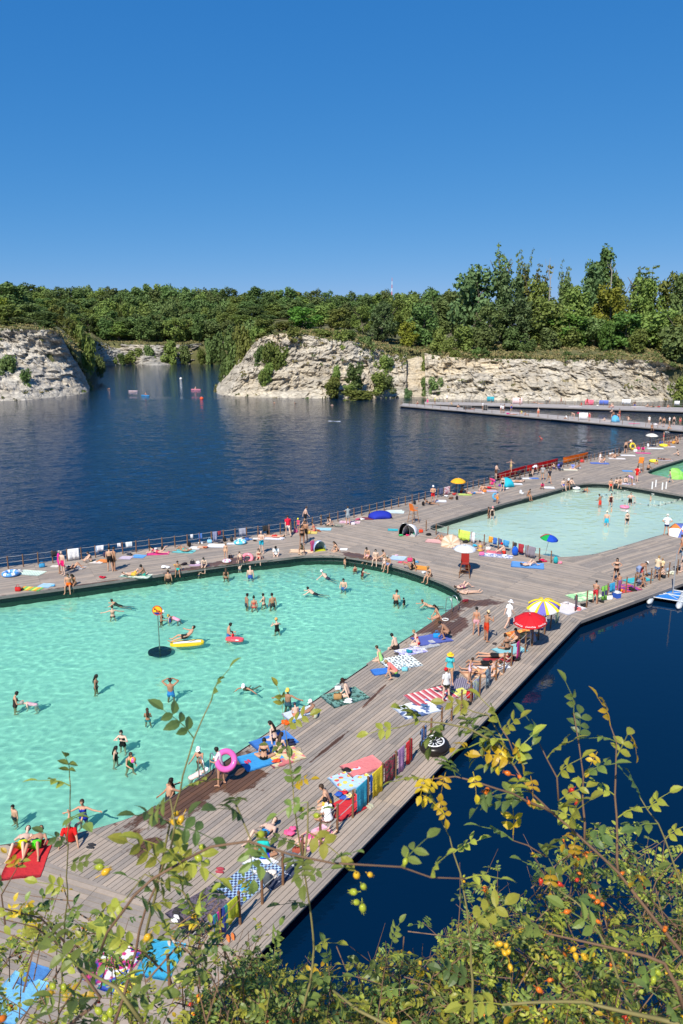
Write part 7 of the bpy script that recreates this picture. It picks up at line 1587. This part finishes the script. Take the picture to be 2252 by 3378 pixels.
def shoes(x, y, rz, c, label, c2=None):
    e = empty('pair_of_shoes', G(x, y, DECK + .005), R(rz))
    for s, dx in ((-1, -.07), (1, .07)):
        vs = []
        for k_, (wy, rx, z) in enumerate(((0, 1, 0), (0, 1.06, .02), (0, .95, .055), (-.03, .6, .085))):
            for i in range(12): w = 2 * math.pi * i / 12; vs.append((dx + .048 * rx * math.cos(w), wy + .135 * rx * math.sin(w) + .01 * s, z))
        o = MB().add(vs, [(k_ * 12 + i, k_ * 12 + (i + 1) % 12, (k_ + 1) * 12 + (i + 1) % 12, (k_ + 1) * 12 + i) for k_ in range(3) for i in range(12)] + [tuple(36 + i for i in range(12))]).build('shoe', M_CLOTH, e); o.color = c + (1,)
        o2 = MB().lathe([(.052, 0), (.054, .012)], (dx, 0, .001), 12).build('sole', M_PLASTIC, o); o2.scale = (1, 2.7, 1); o2.location = (dx * 0, 0, 0); o2.color = (c2 or (.8, .8, .8)) + (1,)
    tag(e, label, 'shoes', 'shoes left on the boardwalk')
for ox, oy, k_, x, y, rz, c, lb in ((500,2700,.319,250,1045,60,(.8,.8,.78),'white slippers by the purple blanket'),(500,2700,.319,265,965,70,(.03,.03,.03),'black trainers by the purple blanket'),(500,2700,.319,705,545,80,(.35,.05,.07),'dark red and white trainers on the walkway'),(500,2700,.319,735,690,30,(.62,.5,.36),'beige sandals by the checked blanket'),(500,2700,.319,520,825,40,(.05,.03,.03),'dark sandals above the purple blanket'),(0,2450,K,782,898,80,(.03,.03,.035),'black sandals beside the red shirt'),(900,2250,K,215,585,50,(.35,.28,.2),'brown sandals by the yellow towel'),(1252,1950,K,990,460,50,(.05,.04,.04),'dark flip flops by the turquoise towel'),(0,2778,kz,1490,620,20,(.75,.2,.05),'orange and blue trainers under the hanging towels'),(300,2350,K,1350,432,40,(.5,.05,.12),'red sandals by the bright blue towel'),(1252,1950,K,145,545,50,(.06,.05,.05),'black sandals by the floral towel'),(900,2250,K,835,1075,50,(.4,.4,.3),'khaki sandals outside the lower fence'),(0,2778,kz,1110,648,20,(.6,.5,.4),'beige sandals on the turquoise towel')): shoes(ox + x * k_, oy + y * k_, rz, c, lb)
ring(1252 + 565*K, 1950 + 248*K, .18, .03, (.75,.75,.72), 'white plate shaped frisbee by the pool corner', cat='frisbee', group=None)
# white posts, platform and float line in the second pool
e = empty('swim_platform', G(1652 + 1360*K, 1250 + 985*K, 0)); c0 = e.location.copy(); mw = plain('white_paint', (.8, .8, .78), .5)
for x, y in ((1298,990),(1329,972),(1385,997),(1418,990)):
    q = G(1652 + x * K, 1250 + y * K, 0) - c0; MB().tube([q + Vector((0, 0, -.5)), q + Vector((0, 0, 1.35))], .075, 10).build('post', mw, e)
MB().box((0, 0, .06), (2.2, 1.2, .08), .2).build('platform_board', mw, e); tag(e, 'white platform with four posts in the second pool', 'platform')
pts = [G(1652 + x * K, 1250 + y * K, .03) for x, y in ((1110,955),(980,985),(870,1012),(1000,1040),(1200,1076),(1330,1092),(1450,1070),(1600,1020))]
L = smooth_poly(pts, .55, False); e = empty('float_line', L[0]); c0 = L[0].copy()
MB().tube([p - c0 for p in L], .015, 5).build('rope', M_ROPE, e)
me = MB().ball((0, 0, 0), .09, .09, .08, 8, 6).mesh('float', M_PLASTIC, True)
for i, p in enumerate(L): o = link(bpy.data.objects.new('float', me), e); o.location = p - c0; o.color = (.10, .13, .13, 1) if i % 2 else (.5, .5, .45, 1)
tag(e, 'line of dark floats across the second pool', 'float line')
# seams of the pool floor
mk = plain('floor_seam', (.30, .40, .36), .9)
for a, b in (((1440,1745),(1930,1640)),((1490,1770),(2010,1660)),((1600,1795),(2120,1690)),((1745,1822),(2200,1725)),((1700,1655),(1930,1830)),((1850,1612),(2110,1785))):
    A0, B0 = G(*a, -.55), G(*b, -.55); d = B0 - A0; o = MB().box((A0 + B0) / 2 + Vector((0, 0, .01)), (d.length, .04, .02), math.atan2(d.y, d.x)).build('floor_seam', mk); o['kind'] = 'structure'; o.cycles.is_caustics_receiver = True
# floating frame craft at the right
p = G(1652 + 1430*K, 1650 + 850*K, 0); e = empty('pedal_catamaran', p, R(-30)); mw = plain('pale_grey_paint', (.55, .58, .6), .4)
for s in (-.9, .9): o = MB().tube([(s, -1.9, .12), (s, -1.5, .1), (s, 1.5, .1), (s, 1.9, .2)], [.05, .2, .2, .05], 10).build('float', mw, e, True)
o = MB().box((0, 0, .30), (1.5, 2.0, .06)).build('blue_trampoline', M_PLASTIC, e); o.color = (.03, .22, .62, 1)
for yy in (-1.1, 0, 1.1): MB().tube([(-1.1, yy, .34), (1.1, yy, .34)], .035, 6).build('cross_beam', mw, e)
for s in (-.9, .9): MB().tube([(s, -1.5, .32), (s, 1.6, .36)], .03, 6).build('side_beam', mw, e)
MB().tube([(-1, -1.1, .36), (1, 1.1, .36)], .025, 6).build('brace', mw, e); MB().tube([(1, -1.1, .36), (-1, 1.1, .36)], .025, 6).build('brace', mw, e)
MB().tube([(0.3, .3, .3), (.3, .3, 3.4)], .04, 8).build('mast', plain('grey_mast', (.34, .35, .36), .4), e); tag(e, 'grey framed catamaran with blue trampoline moored at right', 'catamaran')
# ------------------------------------------------------------------ the rose bushes on the near cliff edge
m = MB(); vs = []; nx, prof = 40, [(-6, 15.2), (0, 15.75), (1.0, 15.55), (1.9, 14.8), (2.6, 13.6), (2.9, 11.5), (3.4, 8), (4.2, 4), (5.0, -1)]
for i in range(nx + 1):
    x = -16 + 32 * i / nx
    for y, z in prof: vs.append((x, y + .4 * noise.noise(Vector((x * .4, z * .4, 1))) * (y > 1), z + .25 * noise.noise(Vector((x * .5, y, 4)))))
W = len(prof)
tag(m.add(vs, [(i * W + k_, (i + 1) * W + k_, (i + 1) * W + k_ + 1, i * W + k_ + 1) for i in range(nx) for k_ in range(W - 1)]).build('cliff_edge', M_ROCK, smooth=True), 'ground of the near cliff edge under the roses', kind='structure')
def rose_leaf_mat(name, c1, c2):
    k = NT(name); r = k.n('ObjectInfo'); n = k.noise(k.pos(), 9, 3); c = k.mix(k.ramp(n, [(.3, 0.), (.7, 1.)]), c1, c2)
    h = k.n('HueSaturation', Color=c); k.l(k.math('MULTIPLY_ADD', r.outputs['Random'], .5, .75), h.inputs['Value']); k.l(k.math('MULTIPLY_ADD', r.outputs['Random'], .03, .485), h.inputs['Hue'])
    k.col(h.outputs[0]).rough(.42); k.b.inputs['Specular IOR Level'].default_value = .4
    t = k.n('BsdfTranslucent'); k.l(h.outputs[0], t.inputs['Color']); mx = k.n('MixShader', Fac=.40); k.l(k.b.outputs[0], mx.inputs[1]); k.l(t.outputs[0], mx.inputs[2]); k.l(mx.outputs[0], k.out.inputs[0]); return k.m
M_RL = [rose_leaf_mat('rose_leaf_green', (.17, .235, .05), (.26, .32, .07)), rose_leaf_mat('rose_leaf_deep', (.10, .16, .045), (.15, .215, .06)), rose_leaf_mat('rose_leaf_lime', (.36, .39, .055), (.48, .47, .065)), rose_leaf_mat('rose_leaf_yellow', (.55, .38, .02), (.68, .45, .03))]
M_CANE = plain('green_brown_cane', (.20, .17, .06), .6, 0, .25, 12); M_CANE2 = plain('brown_cane', (.18, .105, .06), .7, 0, .3, 12)
def leaflet(m, base, d, up, L, w, fold=.25, droop=.25):
    d = d.normalized(); s = d.cross(up).normalized(); u = s.cross(d).normalized(); P = []
    for t, ww in ((0, .12), (.22, .75), (.5, 1.0), (.78, .68), (1, .03)):
        c = base + d * (L * t) - u * (droop * L * t * t); P += [c - s * (w * ww * .5) + u * (fold * w * ww * .5), c, c + s * (w * ww * .5) + u * (fold * w * ww * .5)]
    m.add(P, [f for i in range(4) for f in ((3 * i, 3 * i + 1, 3 * i + 4, 3 * i + 3), (3 * i + 1, 3 * i + 2, 3 * i + 5, 3 * i + 4))])
def leaf_mesh(seed, mat, n=3):
    """a compound rose leaf along +Y, about 9 cm"""
    q = random.Random(seed); m = MB(); Lr = .052
    m.tube([(0, 0, 0), (0, .03, .004), (0, Lr, 0), (0, .085, -.012)], [.0016, .0013, .0011, .0007], 4)
    for i in range(n):
        y = .022 + i * .022
        for s in (-1, 1): leaflet(m, Vector((0, y, .002)), Vector((s * 1.0, .45 + q.uniform(-.15, .15), q.uniform(-.2, .15))), Vector((0, 0, 1)), q.uniform(.026, .036), q.uniform(.016, .022), q.uniform(.15, .5), q.uniform(.1, .5))
    leaflet(m, Vector((0, .085, -.012)), Vector((q.uniform(-.2, .2), 1, -.15)), Vector((0, 0, 1)), .038, .023, .3, .3)
    return m.mesh('leaf', mat)
LEAVES = [[leaf_mesh(300 + i * 11 + j, M_RL[i], 2 + j % 2) for j in range(3)] for i in range(4)]
def hip_mesh(mat):
    m = MB().lathe([(.001, 0), (.006, .001), (.0095, .007), (.0105, .013), (.009, .020), (.005, .025), (.003, .027)], (0, 0, 0), 10)
    for i in range(5): w = 2 * math.pi * i / 5; m.tube([(.003 * math.cos(w), .003 * math.sin(w), .026), (.007 * math.cos(w), .007 * math.sin(w), .034)], [.0016, .0005], 3)
    m.tube([(0, 0, .001), (0, .003, -.02)], [.0012, .0012], 4); return m.mesh('rose_hip', mat, True)
HIPS = [hip_mesh(plain('hip_green', (.32, .36, .03), .25, 0, .2, 40)), hip_mesh(plain('hip_yellow', (.62, .36, .02), .25, 0, .2, 40)), hip_mesh(plain('hip_orange', (.62, .15, .015), .22, 0, .2, 40)), hip_mesh(plain('hip_red', (.48, .035, .015), .22, 0, .2, 40))]
def RP(x, y, d):
    """point at photo pixel (x, y), d metres along the view"""
    u = (x - 1126) / F; v = -(y - 1689) / F
    return Vector((0, 0, CZ)) + Vector((u, math.cos(TH) + v * math.sin(TH), -math.sin(TH) + v * math.cos(TH))) * d
class Bush:
    def __init__(s, label, seed):
        s.q = random.Random(seed); s.e = empty('rose_bush', (0, 2.4, 13.8)); s.leaves = []; s.hips = []; s.canes = []; s.twigs = MB(); tag(s.e, label, 'bush')
    def cane(s, pts, r0, r1, mat=None, dens=9.0, green=.6, leaves=True, sub=True, mult=1.0, lsc=1.0):
        """pts: photo pixel, distance; leaves alternate along the cane"""
        P = [RP(*p) if len(p) == 3 and p[1] > 400 else Vector(p) for p in pts]; S = smooth_poly(P, .05, False)
        n = len(S); S = [p + Vector((s.q.uniform(-1, 1), s.q.uniform(-1, 1), s.q.uniform(-1, 1))) * .003 for p in S]
        s.canes.append((S, [.74 * (r0 + (r1 - r0) * i / (n - 1)) for i in range(n)], mat or (M_CANE if s.q.random() < green else M_CANE2)))
        if not leaves: return S
        L = sum((S[i + 1] - S[i]).length for i in range(n - 1)); k_ = max(2, int(L * dens * mult))
        for i in range(k_):
            t = (i + .5) / k_; j = min(n - 2, int(t * (n - 1))); p = S[j]; d = (S[j + 1] - S[j]).normalized(); a = s.q.uniform(0, 6.28) if s.q.random() < .3 else (0 if i % 2 else math.pi) + s.q.uniform(-.6, .6)
            side = d.cross(Vector((0, 1, .3))).normalized(); out = (side * math.cos(a) + side.cross(d) * math.sin(a) * .5 + d * .35 + Vector((0, 0, .15))).normalized(); s.leaf(p, out, s.q.uniform(.75, 1.15) * lsc)
        s.leaf(S[-1], (S[-1] - S[-2]).normalized() + Vector((0, 0, .2)), .9 * lsc)
        return S
    def leaf(s, p, d, sc, c=None):
        if c is None: x = s.q.random(); c = 0 if x < .40 else 1 if x < .56 else 2 if x < .955 else 3
        q = d.to_track_quat('Y', 'Z'); M4 = Matrix.Translation(p) @ (q.to_matrix() @ Matrix.Rotation(s.q.uniform(-.6, .6), 3, 'Y')).to_4x4() @ Matrix.Scale(sc * 1.25, 4); s.leaves.append((M4, c, s.q.randrange(3)))
    def hip(s, p, k_=1, c=None, sc=.68):
        for i in range(k_):
            d = Vector((s.q.uniform(-.6, .6), s.q.uniform(-.6, .6), s.q.uniform(-.9, .4))).normalized(); o = p + Vector((s.q.uniform(-1, 1), s.q.uniform(-1, 1), s.q.uniform(-1, 1))) * .016 * (k_ > 1)
            x = s.q.random(); cc = c if c is not None else (0 if x < .3 else 1 if x < .62 else 2 if x < .88 else 3); s.hips.append((Matrix.Translation(o) @ d.to_track_quat('Z', 'Y').to_matrix().to_4x4() @ Matrix.Scale(sc * s.q.uniform(.8, 1.15), 4), cc))
    def thicket(s, x0, x1, topf, d0, d1, n, lsc=.8, hips=.25, bottom=3560):
        """many short leafy sprigs filling the lower part of the bush; topf(x) is the outline row"""
        for i in range(n):
            x = s.q.uniform(x0, x1); t = topf(x); y = t + 45 + (bottom - t) * s.q.random() ** .9; d = s.q.uniform(d0, d1) - (y - 2900) / 460 * .35
            a = RP(x, y, d); g = Vector((s.q.gauss(0, .5), s.q.gauss(-.1, .5), s.q.uniform(.15, 1))).normalized(); l = s.q.uniform(.10, .26); b = a + g * l
            s.twigs.tube([a - g * l * .6 + Vector((s.q.uniform(-.05, .05), 0, -.05)), a, b], [.0035, .0025, .0012], 4)
            if s.q.random() < .35: o_ = a + Vector((s.q.gauss(0, .12), s.q.gauss(0, .08), s.q.gauss(-.02, .1))); s.twigs.tube([o_, o_.lerp(b, .5) + Vector((0, 0, .02)), b + g * .1], [.003, .002, .001], 4)
            for k_ in range(s.q.randrange(3, 7)):
                t_ = s.q.random(); dd = (g * .4 + Vector((s.q.gauss(0, 1), s.q.gauss(0, 1), s.q.gauss(.2, .6)))).normalized(); s.leaf(a.lerp(b, t_), dd, s.q.uniform(.6, 1.0) * lsc)
            if s.q.random() < hips: s.hip(b, s.q.choice([1, 1, 2, 3]))
    def finish(s):
        eye = Vector((0, 0, CZ)); inv = s.e.location
        for S, rad, mt in s.canes: MB().tube([p - inv for p in S], rad, 6).build('cane', mt, s.e, True)
        if s.twigs.v: s.twigs.v = [tuple(Vector(v) - inv) for v in s.twigs.v]; tag(s.twigs.build('twigs', M_CANE2, s.e), kind='stuff')
        def seen(M4):
            p = M4.translation; X, Y = proj(p.x, p.y, p.z); return 0 < X < 2252 and Y < 3378
        s.leaves.sort(key=lambda l: ((l[0].translation - eye).length / l[0].median_scale if hasattr(l[0], 'median_scale') else (l[0].translation - eye).length) + (0 if seen(l[0]) else 100))
        T = Matrix.Translation(-inv)
        for M4, c, v in s.leaves[:300]: o = link(bpy.data.objects.new('leaf', LEAVES[c][v]), s.e); o.matrix_local = T @ M4
        for c in range(4):
            rest = [(M4, v) for M4, cc, v in s.leaves[300:] if cc == c]
            if rest: tag(link(bpy.data.objects.new('leaves', join_mesh([(LEAVES[c][v], T @ M4) for M4, v in rest], M_RL[c], 'leaves')), s.e), kind='stuff')
        for M4, c in s.hips[:300]: o = link(bpy.data.objects.new('rose_hip', HIPS[c]), s.e); o.matrix_local = T @ M4
_arr = {}
def join_mesh(items, mat, name):
    V, L, S, n = [], [], [], 0
    for me, M4 in items:
        if me.name not in _arr:
            co = np.empty(len(me.vertices) * 3); me.vertices.foreach_get('co', co); li = np.empty(len(me.loops), int); me.loops.foreach_get('vertex_index', li); lt = np.empty(len(me.polygons), int); me.polygons.foreach_get('loop_total', lt); _arr[me.name] = (co.reshape(-1, 3), li, lt)
        co, li, lt = _arr[me.name]; M = np.array(M4); V.append(co @ M[:3, :3].T + M[:3, 3]); L.append(li + n); S.append(lt); n += len(co)
    V = np.concatenate(V); L = np.concatenate(L); S = np.concatenate(S); me = bpy.data.meshes.new(name)
    me.vertices.add(len(V)); me.vertices.foreach_set('co', V.ravel()); me.loops.add(len(L)); me.loops.foreach_set('vertex_index', L.astype(np.int32)); me.polygons.add(len(S))
    me.polygons.foreach_set('loop_start', np.concatenate([[0], np.cumsum(S)[:-1]]).astype(np.int32)); me.update(calc_edges=True); me.validate(); me.materials.append(mat); return me
def outline(tab): return lambda x: lerp_table(tab, x)
# left bush: thin canes rising over the deck
b = Bush('rose bush with tall thin canes rising over the deck at the left', 21)
b.cane([(190,3378,2.6),(215,3050,2.3),(225,2760,2.1),(232,2560,2.0)], .0042, .0018, M_CANE, 10, lsc=.85)
b.cane([(480,3100,2.0),(520,2900,1.9),(560,2720,1.85),(605,2560,1.8),(635,2440,1.8),(700,2310,1.8)], .006, .002, M_CANE, 8, lsc=.9)
b.cane([(380,3378,1.9),(430,3200,1.9),(480,3000,1.85),(560,2800,1.85)], .006, .003, M_CANE2, 10)
b.cane([(990,3378,2.6),(1035,3130,2.6),(1005,2900,2.55),(975,2700,2.5),(965,2600,2.5)], .0065, .003, M_CANE, 9, lsc=1.0)
b.cane([(965,2600,2.5),(950,2480,2.5),(930,2340,2.5)], .003, .0012, M_CANE, 12, lsc=.8)
b.cane([(230,3378,1.7),(330,3290,1.6),(265,3195,1.6),(200,3120,1.7)], .006, .003, M_CANE2, 12)
b.cane([(470,3378,1.5),(380,3260,1.5),(270,3200,1.55)], .007, .004, M_CANE, 10)
b.cane([(600,2845,1.45),(700,2800,1.4),(820,2775,1.4),(960,2820,1.4),(1100,2850,1.4),(1320,2860,1.45),(1420,2890,1.5),(1530,2895,1.5)], .0034, .0018, M_CANE2, 11, lsc=.72)
b.cane([(600,2845,1.45),(500,2900,1.45),(400,3010,1.5),(330,3130,1.55)], .0034, .004, M_CANE2, 12, lsc=.75)
b.cane([(780,2660,1.5),(800,2700,1.48),(830,2780,1.42)], .003, .002, M_CANE, 26, lsc=.7)
b.cane([(1020,2650,1.5),(1010,2740,1.48),(1000,2830,1.42)], .002, .003, M_CANE, 22, lsc=.7)
b.cane([(560,2640,1.5),(575,2720,1.48),(560,2800,1.5)], .002, .003, M_CANE, 22, lsc=.75)
b.cane([(640,3000,1.6),(600,2940,1.6),(480,2880,1.6),(420,2960,1.6)], .003, .002, M_CANE, 22, lsc=.8)
for x, y, d, k_, c in ((590,2680,1.5,3,1),(870,2750,1.4,1,0),(655,2880,1.5,2,0),(660,2825,1.5,2,0),(340,2860,1.55,1,0),(335,2885,1.55,1,1),(488,3080,1.55,2,1),(215,3150,1.6,2,0),(160,3290,1.6,2,1),(190,3260,1.6,2,0),(350,3340,1.6,3,0),(20,3355,1.5,1,2),(1020,2680,1.5,2,0),(1180,2940,1.45,2,0),(1170,2990,1.45,2,0),(1195,2890,1.45,2,1),(1340,2830,1.45,1,0)):
    b.hip(RP(x, y, d), k_, c, .62)
b.thicket(-80, 900, outline([(-80,3060),(120,3000),(300,2990),(430,3060),(520,3110),(650,3140),(700,3230),(900,3240)]), 2.9, 4.2, 80, .72, .2)
b.thicket(-60, 760, outline([(-60,2900),(760,2960)]), 2.2, 3.0, 16, .75, .3, 3200)
b.finish()
# middle bush: low thicket over the dark water
b = Bush('low rose thicket with orange hips along the bottom middle', 22)
b.thicket(640, 1560, outline([(640,3230),(760,3180),(850,3130),(900,3150),(960,3180),(1080,3190),(1110,3250),(1170,3255),(1205,3150),(1290,3100),(1340,3110),(1365,3240),(1420,3230),(1470,3080),(1560,2980)]), 3.4, 5.0, 520, .68, .16)
b.cane([(1240,3420,2.9),(1262,3230,2.9),(1290,3120,2.9)], .004, .002, M_CANE2, 14, lsc=.9)
b.cane([(870,3400,2.8),(900,3200,2.8),(905,3130,2.8)], .003, .0015, M_CANE, 16, lsc=.9)
b.cane([(1080,3360,2.8),(1090,3250,2.8),(1082,3190,2.8)], .003, .0015, M_CANE2, 14, lsc=.9)
b.cane([(1560,3400,2.3),(1555,3180,2.3),(1540,3000,2.3),(1515,2880,2.3),(1480,2760,2.3),(1440,2680,2.3)], .0065, .0025, M_CANE, 8, lsc=1.05)
b.cane([(1100,3270,1.9),(1180,3330,1.85),(1290,3390,1.8)], .004, .006, M_CANE, 6)
b.finish()
# right bush: the big one with arching canes
b = Bush('big rose bush with arching canes, yellow leaves and red hips at the right', 23)
b.cane([(2300,3200,2.1),(2150,3020,2.1),(2040,2880,2.1),(1920,2770,2.1),(1830,2690,2.1),(1750,2610,2.1),(1690,2520,2.1)], .008, .0028, M_CANE2, 9, lsc=1.0)
b.cane([(1830,2690,2.1),(1740,2640,2.05),(1640,2600,2.0),(1560,2575,2.0),(1500,2560,2.0),(1400,2570,2.0)], .005, .0022, M_CANE2, 12, lsc=.85)
b.cane([(1690,2520,2.1),(1640,2450,2.1),(1540,2400,2.1),(1460,2385,2.1),(1380,2380,2.1),(1310,2400,2.1)], .005, .002, M_CANE, 26, lsc=.85)
b.cane([(1690,2520,2.1),(1650,2430,2.15),(1610,2360,2.15),(1560,2350,2.15)], .004, .002, M_CANE, 24, lsc=.9)
b.cane([(1700,2500,2.1),(1680,2440,2.1),(1655,2400,2.1)], .003, .0015, M_CANE2, 20)
b.cane([(1930,2780,2.2),(1925,2640,2.2),(1922,2560,2.2),(1905,2450,2.2),(1890,2350,2.2)], .005, .002, M_CANE2, 13, lsc=.95)
b.cane([(2040,2900,2.3),(2030,2700,2.3),(2030,2560,2.3),(2030,2450,2.3),(2015,2395,2.3)], .006, .002, M_CANE2, 14, lsc=.95)
b.cane([(2260,2960,2.4),(2210,2820,2.4),(2170,2720,2.4),(2110,2630,2.4)], .005, .002, M_CANE, 15, lsc=1.0)
b.cane([(1840,2640,2.2),(1835,2560,2.2),(1800,2500,2.2),(1775,2450,2.2)], .004, .0015, M_CANE2, 18, lsc=.95)
b.cane([(1800,2830,2.2),(1740,2790,2.2),(1690,2770,2.2),(1690,2750,2.2)], .003, .0015, M_CANE2, 16)
b.cane([(2252,3330,2.0),(2190,3180,2.0),(2000,3120,2.0),(1800,3080,2.0)], .008, .003, M_CANE2, 12)
b.cane([(2240,3378,1.7),(2000,3320,1.8),(1850,3300,1.8),(1660,3310,1.8)], .008, .004, M_CANE, 10)
b.cane([(2100,3378,1.9),(1980,3080,2.1),(1900,2980,2.2),(1800,2905,2.2)], .006, .002, M_CANE, 12)
for x, y, d, k_, c in ((1690,2575,2.05,2,2),(1610,2620,2.05,2,2),(1740,2640,2.05,1,2),(1905,2620,2.2,3,3),(1785,2895,2.2,1,3),(1835,2910,2.2,1,3),(1900,2905,2.2,1,3),(1895,2820,2.2,2,2),(1940,2820,2.2,2,2),(2045,2885,2.2,1,2),(2115,2915,2.2,1,3),(1985,2960,2.2,3,2),(1965,3035,2.2,1,2),(2190,3065,2.1,3,2),(1690,3155,1.9,3,1),(1650,3095,1.9,2,1),(1910,3150,1.9,4,1),(1860,3010,2.1,1,2),(1805,3235,1.9,1,2),(1770,3260,1.9,1,2),(2150,3215,1.8,2,0),(1320,2570,2.0,0,0)):
    if k_: b.hip(RP(x, y, d), k_, c, .62)
for x, y, d in ((1400,2560,2.0),(1430,2560,2.0),(1470,2545,2.0),(1385,2620,2.0),(1440,2630,2.0),(1530,2450,2.1),(1660,2460,2.1),(1690,2450,2.1),(1560,2545,2.0),(1750,2560,2.1),(1890,2740,2.15),(1895,2770,2.15),(2125,2890,2.1),(1815,2870,2.15),(1970,2480,2.3),(2080,2425,2.3)):
    b.leaf(RP(x, y, d), Vector((b.q.uniform(-.5, .5), -.3, b.q.uniform(-1, .2))), .55, 3)
b.thicket(1480, 2330, outline([(1480,3060),(1560,2985),(1640,2925),(1720,2960),(1800,2850),(1860,2760),(1920,2790),(1990,2790),(2060,2740),(2160,2780),(2260,2800),(2330,2840)]), 3.3, 5.0, 560, .68, .16)
b.finish()
